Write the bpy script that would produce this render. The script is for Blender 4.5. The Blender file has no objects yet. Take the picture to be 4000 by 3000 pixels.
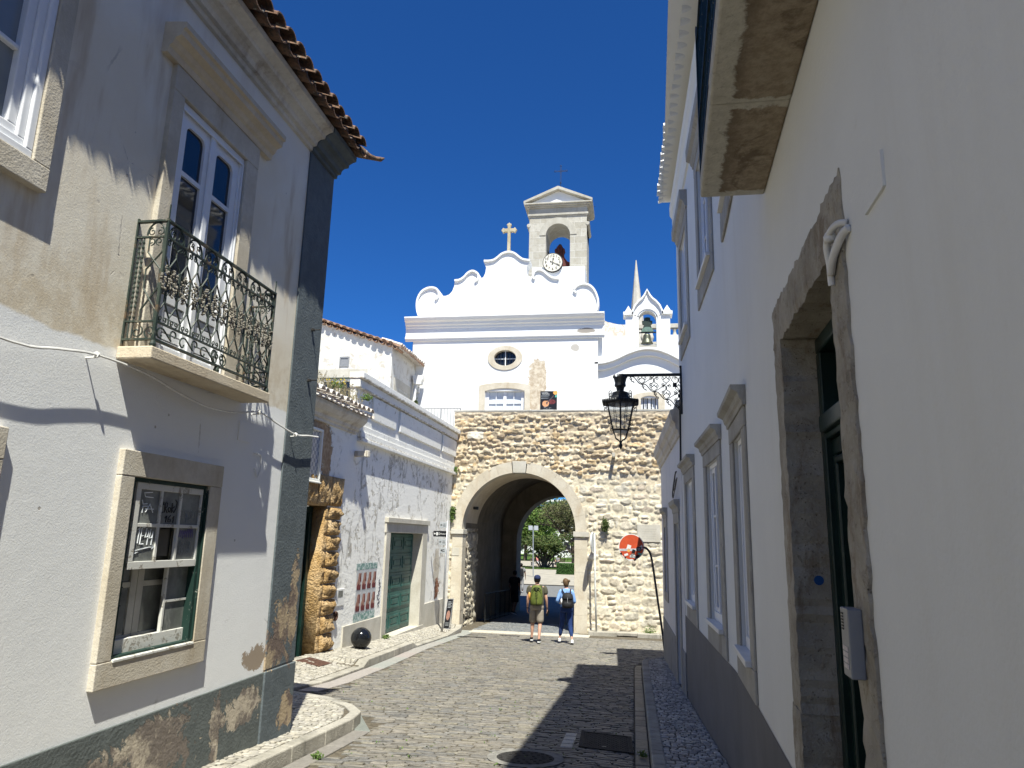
import bpy, bmesh, math, random
import numpy as np
from mathutils import Vector, Matrix
R = math.radians
rng = random.Random(7)
nrng = np.random.default_rng(11)
SC = bpy.context.scene
COL = SC.collection

# ------------------------------------------------------------------ camera
def make_camera():
    y, p, r = R(-9.6), R(12.1), R(1.4)
    f = Vector((math.sin(y)*math.cos(p), math.cos(y)*math.cos(p), math.sin(p)))
    rt = Vector((math.cos(y), -math.sin(y), 0)); up = rt.cross(f)
    rr = rt*math.cos(r) + up*math.sin(r)
    uu = rr.cross(f)
    cd = bpy.data.cameras.new('camera'); cam = bpy.data.objects.new('camera', cd); COL.objects.link(cam)
    cd.sensor_width = 36; cd.lens = 36*2800/4000; cd.clip_end = 2000; cd.clip_start = 0.05
    cam.matrix_world = Matrix(((rr.x, uu.x, -f.x, 0), (rr.y, uu.y, -f.y, 0), (rr.z, uu.z, -f.z, 0), (0, 0, 0, 1)))
    SC.camera = cam
make_camera()

# ------------------------------------------------------------------ light
TO_SUN = Vector((0.172, -0.466, 0.868)).normalized()
w = bpy.data.worlds.new("World"); SC.world = w; w.use_nodes = True
nt = w.node_tree
sky = nt.nodes.new('ShaderNodeTexSky'); sky.sky_type = 'NISHITA'; sky.sun_disc = False
sky.sun_elevation = math.asin(TO_SUN.z); sky.sun_rotation = math.atan2(TO_SUN.x, TO_SUN.y)
sky.altitude = 1200; sky.air_density = 0.9; sky.dust_density = 0.1; sky.ozone_density = 4.5
tintn = nt.nodes.new('ShaderNodeMix'); tintn.data_type = 'RGBA'; tintn.blend_type = 'MULTIPLY'; tintn.inputs[0].default_value = 1
tintn.inputs[7].default_value = (.20, .585, 1.05, 1)      # deep polarised blue of a clear spring noon
nt.links.new(sky.outputs[0], tintn.inputs[6]); nt.links.new(tintn.outputs[2], nt.nodes['Background'].inputs[0])
nt.nodes['Background'].inputs[1].default_value = 0.072
sd = bpy.data.lights.new('sun', 'SUN'); sd.energy = 4.8; sd.angle = R(0.53); sd.color = (1.0, 0.985, 0.88)
sun = bpy.data.objects.new('sun', sd); COL.objects.link(sun)
sun.rotation_euler = TO_SUN.to_track_quat('Z', 'Y').to_euler(); sun.location = (5, -10, 30)
SC.view_settings.view_transform = 'Standard'; SC.view_settings.look = 'None'
SC.view_settings.exposure = 0.90; SC.view_settings.gamma = 1
SC.cycles.max_bounces = 8; SC.cycles.diffuse_bounces = 5; SC.cycles.transparent_max_bounces = 12

def g(y):
    """height of the street at distance y (camera height is zero)"""
    y = min(max(y, -10.), 44.)
    return -1.6 - .075*y + .00085*y*y

# ------------------------------------------------------------------ mesh helpers
OFF = {}
class MB:
    def __init__(s): s.v = []; s.f = []; s.c = []
    def add(s, vs, fs, col=None):
        o = len(s.v); s.v += [tuple(p) for p in vs]; s.f += [tuple(i+o for i in q) for q in fs]
        if col is not None: s.c += [col]*len(vs)
    def box(s, x0, x1, y0, y1, z0, z1, m=None, col=None):
        p = [(x0,y0,z0),(x1,y0,z0),(x1,y1,z0),(x0,y1,z0),(x0,y0,z1),(x1,y0,z1),(x1,y1,z1),(x0,y1,z1)]
        if m: p = [m(*q) for q in p]
        s.add(p, [(0,3,2,1),(4,5,6,7),(0,1,5,4),(1,2,6,5),(2,3,7,6),(3,0,4,7)], col)
    def fbox(s, F, u0, u1, v0, v1, w0, w1, col=None):
        s.box(u0, u1, v0, v1, w0, w1, lambda a, b, c: F(a, b, c), col)
    def prism(s, pts, F, w0, w1, col=None):
        n = len(pts)
        vs = [F(a, b, w0) for a, b in pts] + [F(a, b, w1) for a, b in pts]
        fs = [tuple(range(n))[::-1], tuple(range(n, 2*n))] + [(i, (i+1) % n, n+(i+1) % n, n+i) for i in range(n)]
        s.add(vs, fs, col)
    def ring(s, outer, inner, F, w0, w1):
        """closed band between two outlines with the same number of points"""
        n = len(outer)
        vs = [F(a, b, w0) for a, b in outer]+[F(a, b, w0) for a, b in inner]+[F(a, b, w1) for a, b in outer]+[F(a, b, w1) for a, b in inner]
        fs = []
        for i in range(n):
            j = (i+1) % n
            fs += [(i, j, n+j, n+i), (2*n+i, 3*n+i, 3*n+j, 2*n+j), (i, 2*n+i, 2*n+j, j), (n+i, n+j, 3*n+j, 3*n+i)]
        s.add(vs, fs)
    def strip(s, outer, inner, F, w0, w1):
        """open band (arch) between two outlines"""
        n = len(outer)
        vs = [F(a, b, w0) for a, b in outer]+[F(a, b, w0) for a, b in inner]+[F(a, b, w1) for a, b in outer]+[F(a, b, w1) for a, b in inner]
        fs = []
        for i in range(n-1):
            j = i+1
            fs += [(i, j, n+j, n+i), (2*n+i, 3*n+i, 3*n+j, 2*n+j), (i, 2*n+i, 2*n+j, j), (n+i, n+j, 3*n+j, 3*n+i)]
        fs += [(0, n, 3*n, 2*n), (n-1, 3*n-1, 4*n-1, 2*n-1)]
        s.add(vs, fs)
    def ribbon(s, path, t, F, w0, w1):
        """moulding following a path in the plane of F, t thick to its left"""
        P = [Vector(p) for p in path]; o = []
        for i, p in enumerate(P):
            d = (P[min(i+1, len(P)-1)] - P[max(i-1, 0)])
            d = d.normalized() if d.length > 1e-9 else Vector((1, 0))
            o.append((p.x - d.y*t, p.y + d.x*t))
        s.strip(o, path, F, w0, w1)
    def tube(s, pts, r, n=6, closed=False, col=None, flat=1.0):
        P = [Vector(p) for p in pts]; m = len(P)
        if m < 2: return
        rs = r if isinstance(r, (list, tuple)) else [r]*m
        T = []
        for i in range(m):
            a = P[(i-1) % m] if (closed or i > 0) else P[i]; b = P[(i+1) % m] if (closed or i < m-1) else P[i]
            d = b-a; T.append(d.normalized() if d.length > 1e-9 else Vector((0, 0, 1)))
        nrm = T[0].orthogonal().normalized(); vs = []
        for i in range(m):
            nrm = (nrm - T[i]*nrm.dot(T[i]))
            nrm = nrm.normalized() if nrm.length > 1e-6 else T[i].orthogonal().normalized()
            b = T[i].cross(nrm)
            for k in range(n):
                a = 2*math.pi*k/n
                vs.append(P[i] + nrm*(math.cos(a)*rs[i]) + b*(math.sin(a)*rs[i]*flat))
        fs = []
        for i in range(m if closed else m-1):
            j = (i+1) % m
            for k in range(n):
                l = (k+1) % n; fs.append((i*n+k, i*n+l, j*n+l, j*n+k))
        if not closed:
            fs.append(tuple(range(n))[::-1]); fs.append(tuple((m-1)*n+k for k in range(n)))
        s.add(vs, fs, col)
    def lathe(s, prof, c, n=24, axis='z', F=None, sx=1., sy=1.):
        vs = []; m = len(prof)
        for r, z in prof:
            for k in range(n):
                a = 2*math.pi*k/n; x, y = r*math.cos(a)*sx, r*math.sin(a)*sy
                q = (x, y, z) if axis == 'z' else ((x, z, y) if axis == 'y' else (z, x, y))
                vs.append((c[0]+q[0], c[1]+q[1], c[2]+q[2]))
        fs = [(i*n+k, i*n+(k+1) % n, (i+1)*n+(k+1) % n, (i+1)*n+k) for i in range(m-1) for k in range(n)]
        if prof[0][0] > 1e-6: fs.append(tuple(range(n))[::-1])
        if prof[-1][0] > 1e-6: fs.append(tuple((m-1)*n+k for k in range(n)))
        s.add(vs, fs)
    def ball(s, c, r, n=12, m=8, col=None):
        if not isinstance(r, (tuple, list)): r = (r, r, r)
        vs = [(c[0], c[1], c[2]-r[2])]
        for i in range(1, m):
            a = math.pi*i/m
            for k in range(n):
                b = 2*math.pi*k/n
                vs.append((c[0]+r[0]*math.sin(a)*math.cos(b), c[1]+r[1]*math.sin(a)*math.sin(b), c[2]-r[2]*math.cos(a)))
        vs.append((c[0], c[1], c[2]+r[2])); fs = []
        for k in range(n): fs.append((0, 1+(k+1) % n, 1+k))
        for i in range(m-2):
            for k in range(n):
                a = 1+i*n; l = (k+1) % n; fs.append((a+k, a+l, a+n+l, a+n+k))
        a = 1+(m-2)*n
        for k in range(n): fs.append((a+k, a+(k+1) % n, len(vs)-1))
        s.add(vs, fs, col)
    def loft(s, rings, n=14, caps=True):
        """rings: (cx,cy,cz,rx,ry[,tilt]) horizontal ellipses joined from first to last"""
        vs = []
        for q in rings:
            cx, cy, cz, rx, ry = q[:5]
            for k in range(n):
                a = 2*math.pi*k/n; vs.append((cx+rx*math.cos(a), cy+ry*math.sin(a), cz))
        m = len(rings)
        fs = [(i*n+k, i*n+(k+1) % n, (i+1)*n+(k+1) % n, (i+1)*n+k) for i in range(m-1) for k in range(n)]
        if caps: fs += [tuple(range(n))[::-1], tuple((m-1)*n+k for k in range(n))]
        s.add(vs, fs)
    def build(s, name, mat, parent=None, smooth=False, bevel=0, base=None, recalc=True, sub=0):
        me = bpy.data.meshes.new(name)
        off = OFF.get(parent.name, Vector((0, 0, 0))) if parent else None
        if off is None:
            A = np.array(s.v)
            off = Vector(base) if base else Vector((float((A[:, 0].min()+A[:, 0].max())/2), float((A[:, 1].min()+A[:, 1].max())/2), float(A[:, 2].min())))
        me.from_pydata([(p[0]-off.x, p[1]-off.y, p[2]-off.z) for p in s.v], [], s.f)
        if s.c and len(s.c) == len(s.v):
            at = me.color_attributes.new('tint', 'FLOAT_COLOR', 'POINT')
            at.data.foreach_set('color', np.array([(c[0], c[1], c[2], 1) for c in s.c], dtype=np.float32).ravel())
        if recalc:
            b = bmesh.new(); b.from_mesh(me); bmesh.ops.recalc_face_normals(b, faces=b.faces); b.to_mesh(me); b.free()
        if mat is not None: me.materials.append(mat)
        if smooth: me.shade_smooth()
        o = bpy.data.objects.new(name, me); COL.objects.link(o)
        if parent: o.parent = parent
        else: o.location = off
        OFF[o.name] = off
        if bevel:
            md = o.modifiers.new('bevel', 'BEVEL'); md.width = bevel; md.segments = 2; md.limit_method = 'ANGLE'; md.angle_limit = R(35)
            md.harden_normals = False
        if sub:
            md = o.modifiers.new('sub', 'SUBSURF'); md.levels = sub; md.render_levels = sub
        return o

def tag(o, label=None, cat=None, group=None, kind=None):
    if label: o['label'] = label
    if cat: o['category'] = cat
    if group: o['group'] = group
    if kind: o['kind'] = kind
    return o
def thing(name, label, cat, loc, group=None):
    o = bpy.data.objects.new(name, None); COL.objects.link(o); o.location = loc; o.empty_display_size = .2
    OFF[o.name] = Vector(loc)
    return tag(o, label, cat, group)
def copy_tree(o, parent=None, dloc=None):
    c = o.copy(); COL.objects.link(c)
    if parent: c.parent = parent
    if dloc: c.location = o.location + Vector(dloc)
    OFF[c.name] = OFF[o.name]
    for ch in list(o.children): copy_tree(ch, c)
    return c
def box(name, mat, parent, *a, F=None, bevel=0, **k):
    m = MB()
    m.fbox(F, *a) if F else m.box(*a)
    return m.build(name, mat, parent, bevel=bevel, **k)

def facade(m, F, us, vs, holes, depth=.2):
    """wall sheet with rectangular openings and their reveals; us/vs are extra grid lines"""
    U = sorted(set(us) | {h[0] for h in holes} | {h[1] for h in holes}); V = sorted(set(vs) | {h[2] for h in holes} | {h[3] for h in holes})
    for a, b in zip(U, U[1:]):
        for c, d in zip(V, V[1:]):
            mu, mv = (a+b)/2, (c+d)/2
            if any(h[0] < mu < h[1] and h[2] < mv < h[3] for h in holes): continue
            m.add([F(a, c, 0), F(b, c, 0), F(b, d, 0), F(a, d, 0)], [(0, 1, 2, 3)])
    for u0, u1, v0, v1 in [h[:4] for h in holes]:
        dd = depth
        for p, q in (((u0, v0), (u1, v0)), ((u1, v0), (u1, v1)), ((u1, v1), (u0, v1)), ((u0, v1), (u0, v0))):
            m.add([F(*p, 0), F(*q, 0), F(*q, -dd), F(*p, -dd)], [(0, 1, 2, 3)])
def weld(o, d=.0005):
    b = bmesh.new(); b.from_mesh(o.data); bmesh.ops.remove_doubles(b, verts=b.verts, dist=d); bmesh.ops.recalc_face_normals(b, faces=b.faces); b.to_mesh(o.data); b.free()
def surround(F, u0, u1, v0, v1, l, r, t, b, w0, w1, name, mat, parent, bevel=.006):
    """stone frame: jambs butt between lintel and sill block"""
    m = MB()
    m.fbox(F, u0, u1, v1-t, v1, w0, w1); 
    if b: m.fbox(F, u0, u1, v0, v0+b, w0, w1)
    m.fbox(F, u0, u0+l, v0+b+.002, v1-t-.002, w0, w1-.002); m.fbox(F, u1-r, u1, v0+b+.002, v1-t-.002, w0, w1-.002)
    return m.build(name, mat, parent, bevel=bevel)
def arc(cx, cy, rx, ry, a0, a1, n):
    return [(cx+rx*math.cos(R(a0+(a1-a0)*i/n)), cy+ry*math.sin(R(a0+(a1-a0)*i/n))) for i in range(n+1)]
def spiral(cx, cy, r0, r1, a0, a1, n=14):
    return [(cx+(r0+(r1-r0)*i/n)*math.cos(R(a0+(a1-a0)*i/n)), cy+(r0+(r1-r0)*i/n)*math.sin(R(a0+(a1-a0)*i/n))) for i in range(n+1)]
def spline(pts, k=6):
    """Catmull-Rom through points"""
    P = [Vector(p) for p in pts]; out = []
    for i in range(len(P)-1):
        a, b, c, d = P[max(i-1, 0)], P[i], P[i+1], P[min(i+2, len(P)-1)]
        for j in range(k):
            t = j/k; out.append(tuple(.5*((2*b)+(c-a)*t+(2*a-5*b+4*c-d)*t*t+(3*b-a-3*c+d)*t**3)))
    out.append(tuple(P[-1])); return out
def sp2(pts, k=4): return [(a, b) for a, b, _ in spline([(p[0], p[1], 0) for p in pts], k)]
def text_mesh(txt, size, F, u, v, w, name, mat, parent, align='CENTER', bold=0, sx=1.):
    cu = bpy.data.curves.new(name, 'FONT'); cu.body = txt; cu.size = size; cu.align_x = align; cu.align_y = 'CENTER'; cu.extrude = .0015; cu.offset = bold
    t = bpy.data.objects.new(name, cu); COL.objects.link(t)
    dg = bpy.context.evaluated_depsgraph_get(); me = bpy.data.meshes.new_from_object(t.evaluated_get(dg))
    m = MB(); vs = [F(u+p.co.x*sx, v+p.co.y, w+p.co.z) for p in me.vertices]
    m.add(vs, [tuple(q.vertices) for q in me.polygons])
    bpy.data.objects.remove(t); bpy.data.curves.remove(cu); bpy.data.meshes.remove(me)
    return m.build(name, mat, parent)
# ------------------------------------------------------------------ materials
def s2l(c):
    return tuple(((x/255)/12.92 if x/255 <= .04045 else ((x/255+.055)/1.055)**2.4) for x in c)
class G:
    """small shader-graph writer"""
    def __init__(s, name, rough=.8, spec=.25, metal=0):
        s.m = bpy.data.materials.new(name); s.m.use_nodes = True; s.t = s.m.node_tree
        s.b = s.t.nodes['Principled BSDF']; s.b.inputs['Roughness'].default_value = rough
        s.b.inputs['Specular IOR Level'].default_value = spec; s.b.inputs['Metallic'].default_value = metal
        s._pos = None
    def lk(s, v, sock):
        if isinstance(v, bpy.types.NodeSocket): s.t.links.new(v, sock)
        else:
            if isinstance(v, (tuple, list)) and sock.type == 'RGBA': v = (*v[:3], 1)
            sock.default_value = v
    @property
    def pos(s):
        if s._pos is None: s._pos = s.t.nodes.new('ShaderNodeNewGeometry').outputs['Position']
        return s._pos
    def obj(s): return s.t.nodes.new('ShaderNodeTexCoord').outputs['Object']
    def xyz(s, v=None):
        n = s.t.nodes.new('ShaderNodeSeparateXYZ'); s.lk(v or s.pos, n.inputs[0]); return n.outputs[0], n.outputs[1], n.outputs[2]
    def scale(s, vec, sc):
        n = s.t.nodes.new('ShaderNodeVectorMath'); n.operation = 'MULTIPLY'; s.lk(vec, n.inputs[0]); n.inputs[1].default_value = sc; return n.outputs[0]
    def noise(s, sc, det=4, rough=.55, vec=None, dist=0.):
        n = s.t.nodes.new('ShaderNodeTexNoise'); s.lk(vec or s.pos, n.inputs['Vector']); n.inputs['Scale'].default_value = sc
        n.inputs['Detail'].default_value = det; n.inputs['Roughness'].default_value = rough; n.inputs['Distortion'].default_value = dist; return n.outputs['Fac']
    def vor(s, sc, feat='F1', vec=None, out='Distance', rnd=1.):
        n = s.t.nodes.new('ShaderNodeTexVoronoi'); n.feature = feat; s.lk(vec or s.pos, n.inputs['Vector']); n.inputs['Scale'].default_value = sc
        n.inputs['Randomness'].default_value = rnd; return n.outputs[out]
    def m2(s, op, a, b=0., c=None):
        n = s.t.nodes.new('ShaderNodeMath'); n.operation = op; s.lk(a, n.inputs[0]); s.lk(b, n.inputs[1])
        if c is not None: s.lk(c, n.inputs[2])
        return n.outputs[0]
    def add(s, a, b): return s.m2('ADD', a, b)
    def mul(s, a, b): return s.m2('MULTIPLY', a, b)
    def sm(s, x, lo, hi, a=0., b=1.):
        n = s.t.nodes.new('ShaderNodeMapRange'); n.interpolation_type = 'SMOOTHSTEP'; s.lk(x, n.inputs[0]); n.inputs[1].default_value = lo; n.inputs[2].default_value = hi
        n.inputs[3].default_value = a; n.inputs[4].default_value = b; return n.outputs[0]
    def mix(s, f, a, b, mode='MIX'):
        n = s.t.nodes.new('ShaderNodeMix'); n.data_type = 'RGBA'; n.blend_type = mode; s.lk(f, n.inputs[0]); s.lk(a, n.inputs[6]); s.lk(b, n.inputs[7]); return n.outputs[2]
    def attr(s, name='tint'):
        n = s.t.nodes.new('ShaderNodeAttribute'); n.attribute_name = name; return n.outputs['Color']
    def blob(s, ca, cb, ra, rb, a, b, n=None, k=0.):
        """1 inside an ellipse on two coordinates, ragged by noise n"""
        da = s.m2('DIVIDE', s.m2('SUBTRACT', a, ca), ra); db = s.m2('DIVIDE', s.m2('SUBTRACT', b, cb), rb)
        d = s.add(s.mul(da, da), s.mul(db, db))
        if n is not None: d = s.add(d, s.mul(s.m2('SUBTRACT', n, .5), k))
        return s.sm(d, 1.06, .94)
    def fin(s, col, h=None, bs=.3, bd=.02, rough=None):
        s.lk(col, s.b.inputs['Base Color'])
        if rough is not None: s.lk(rough, s.b.inputs['Roughness'])
        if h is not None:
            n = s.t.nodes.new('ShaderNodeBump'); n.inputs['Strength'].default_value = bs; n.inputs['Distance'].default_value = bd; s.lk(h, n.inputs['Height'])
            s.t.links.new(n.outputs[0], s.b.inputs['Normal'])
        return s.m
def simple(name, col, rough=.7, spec=.3, metal=0, var=.12, sc=6., bump=0., bsc=60., local=False, dirt=None, dsc=2.):
    q = G(name, rough, spec, metal); vec = q.obj() if local else None
    n = q.noise(sc, 5, .6, vec)
    c = q.mix(q.sm(n, .3, .7), tuple(x*(1-var) for x in col), tuple(min(1, x*(1+var)) for x in col))
    if dirt: c = q.mix(q.sm(q.noise(dsc, 8, .7, vec, .4), .52, .72), c, dirt)
    h = q.noise(bsc, 4, .6, vec) if bump else None
    return q.fin(c, h, bump, .01)

MAT = {}
# --- left house wall: bluish whitewash below, weathered cream above
def left_wall():
    q = G('aged_plaster', .9, .15); x, y, z = q.xyz()
    n1 = q.noise(1.1, 6, .6); n2 = q.noise(9, 6, .65); n3 = q.noise(45, 3, .5); v = q.scale(q.pos, (1, 1, .18)); st = q.noise(3.2, 5, .6, v)
    cream = q.mix(q.sm(n1, .3, .7), (.74, .67, .54), (.80, .755, .655))
    cream = q.mix(q.mul(q.sm(st, .5, .72), .75), cream, (.50, .385, .25))
    low = q.sm(q.add(z, q.mul(q.m2('SUBTRACT', n1, .5), .9)), 2.1, 1.25)
    cream = q.mix(q.mul(q.mul(low, q.sm(n2, .36, .66)), .6), cream, (.56, .46, .32))
    cream = q.mix(q.sm(q.add(z, q.mul(q.m2('SUBTRACT', st, .5), .8)), 3.5, 4.1, 0, .55), cream, (.72, .70, .68))
    white = q.mix(q.sm(n1, .3, .7), (.83, .83, .815), (.86, .86, .845))
    white = q.mix(q.mul(q.sm(q.noise(2.2, 8, .75, None, .8), .62, .7), .5), white, (.52, .50, .47))
    edge = q.add(z, q.mul(q.m2('SUBTRACT', q.noise(1.4, 5, .6), .5), .22))
    up = q.sm(edge, 1.19, 1.22); c = q.mix(up, white, cream)
    # brown patches of lost paint close to the pilaster foot and chips
    p = q.blob(6.62, -1.16, .22, .10, y, z, q.noise(7, 8, .75, None, .6), 6.); c = q.mix(p, c, (.36, .29, .22))
    chips = q.sm(q.vor(5.5, 'F1'), .075, .055); chips = q.mul(chips, q.sm(q.noise(1.6, 2), .52, .6)); c = q.mix(q.mul(chips, .8), c, (.33, .29, .24))
    # hairline cracks
    cr = q.vor(.75, 'DISTANCE_TO_EDGE')
    wob = q.noise(3., 5, .6)
    crk = q.mul(q.sm(q.add(cr, q.mul(q.m2('SUBTRACT', wob, .5), .09)), .004, .0), q.sm(q.noise(.8, 2), .55, .62)); c = q.mix(q.mul(crk, .45), c, (.30, .27, .24))
    grain = q.add(q.mul(q.noise(95, 6, .7), 1.), q.mul(q.noise(5, 5, .6), 1.2))
    h = q.add(grain, q.add(q.mul(chips, -1.2), q.mul(crk, -1.)))
    return q.fin(c, h, .30, .008)
MAT['left_wall'] = left_wall()
def peel_paint(name, paint, under, dark, lo, hi, seeds, fld=(0, 1), sc=4.5, y0=None):
    q = G(name, .85, .2); x, y, z = q.xyz(); ax = (x, y)[1]
    n = q.noise(sc, 8, .72, None, .5); nn = q.noise(7, 6, .65)
    c = q.mix(q.sm(nn, .3, .7), tuple(k*.88 for k in paint), tuple(k*1.12 for k in paint))
    mk = None
    for cy, cz, ry, rz in seeds:
        b = q.blob(cy, cz, ry, rz, y, z, n, 7.5); mk = b if mk is None else q.m2('MAXIMUM', mk, b)
    gen = q.sm(n, lo, hi); mk = gen if mk is None else q.m2('MAXIMUM', mk, gen)
    u = q.mix(q.sm(q.noise(3.1, 7, .7), .44, .56), under, dark); u = q.mix(q.mul(q.sm(q.noise(24, 5, .7), .55, .7), .6), u, tuple(k*.5 for k in under))
    c = q.mix(mk, c, u)
    h = q.add(q.mul(mk, -1.4), q.add(q.mul(q.noise(40, 5, .6), .5), q.mul(q.mul(mk, nn), .8)))
    return q.fin(c, h, .7, .02)
MAT['plinth_green'] = peel_paint('flaking_green_grey_paint', (.125, .14, .135), (.50, .435, .34), (.20, .17, .145), .69, .71,
    [(6.4, -1.55, .36, .15), (4.85, -1.72, .75, .22), (3.3, -1.65, .8, .26), (5.25, -1.52, .4, .18), (6.02, -1.68, .07, .36), (6.9, -1.50, .12, .16)])
MAT['pilaster_green'] = peel_paint('slate_green_paint', (.115, .135, .145), (.42, .33, .22), (.17, .13, .11), .76, .78,
    [(7.05, -1.0, .2, .35), (7.28, -.7, .1, .5), (6.92, -1.15, .12, .22), (7.3, -1.75, .16, .18)])
def limestone(name, a=(.50, .44, .34), b=(.62, .57, .48), st=(.34, .25, .15), k=.6, bump=.35):
    q = G(name, .85, .2); n1 = q.noise(2.2, 6, .6); n2 = q.noise(22, 5, .65); s3 = q.noise(3, 6, .7, q.scale(q.pos, (1, 1, .25)), .3)
    c = q.mix(q.sm(n1, .3, .7), a, b); c = q.mix(q.mul(q.sm(s3, .5, .74), k), c, st)
    c = q.mix(q.mul(q.sm(n2, .35, .7), .25), c, tuple(x*.7 for x in a))
    return q.fin(c, q.add(q.mul(n2, .6), q.noise(70, 4, .6)), bump, .012)
MAT['limestone'] = limestone('weathered_limestone')
MAT['limestone_pale'] = limestone('pale_limestone', (.46, .43, .36), (.56, .53, .46), (.35, .30, .22), .35, .3)
MAT['limestone_grey'] = limestone('grey_limestone', (.36, .34, .30), (.47, .45, .40), (.22, .19, .15), .7, .5)
MAT['old_stone_'] = limestone('old_brown_stone', (.38, .33, .26), (.52, .475, .40), (.19, .14, .095), .9, .9)
def old_stone():
    q = G('pitted_old_doorway_stone', .9, .15); n1 = q.noise(3, 7, .68); n2 = q.noise(18, 8, .72, None, .6); n3 = q.noise(75, 6, .7); pit = q.vor(55, 'F1')
    st = q.noise(6, 7, .7, q.scale(q.pos, (1, 1, .35)), .4)
    c = q.mix(q.sm(n1, .32, .68), (.33, .295, .235), (.50, .46, .385)); c = q.mix(q.mul(q.sm(st, .5, .66), .75), c, (.22, .165, .11)); c = q.mix(q.mul(q.sm(n2, .54, .66), .6), c, (.20, .17, .13)); c = q.mix(q.mul(q.sm(n3, .55, .68), .4), c, (.58, .54, .46))
    pm = q.mul(q.sm(q.add(pit, q.mul(q.m2('SUBTRACT', n3, .5), .25)), .20, .10), q.sm(n2, .46, .56)); c = q.mix(q.mul(pm, .6), c, (.16, .13, .095))
    return q.fin(c, q.add(q.add(n2, q.mul(n3, .7)), q.mul(pm, -1.5)), .9, .012)
MAT['old_stone'] = old_stone()
MAT['gate_stone'] = limestone('gate_ashlar', (.50, .44, .34), (.60, .55, .45), (.42, .30, .18), .7, .6)
MAT['tower_stone'] = limestone('tower_ashlar', (.40, .375, .315), (.50, .475, .415), (.27, .24, .195), .7, .5)
MAT['slab_stone'] = limestone('balcony_stone', (.58, .49, .36), (.66, .58, .45), (.36, .26, .16), .55, .4)
def white_plaster(name, col=(.80, .80, .79), dirty=(.55, .53, .50), lo=.60, hi=.76, bump=.25, streak=.25):
    q = G(name, .9, .15); n1 = q.noise(1.0, 6, .6); n2 = q.noise(14, 5, .6); st = q.noise(2.2, 6, .65, q.scale(q.pos, (1, 1, .12)), .2)
    c = q.mix(q.sm(n1, .3, .7), tuple(x*.95 for x in col), col); c = q.mix(q.mul(q.sm(st, .5, .75), streak), c, dirty)
    c = q.mix(q.mul(q.sm(q.noise(3.5, 8, .75, None, .6), lo, hi), .6), c, dirty)
    return q.fin(c, q.add(q.mul(n2, 1.), q.noise(60, 4, .6)), bump, .012)
MAT['white_wall'] = white_plaster('white_render', (.79, .79, .76), (.64, .61, .53), .62, .80, .22, .22)
MAT['white_trim'] = white_plaster('white_painted_cornice', (.83, .82, .76), (.62, .6, .55), .62, .8, .15, .2)
MAT['r2_wall'] = white_plaster('stained_white_render', (.74, .73, .72), (.42, .41, .39), .54, .7, .4, .5)
MAT['r2_grey'] = white_plaster('worn_grey_band', (.30, .30, .30), (.19, .18, .17), .5, .7, .4, .6)
def grey_plinth():
    q = G('grey_painted_plinth', .75, .25); n = q.noise(1.6, 6, .6); st = q.noise(4, 5, .6, q.scale(q.pos, (1, 1, .2)))
    c = q.mix(q.sm(n, .3, .7), (.125, .125, .135), (.155, .155, .165)); c = q.mix(q.mul(q.sm(st, .5, .8), .3), c, (.20, .19, .18))
    return q.fin(c, q.noise(60, 4, .6), .15, .01)
MAT['grey_plinth'] = grey_plinth()
def church_wall():
    q = G('church_whitewash', .9, .12); x, y, z = q.xyz(); n1 = q.noise(.8, 6, .6); n2 = q.noise(5, 7, .7, None, .4)
    c = q.mix(q.sm(n1, .3, .7), (.72, .725, .72), (.765, .765, .755))
    c = q.mix(q.mul(q.sm(q.noise(2.3, 8, .75, None, .8), .60, .66), .35), c, (.66, .62, .54))
    mk = None
    for cx, cz, rx, rz in ((-3.72, 6.55, .34, .55), (-3.85, 5.7, .28, .7), (-3.5, 6.2, .16, .9), (-3.62, 5.4, .3, .5)):
        b = q.blob(cx, cz, rx, rz, x, z, n2, 2.6); mk = b if mk is None else q.m2('MAXIMUM', mk, b)
    c = q.mix(mk, c, q.mix(q.sm(n2, .38, .62), (.42, .34, .25), (.62, .55, .44)))
    for cx, cz, rx, rz in ((-7.45, 6.1, .5, .5), (-7.2, 5.55, .3, .35), (-8.1, 6.5, .35, .5)):
        c = q.mix(q.mul(q.blob(cx, cz, rx, rz, x, z, n2, 3.), .45), c, (.70, .65, .52))
    c = q.mix(q.blob(-2.2, 7.56, .17, .15, x, z, n2, 2.), c, (.45, .42, .38))
    c = q.mix(q.blob(-1.75, 8.25, .36, .12, x, z, n2, 1.6), c, (.30, .27, .24))
    h = q.add(q.mul(n2, .8), q.add(q.noise(26, 4, .6), q.mul(mk, -1.5)))
    return q.fin(c, h, .35, .02)
MAT['church_wall'] = church_wall()
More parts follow.
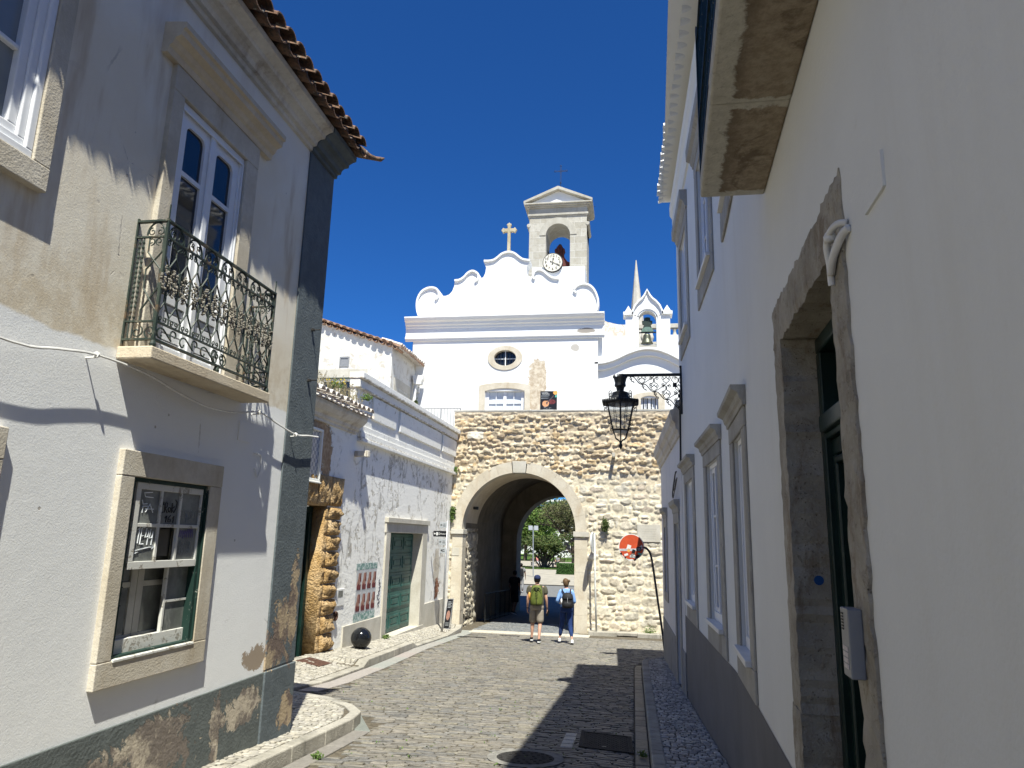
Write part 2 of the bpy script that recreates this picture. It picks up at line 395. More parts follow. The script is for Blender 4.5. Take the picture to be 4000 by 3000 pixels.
def b2_wall():
    q = G('peeling_whitewash', .9, .15); x, y, z = q.xyz(); n1 = q.noise(1.0, 6, .6); n2 = q.noise(4.2, 8, .72, None, .7); n3 = q.noise(11, 6, .65)
    c = q.mix(q.sm(n1, .3, .7), (.82, .805, .755), (.855, .84, .79))
    zone = None
    for cy, cz, ry, rz in ((16.2, .5, .8, 1.5), (17.6, 1.1, 1.3, .5), (22.7, .6, .9, 1.7), (20.2, 1.75, 4.2, .38), (15.1, -.4, .5, 1.0), (16.6, -.35, .9, .3)):
        dd = q.blob(cy, cz, ry, rz, y, z, n1, 2.); zone = dd if zone is None else q.m2('MAXIMUM', zone, dd)
    zone = q.m2('MAXIMUM', zone, q.sm(q.noise(.8, 2), .60, .66))
    fl = q.mul(q.sm(n2, .57, .583), zone); c = q.mix(q.mul(fl, .8), c, q.mix(q.sm(n3, .4, .6), (.58, .55, .48), (.40, .36, .29)))
    vst = q.noise(3.4, 7, .7, q.scale(q.pos, (1, 1, .22)), .6); d = q.mul(q.sm(vst, .57, .62), zone); c = q.mix(q.mul(d, .6), c, (.27, .25, .22))
    mk = None
    for cy, cz, ry, rz in ((13.5, 1.75, .55, .55), (13.15, 1.9, .5, .3), (13.9, 1.5, .2, .5)):
        b = q.blob(cy, cz, ry, rz, y, z, n2, 4.2); mk = b if mk is None else q.m2('MAXIMUM', mk, b)
    c = q.mix(mk, c, q.mix(q.sm(n3, .4, .6), (.33, .22, .13), (.46, .34, .22)))
    bk = q.blob(22.6, -1.6, .26, .34, y, z, n2, 5.)
    rows = q.sm(q.add(q.m2('FRACT', q.mul(z, 8.)), q.mul(q.m2('SUBTRACT', n3, .5), .5)), .05, .2); c = q.mix(bk, c, q.mix(q.mul(rows, .8), (.30, .22, .15), q.mix(q.sm(n3, .4, .6), (.14, .05, .03), (.36, .14, .08))))
    pale = q.blob(22.45, -1.0, .34, .55, y, z, n2, 3.); c = q.mix(q.mul(q.m2('SUBTRACT', pale, bk), .8), c, (.50, .44, .35))
    cr = q.sm(q.add(q.vor(.8, 'DISTANCE_TO_EDGE'), q.mul(q.m2('SUBTRACT', q.noise(3.5, 8, .75), .5), .30)), .006, .0); cr = q.mul(cr, q.m2('MAXIMUM', zone, q.sm(q.noise(.6, 2), .52, .58))); c = q.mix(q.mul(cr, .35), c, (.40, .37, .33))
    h = q.add(q.add(q.mul(fl, -.9), q.mul(mk, -1.6)), q.add(q.mul(n3, .8), q.add(q.mul(bk, -2.), q.mul(cr, -1.5))))
    return q.fin(c, h, .75, .025)
MAT['b2_wall'] = b2_wall()
def b2_trim():
    q = G('flaking_white_moulding', .9, .15); n1 = q.noise(1.2, 6, .6); n2 = q.noise(6, 8, .72, q.scale(q.pos, (1, 1, 1.6)), .5)
    c = q.mix(q.sm(n1, .3, .7), (.77, .755, .70), (.83, .815, .765)); c = q.mix(q.mul(q.sm(n2, .60, .63), .85), c, (.40, .36, .29))
    c = q.mix(q.mul(q.sm(q.noise(9, 6, .7, q.scale(q.pos, (1, 1, .3))), .60, .70), .55), c, (.22, .20, .18))
    z = q.xyz()[2]; nz = q.noise(7, 7, .75)
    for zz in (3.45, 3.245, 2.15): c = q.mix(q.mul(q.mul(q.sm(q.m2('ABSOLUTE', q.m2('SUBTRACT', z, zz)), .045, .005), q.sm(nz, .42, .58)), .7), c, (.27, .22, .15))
    return q.fin(c, q.add(q.mul(n2, -.6), q.noise(35, 4, .6)), .45, .015)
MAT['b2_trim'] = b2_trim()
MAT['b2_cornice'] = limestone('stained_plaster_cornice', (.60, .54, .44), (.72, .68, .60), (.30, .22, .15), .8, .5)
def rusticated():
    q = G('rusticated_ochre_stone', .95, .1); n1 = q.noise(2.6, 7, .7); n2 = q.noise(14, 7, .72); v = q.vor(26, 'F1')
    c = q.mix(q.sm(n1, .35, .65), (.43, .27, .11), (.60, .43, .24)); c = q.mix(q.sm(n2, .5, .68), c, (.25, .15, .07)); c = q.mix(q.mul(q.sm(n1, .6, .75), .7), c, (.58, .49, .37))
    return q.fin(c, q.add(q.mul(n2, 1.6), q.mul(v, .6)), 1., .04)
MAT['rusticated'] = rusticated()
def vcol(name, rough=.88, spec=.2, bump=.5, bsc=30., var=.18, dirt=None):
    q = G(name, rough, spec); n = q.noise(bsc*.4, 6, .65); c = q.mix(1., q.attr(), q.mix(q.sm(n, .3, .7), (1-var,)*3, (1+var,)*3), 'MULTIPLY')
    if dirt: c = q.mix(q.mul(q.sm(q.noise(.9, 6, .65), .48, .7), dirt[1]), c, dirt[0])
    return q.fin(c, q.add(n, q.noise(bsc*2, 4, .6)), bump, .012)
MAT['rubble'] = vcol('rubble_masonry', .92, .12, .75, 22., .22)
MAT['setts'] = vcol('worn_stone_setts', .55, .4, .35, 40., .25, ((.23, .2, .16), .35))
MAT['calcada'] = vcol('limestone_cube_paving', .6, .35, .25, 50., .14)
MAT['kerb'] = limestone('kerb_stone', (.30, .28, .235), (.44, .41, .35), (.15, .14, .12), .9, .9)
MAT['joint_sand'] = simple('joint_sand', (.11, .094, .07), .95, .1, var=.35, sc=14, bump=.6, bsc=90, dirt=(.09, .08, .06), dsc=3)
MAT['asphalt'] = simple('pale_asphalt', (.16, .16, .155), .9, .2, var=.15, sc=4, bump=.3, bsc=90)
MAT['sand_paving'] = simple('pale_park_paving', (.34, .31, .25), .9, .2, var=.15, sc=1.5, bump=.2, bsc=50)
MAT['earth'] = simple('dry_ground', (.30, .26, .19), .95, .1, var=.25, sc=2, bump=.4, bsc=30)
MAT['lawn'] = simple('lawn_soil', (.07, .12, .025), .95, .1, var=.4, sc=3, bump=.5, bsc=40)
def tiles(name, a=(.15, .085, .055), b=(.24, .15, .10), li=(.09, .08, .065), k=.95):
    q = G(name, .9, .15); n = q.noise(3.5, 6, .65); n2 = q.noise(18, 6, .7)
    c = q.mix(q.sm(n, .35, .65), a, b); c = q.mix(q.mul(q.sm(n2, .46, .62), k), c, li); c = q.mix(q.mul(q.sm(q.noise(9, 5, .7, None, .5), .60, .68), .7), c, (.50, .47, .40))
    return q.fin(c, q.add(n2, q.noise(60, 3, .5)), .5, .012)
MAT['tile_old'] = tiles('lichened_clay_tiles')
MAT['tile_red'] = tiles('weathered_red_tiles', (.33, .17, .10), (.44, .30, .21), (.22, .18, .14), .75)
MAT['tile_white'] = tiles('limewashed_tile_ends', (.60, .55, .48), (.74, .71, .66), (.42, .25, .16), .5)
def flaky(name, paint, wood, lo=.56, hi=.60, rough=.6):
    q = G(name, rough, .3); n = q.noise(9, 8, .75, None, .6); n1 = q.noise(2.5, 4)
    c = q.mix(q.sm(n1, .3, .7), tuple(x*.92 for x in paint), paint); mk = q.sm(n, lo, hi); c = q.mix(mk, c, wood)
    return q.fin(c, q.mul(mk, -1.), .5, .006)
MAT['old_white_wood'] = flaky('flaking_white_sash', (.66, .65, .60), (.34, .31, .26), .54, .58)
MAT['white_paint'] = flaky('fresh_white_joinery', (.80, .81, .83), (.7, .7, .7), .8, .9, .35)
MAT['green_wood'] = flaky('faded_green_timber', (.014, .038, .030), (.26, .27, .23), .60, .66)
def garage_green():
    q = G('green_garage_paint', .45, .4); n = q.noise(2, 6, .65, q.scale(q.pos, (1, 1, .3))); c = q.mix(q.sm(n, .35, .7), (.018, .075, .062), (.04, .125, .105))
    c = q.mix(q.mul(q.sm(q.noise(5, 7, .7), .58, .72), .4), c, (.16, .22, .20)); return q.fin(c, q.noise(50, 3), .08, .005)
MAT['garage_green'] = garage_green()
MAT['dark_green'] = simple('dark_green_door_paint', (.006, .022, .018), .4, .4, var=.3, sc=5, bump=.15, bsc=40)
MAT['iron'] = simple('black_wrought_iron', (.014, .015, .015), .5, .4, var=.3, sc=12)
def rail_iron():
    q = G('worn_green_ironwork', .6, .35); n = q.noise(9, 6, .7); n2 = q.noise(3, 4); c = q.mix(q.sm(n2, .35, .65), (.022, .036, .030), (.055, .07, .056))
    c = q.mix(q.sm(n, .54, .66), c, (.13, .09, .055)); c = q.mix(q.mul(q.sm(q.noise(16, 5, .7), .56, .68), .6), c, (.24, .23, .18)); return q.fin(c, n, .3, .004)
MAT['rail_iron'] = rail_iron()
MAT['rail_dark'] = simple('dark_green_ironwork', (.006, .018, .015), .5, .4, var=.4, sc=10)
MAT['flower_metal'] = simple('bare_metal_flowers', (.24, .22, .18), .6, .4, var=.35, sc=30, dirt=(.12, .09, .06), dsc=14)
MAT['glass_dark'] = simple('dark_window_glass', (.012, .016, .024), .04, .6, var=.2, sc=1.5)
MAT['glass_dirty'] = simple('dirty_window_glass', (.17, .178, .165), .2, .5, var=.3, sc=5, dirt=(.27, .27, .25), dsc=3)
MAT['curtain'] = simple('white_blind', (.62, .66, .70), .35, .4, var=.06, sc=3)
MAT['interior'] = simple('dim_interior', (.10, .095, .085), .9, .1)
MAT['shutter'] = simple('grey_inner_shutter', (.52, .505, .455), .8, .15, var=.12, sc=5)
MAT['sheet_grey'] = simple('brown_grey_sheet', (.105, .098, .085), .8, .15)
MAT['white_marker'] = simple('white_marker_paint', (.75, .78, .80), .6)
MAT['black_marker'] = simple('black_marker_paint', (.01, .01, .012), .5)
MAT['violet_marker'] = simple('faded_violet_marker', (.13, .11, .24), .6)
MAT['grey_marker'] = simple('thin_grey_marker', (.30, .32, .32), .6)
MAT['cable_white'] = simple('white_cable', (.72, .71, .68), .6)
MAT['cable_black'] = simple('black_cable', (.012, .012, .014), .5)
MAT['steel'] = simple('galvanised_steel', (.42, .42, .42), .4, .5, .6, var=.15, sc=20)
MAT['grey_plastic'] = simple('grey_painted_metal', (.23, .235, .245), .45, .4, var=.05)
MAT['white_plastic'] = simple('white_plastic', (.74, .73, .70), .5, .4, var=.06)
MAT['black_gloss'] = simple('polished_black_stone', (.008, .009, .011), .13, .5, var=.2, sc=30)
MAT['cast_iron'] = simple('cast_iron', (.035, .033, .031), .8, .15, 0, var=.3, sc=20, bump=.3, bsc=60)
MAT['rusty'] = simple('rusty_iron', (.085, .045, .032), .85, .2, var=.4, sc=15, bump=.4, bsc=50)
MAT['sign_red'] = simple('faded_red_sign', (.50, .075, .028), .4, .4, var=.12, sc=8)
MAT['sign_white'] = simple('reflective_white', (.66, .66, .64), .4, .4, var=.05)
MAT['poster_paper'] = simple('weathered_poster_paper', (.44, .45, .46), .6, var=.15, sc=12)
MAT['sign_black'] = simple('black_sign_face', (.012, .012, .014), .4, .4)
MAT['sign_grey'] = simple('grey_sign_face', (.36, .38, .39), .4, .4, var=.06)
MAT['orange'] = simple('orange_print', (.72, .35, .09), .5, var=.1)
MAT['teal'] = simple('teal_print', (.10, .42, .33), .5, var=.1)
MAT['guitar'] = simple('tan_print', (.60, .30, .15), .5, var=.1, sc=10)
MAT['wine'] = simple('wine_red_print', (.13, .025, .028), .6, var=.35, sc=14)
MAT['skin_print'] = simple('skin_tone_print', (.30, .16, .12), .6, var=.2, sc=14)
MAT['blue_dot'] = simple('blue_spray_paint', (.012, .075, .26), .6, var=.1)
MAT['clock_face'] = simple('cream_clock_face', (.68, .64, .55), .5, .3, var=.05)
MAT['black'] = simple('matt_black', (.008, .008, .008), .6)
MAT['bell_wood'] = simple('red_brown_headstock', (.12, .028, .018), .6, .3, var=.2, sc=6)
MAT['green_wood_dark'] = simple('dark_green_headstock', (.02, .035, .03), .6, .3, var=.3, sc=5)
MAT['bell_green'] = simple('pale_green_headstock_board', (.12, .19, .16), .7, .3, var=.2, sc=8)
MAT['bronze'] = simple('aged_bronze', (.11, .115, .085), .45, .5, .7, var=.3, sc=12)
MAT['stone_cross'] = limestone('lichened_cross_stone', (.40, .34, .22), (.55, .49, .36), (.22, .17, .10), .7, .6)
MAT['spire_stone'] = limestone('spire_stone', (.46, .43, .37), (.55, .52, .46), (.42, .38, .32), .4, .3)
MAT['house3_wall'] = white_plaster('flaking_old_whitewash', (.66, .645, .60), (.40, .34, .26), .53, .60, .5, .35)
def balcony_under():
    q = G('damp_stained_soffit', .9, .12); x, y, z = q.xyz(); n = q.noise(4.5, 8, .7, None, .5); n2 = q.noise(16, 6, .7)
    # distance from the outer edge and from the joint between the two slabs
    e = q.m2('SUBTRACT', x, q.m2('MULTIPLY_ADD', y, .0452, .247)); e = q.add(e, q.mul(q.m2('SUBTRACT', n, .5), .20))
    j = q.m2('ABSOLUTE', q.m2('SUBTRACT', y, 3.02)); j = q.add(j, q.mul(q.m2('SUBTRACT', n, .5), .20)); k = q.add(q.m2('SUBTRACT', 3.94, y), q.mul(q.m2('SUBTRACT', n, .5), .22))
    mk = q.mul(q.mul(q.sm(e, .075, .095), q.sm(j, .035, .05)), q.sm(k, .05, .075))
    rim = q.mul(mk, q.sm(e, .17, .09)); br = q.mix(q.sm(n2, .35, .65), (.25, .20, .14), (.36, .30, .22)); br = q.mix(q.mul(q.m2('MAXIMUM', q.mul(rim, .75), q.sm(n, .5, .36)), .8), br, (.13, .095, .065)); br = q.mix(q.mul(q.sm(q.noise(3, 6, .7), .56, .7), .5), br, (.44, .39, .31))
    pale = q.mix(q.sm(n2, .35, .65), (.46, .43, .36), (.55, .52, .44)); pale = q.mix(q.mul(q.sm(q.noise(30, 6, .7), .56, .64), .4), pale, (.25, .23, .19)); c = q.mix(mk, pale, br)
    return q.fin(c, q.add(q.mul(mk, -1.2), q.add(n2, q.noise(50, 4))), .5, .012)
MAT['balcony_under'] = balcony_under()
def leafm(name, a, b, trans=.25):
    q = G(name, .6, .25); i = q.t.nodes.new('ShaderNodeNewGeometry').outputs['Random Per Island']
    c = q.mix(i, a, b); q.lk(c, q.b.inputs['Base Color'])
    tr = q.t.nodes.new('ShaderNodeBsdfTranslucent'); q.lk(c, tr.inputs[0]); mx = q.t.nodes.new('ShaderNodeMixShader'); mx.inputs[0].default_value = trans
    q.t.links.new(q.b.outputs[0], mx.inputs[1]); q.t.links.new(tr.outputs[0], mx.inputs[2]); q.t.links.new(mx.outputs[0], q.t.nodes['Material Output'].inputs[0]); return q.m
MAT['leaf_bright'] = leafm('bright_green_leaves', (.055, .12, .022), (.16, .22, .05))
MAT['leaf_dark'] = leafm('dark_green_leaves', (.028, .06, .014), (.11, .13, .035))
MAT['leaf_brown'] = leafm('sparse_brown_green_twigs', (.09, .075, .04), (.14, .15, .06))
MAT['leaf_hedge'] = leafm('clipped_hedge_leaves', (.03, .08, .018), (.08, .16, .035))
MAT['leaf_weed'] = leafm('weed_leaves', (.07, .13, .03), (.14, .2, .05))
MAT['leaf_dry'] = leafm('dry_grass_stems', (.30, .26, .13), (.42, .36, .22))
MAT['petal'] = simple('yellow_petals', (.65, .48, .03), .6)
MAT['bark'] = simple('grey_brown_bark', (.085, .068, .05), .95, .1, var=.35, sc=9, bump=.8, bsc=25)
def lamp_glass():
    q = G('clear_lamp_glass', .05, .5); q.lk((.8, .8, .8), q.b.inputs['Base Color']); tr = q.t.nodes.new('ShaderNodeBsdfTransparent'); tr.inputs[0].default_value = (.93, .94, .93, 1)
    mx = q.t.nodes.new('ShaderNodeMixShader'); mx.inputs[0].default_value = .22; q.t.links.new(tr.outputs[0], mx.inputs[1]); q.t.links.new(q.b.outputs[0], mx.inputs[2])
    q.t.links.new(mx.outputs[0], q.t.nodes['Material Output'].inputs[0]); return q.m
MAT['lamp_glass'] = lamp_glass()
# people
def cloth(n, c, r=.85): return simple(n, c, r, .15, var=.14, sc=9, bump=.35, bsc=45, local=True)
MAT['skin'] = simple('fair_skin', (.52, .30, .21), .55, .3, var=.06, sc=8, local=True)  # plain even skin tone
MAT['skin_dark'] = simple('brown_skin', (.16, .09, .06), .55, .3, var=.06, sc=8, local=True)
MAT['tee_olive'] = cloth('olive_grey_cotton', (.085, .08, .055)); MAT['shorts_khaki'] = cloth('khaki_cotton', (.27, .235, .19)); MAT['cap_navy'] = cloth('navy_cap', (.022, .03, .075))
MAT['pack_green'] = cloth('lime_olive_nylon', (.11, .135, .03), .6); MAT['pack_black'] = cloth('black_nylon', (.02, .02, .022), .6); MAT['blouse'] = cloth('light_blue_cotton', (.22, .38, .68))
MAT['jeans'] = cloth('dark_blue_denim', (.022, .045, .14)); MAT['shoe_black'] = cloth('black_knit_shoe', (.012, .012, .013)); MAT['shoe_white'] = cloth('white_trainer', (.68, .68, .67), .5)
MAT['hair_blonde'] = cloth('blonde_brown_hair', (.10, .062, .032), .5); MAT['hair_dark'] = cloth('dark_hair', (.012, .009, .007), .5); MAT['dark_cloth'] = cloth('black_clothing', (.015, .015, .018))
MAT['grey_cloth'] = cloth('grey_clothing', (.22, .22, .22)); MAT['pink_cloth'] = cloth('pink_clothing', (.60, .25, .22)); MAT['white_cloth'] = cloth('white_clothing', (.7, .7, .7)); MAT['ochre_cloth'] = cloth('ochre_clothing', (.50, .25, .06))
# ------------------------------------------------------------------ ground, road, pavements
def xw(u):
    """line of the right-hand facade: bends near u = 6.5"""
    if u >= 7.2: return 1-.0186*u
    x = 1-.0186*7.2
    n = 20; lo = max(u, 5.8); st = (7.2-lo)/n
    for i in range(n):
        y = 7.2-(i+.5)*st; t = (7.2-y)/1.4; k = t*t*(3-2*t); x -= (-.0186*(1-k)+.0452*k)*st
    if u < 5.8: x -= .0452*(5.8-u)
    return x
def xb2(u): return -6.15+.0123*(u-15)
def FL(u, v, w): return (-3.5+w, u, v)
def FR(u, v, w): return (xw(u)-w, u, v)
def FB(u, v, w): return (xb2(u)+w, u, v)
def FC(u, v, w): return (u, 28-w, v)
def sheet(name, mat, ys, xa, xb, zf, nx=2):
    m = MB(); vs = []; fs = []
    for y in ys:
        for i in range(nx):
            x = xa(y)+(xb(y)-xa(y))*i/(nx-1); vs.append((x, y, zf(x, y)))
    for j in range(len(ys)-1):
        for i in range(nx-1):
            a = j*nx+i; fs.append((a, a+1, a+nx+1, a+nx))
    m.add(vs, fs); o = m.build(name, mat); tag(o, kind='structure'); return o
def fr(a, b, s):
    n = max(1, int(round((b-a)/s))); return [a+(b-a)*i/n for i in range(n+1)]
sheet('ground', MAT['earth'], [-300, -60, -30]+fr(-12, 46, 2)+[60, 90, 150, 300, 700], lambda y: -400, lambda y: 400, lambda x, y: g(y)-.06, 9)
def lk(y):   # left kerb line of the roadway
    P = [(-20, -3.12), (8.3, -3.12), (8.9, -3.3), (9.5, -3.8), (9.9, -4.6), (10.1, -5.2), (10.7, -5.0), (11.5, -4.9), (14, -5.0), (17.6, -5.22), (20.8, -5.2), (22.2, -5.15), (24.4, -5.6), (60, -5.6)]
    for (a, p), (b, q) in zip(P, P[1:]):
        if a <= y <= b: return p+(q-p)*(y-a)/(b-a)
def rk(y):
    P = [(-20, .12), (16.2, .17), (16.9, .30), (17.3, .75), (17.5, 6), (23.6, 6), (24.0, -1.4), (60, -1.4)]
    for (a, p), (b, q) in zip(P, P[1:]):
        if a <= y <= b: return p+(q-p)*(y-a)/(b-a)
sheet('road', MAT['joint_sand'], fr(-12, 44.2, .4), lambda y: lk(y)-.3 if y < 24 else -6, lambda y: rk(y)+.2, lambda x, y: g(y)-.014)
def stone(m, q, zf, col, drop=.03, ins=.012, r=.006, tilt=0.):
    """one dressed stone: quad q of (x,y), rounded arrises"""
    cx = sum(p[0] for p in q)/4; cy = sum(p[1] for p in q)/4; z0 = zf(cx, cy); a, b = rng.uniform(-tilt, tilt), rng.uniform(-tilt, tilt)
    vs = []
    for k, (dz, s) in enumerate(((-drop, 0.), (-r, .0), (0., ins))):
        for x, y in q:
            dx, dy = cx-x, cy-y; L = math.hypot(dx, dy) or 1
            X, Y = x+dx/L*s*1.4, y+dy/L*s*1.4
            vs.append((X, Y, zf(X, Y)+dz+a*(X-cx)+b*(Y-cy)))
    fs = [(8, 9, 10, 11)]
    for k in (0, 4):
        for i in range(4): fs.append((k+i, k+(i+1) % 4, k+4+(i+1) % 4, k+4+i))
    m.add(vs, fs, col)
def pave(m, y0, y1, xa, xb, zf, pitch, lmin, lmax, gap, cols, jit, wave=0., tilt=.02, drop=.03, ins=.012):
    n = int((y1-y0)/pitch)
    for j in range(n):
        y = y0+j*pitch; yc = y+pitch/2; x = xa(yc)+rng.uniform(-lmax, 0)*.5; e = xb(yc); ph = rng.uniform(0, 6)
        while x < e:
            l = rng.uniform(lmin, lmax); x2 = min(x+l, e)
            if x2-x > lmin*.4 and x >= xa(yc)-.06:
                wv = lambda X: wave*math.sin(X*1.1+.35*yc)+.006*math.sin(X*5+ph)
                J = lambda: rng.uniform(-jit, jit)
                q = [(x+gap/2+J(), y+gap/2+wv(x)+J()), (x2-gap/2+J(), y+gap/2+wv(x2)+J()), (x2-gap/2+J(), y+pitch-gap/2+wv(x2)+J()), (x+gap/2+J(), y+pitch-gap/2+wv(x)+J())]
                c = rng.choice(cols); k = rng.uniform(.8, 1.2); dz = rng.uniform(-.004, .006)
                stone(m, q, lambda X, Y: zf(X, Y)+dz, tuple(v*k for v in c), drop, ins, .006, tilt)
            x = x2
m = MB()
SETT = [(.162, .146, .120), (.148, .134, .112), (.184, .167, .140), (.134, .124, .109), (.157, .149, .134), (.173, .157, .122), (.122, .117, .109)]
pave(m, 4.6, 22.55, lambda y: lk(y)+(.22 if y < 10 else .35), lambda y: min(rk(y)-.16, 2.4), lambda x, y: g(y), .066, .14, .30, .016, SETT, .006, .06, .05)
DSET = [(.150, .158, .161), (.180, .188, .188), (.128, .135, .143), (.195, .195, .188)]
pave(m, 23.35, 27., lambda y: -5.05, lambda y: -1.7, lambda x, y: g(y), .09, .09, .15, .013, DSET, .006, .02, .03)
o = m.build('road_setts', MAT['setts'], recalc=False); tag(o, kind='structure')
# gutter stones along the right kerb
m = MB(); y = 4.2
while y < 16.2:
    l = rng.uniform(.28, .5); c = rng.choice(SETT); q = [(rk(y)-.15, y+.01), (rk(y)-.012, y+.01), (rk(y+l)-.012, y+l-.008), (rk(y+l)-.15, y+l-.008)]
    stone(m, q, lambda X, Y: g(Y), c, .03, .012, .006, .02); y += l
o = m.build('gutter_stones', MAT['setts'], recalc=False); tag(o, kind='structure')
def kerb_run(name, pts, wdt, h, mat, lmin=.6, lmax=1.0, hz=None):
    """kerb blocks along a line; h height above the road, body to the left of the line"""
    m = MB(); P = [Vector((p[0], p[1])) for p in pts]
    def body(a, b):
        d = (b-a).normalized(); nn = Vector((-d.y, d.x))*wdt; e = d*.004
        a2, b2 = a+e, b-e; c = [a2, b2, b2+nn, a2+nn]; ha = (hz(a.y) if hz else h); hb = (hz(b.y) if hz else h)
        hs = [ha, hb, hb, ha]
        vs = [(p.x, p.y, g(p.y)-.1) for p in c]+[(p.x, p.y, g(p.y)+k+.004) for p, k in zip(c, hs)]
        m.add(vs, [(0, 3, 2, 1), (4, 5, 6, 7), (0, 1, 5, 4), (1, 2, 6, 5), (2, 3, 7, 6), (3, 0, 4, 7)])
    for a, b in zip(P, P[1:]):
        L = (b-a).length; n = max(1, round(L/rng.uniform(lmin, lmax)))
        for i in range(n): body(a+(b-a)*(i/n), a+(b-a)*((i+1)/n))
    o = m.build(name, mat, bevel=.014); tag(o, kind='structure'); return o
kerb_run('kerb_right', [(rk(y)+.13, y) for y in (3.5, 6, 9, 12, 16.2)][::1] and [(rk(y), y) for y in (16.2, 12, 9, 6, 3.5)], .13, .12, MAT['kerb'])
kerb_run('kerb_right_end', [(1.6, 17.42), (.75, 17.25), (.42, 17.0), (.22, 16.65), (.17, 16.2)], .13, .12, MAT['kerb'], .4, .5)
m = MB()
CAL = [(.36, .345, .31), (.42, .40, .36), (.30, .285, .265), (.47, .45, .41), (.26, .25, .235)]
pz = lambda h: (lambda x, y: g(y)+h)
pave(m, 4.0, 16.9, lambda y: rk(y)+.14, lambda y: xw(max(y, 3.))-.0, pz(.115), .066, .05, .10, .014, CAL, .005, .03, .03, .03, .007)
o = m.build('pavement_right', MAT['calcada'], recalc=False); tag(o, kind='structure')
sheet('pavement_right_bed', MAT['joint_sand'], fr(-8, 17.1, .4), lambda y: rk(min(y, 16.2))+.1, lambda y: xw(y)+.3, pz(.10))
# near left pavement round the house corner
CALW = [(.352, .323, .267), (.318, .295, .249), (.375, .352, .301), (.295, .273, .227), (.329, .306, .267)]
def nl_l(y): return -3.52 if y < 7.43 else -8.
kerb_run('kerb_left', [(-3.12, 3.5), (-3.12, 6), (-3.12, 8.3), (-3.2, 8.75), (-3.45, 9.15), (-3.95, 9.6), (-4.6, 9.9), (-5.6, 10.05), (-8, 10.1)], .13, .13, MAT['kerb'])
m = MB()
pave(m, 4.2, 9.9, nl_l, lambda y: lk(y)-.15, pz(.125), .07, .06, .11, .011, CALW, .006, .02, .03, .03, .008)
o = m.build('pavement_left', MAT['calcada'], recalc=False); tag(o, kind='structure')
sheet('pavement_left_bed', MAT['joint_sand'], fr(-8, 9.96, .25), nl_l, lambda y: lk(y)-.1, pz(.11))
# far left pavement with dropped kerb before the garage
def kh(y):
    if y < 13.6: return .035
    if y < 13.9: return .035+.1*(y-13.6)/.3
    if y < 17.5: return .135
    if y < 17.9: return .135-.1*(y-17.5)/.4
    return .035 if y < 21.6 else .1
def fz(x, y):
    a, b = lk(y)-.2, xb2(y); t = min(max((a-x)/(a-b), 0), 1); k = kh(y); t = t*t*(3-2*t)
    return g(y)+k*(1-t)+.17*t
kerb_run('kerb_far_left', [(lk(y), y) for y in (10.5, 11.5, 12.5, 13.6, 13.9, 15.2, 16.4, 17.5, 17.9, 19.3, 20.8, 21.7, 22.8, 24.0)], .2, .1, MAT['kerb'], .5, .9, kh)
m = MB()
pave(m, 10.9, 23.9, lambda y: xb2(y)-.02, lambda y: lk(y)-.22, lambda x, y: fz(x, y)+.005, .075, .06, .12, .011, CALW, .006, .02, .03, .03, .008)
o = m.build('pavement_far_left', MAT['calcada'], recalc=False); tag(o, kind='structure')
m = MB(); vs = []; ys = fr(10.7, 24.0, .25); N = 6
for y in ys:
    for i in range(N):
        x = xb2(y)-.1+(lk(y)-.1-xb2(y)+.1)*i/(N-1); vs.append((x, y, fz(x, y)-.01))
m.add(vs, [(j*N+i, j*N+i+1, j*N+N+i+1, j*N+N+i) for j in range(len(ys)-1) for i in range(N-1)])
tag(m.build('pavement_far_left_bed', MAT['joint_sand']), kind='structure')
# pale flush gutter slabs beside the far-left kerb
m = MB(); y = 10.8
while y < 22.4:
    l = rng.uniform(.8, 1.1); q = [(lk(y)+.02, y+.006), (lk(y)+.33, y+.006), (lk(y+l)+.33, y+l-.006), (lk(y+l)+.02, y+l-.006)]
    stone(m, q, lambda X, Y: g(Y)+.004, (.29*rng.uniform(.9, 1.1), .28, .255), .03, .01, .005, .004); y += l
y = 4.2
while y < 8.6:
    l = rng.uniform(.7, 1.0); q = [(lk(y)+.015, y+.006), (lk(y)+.20, y+.006), (lk(y+l)+.20, y+l-.006), (lk(y+l)+.015, y+l-.006)]
    stone(m, q, lambda X, Y: g(Y)+.002, (.20*rng.uniform(.9, 1.1), .192, .17), .03, .01, .005, .004); y += l
tag(m.build('gutter_slabs', MAT['calcada'], recalc=False), kind='structure')
# threshold slabs in front of the gate and the kerb at the foot of the gate wall
m = MB()
for i in range(5):
    x0 = -5.0+i*.74; q = [(x0, 22.62), (x0+.73, 22.62), (x0+.73, 23.32), (x0, 23.32)]
    stone(m, q, lambda X, Y: g(Y)+.012, (.50, .46, .38), .04, .012, .006, .004)
tag(m.build('gate_threshold', MAT['calcada'], recalc=False), kind='structure')
kerb_run('kerb_gate', [(-1.38, 23.42), (-.5, 23.42)], .55, .10, MAT['kerb'], .6, .9)
kerb_run('kerb_gate_far', [(.12, 23.42), (1.5, 23.42), (6, 23.42)], .55, .10, MAT['kerb'], .6, .9)
box('kerb_gate_lintel', MAT['kerb'], None, -.498, .118, 23.46, 23.97, g(23.7)+.03, g(23.7)+.10)['kind'] = 'structure'
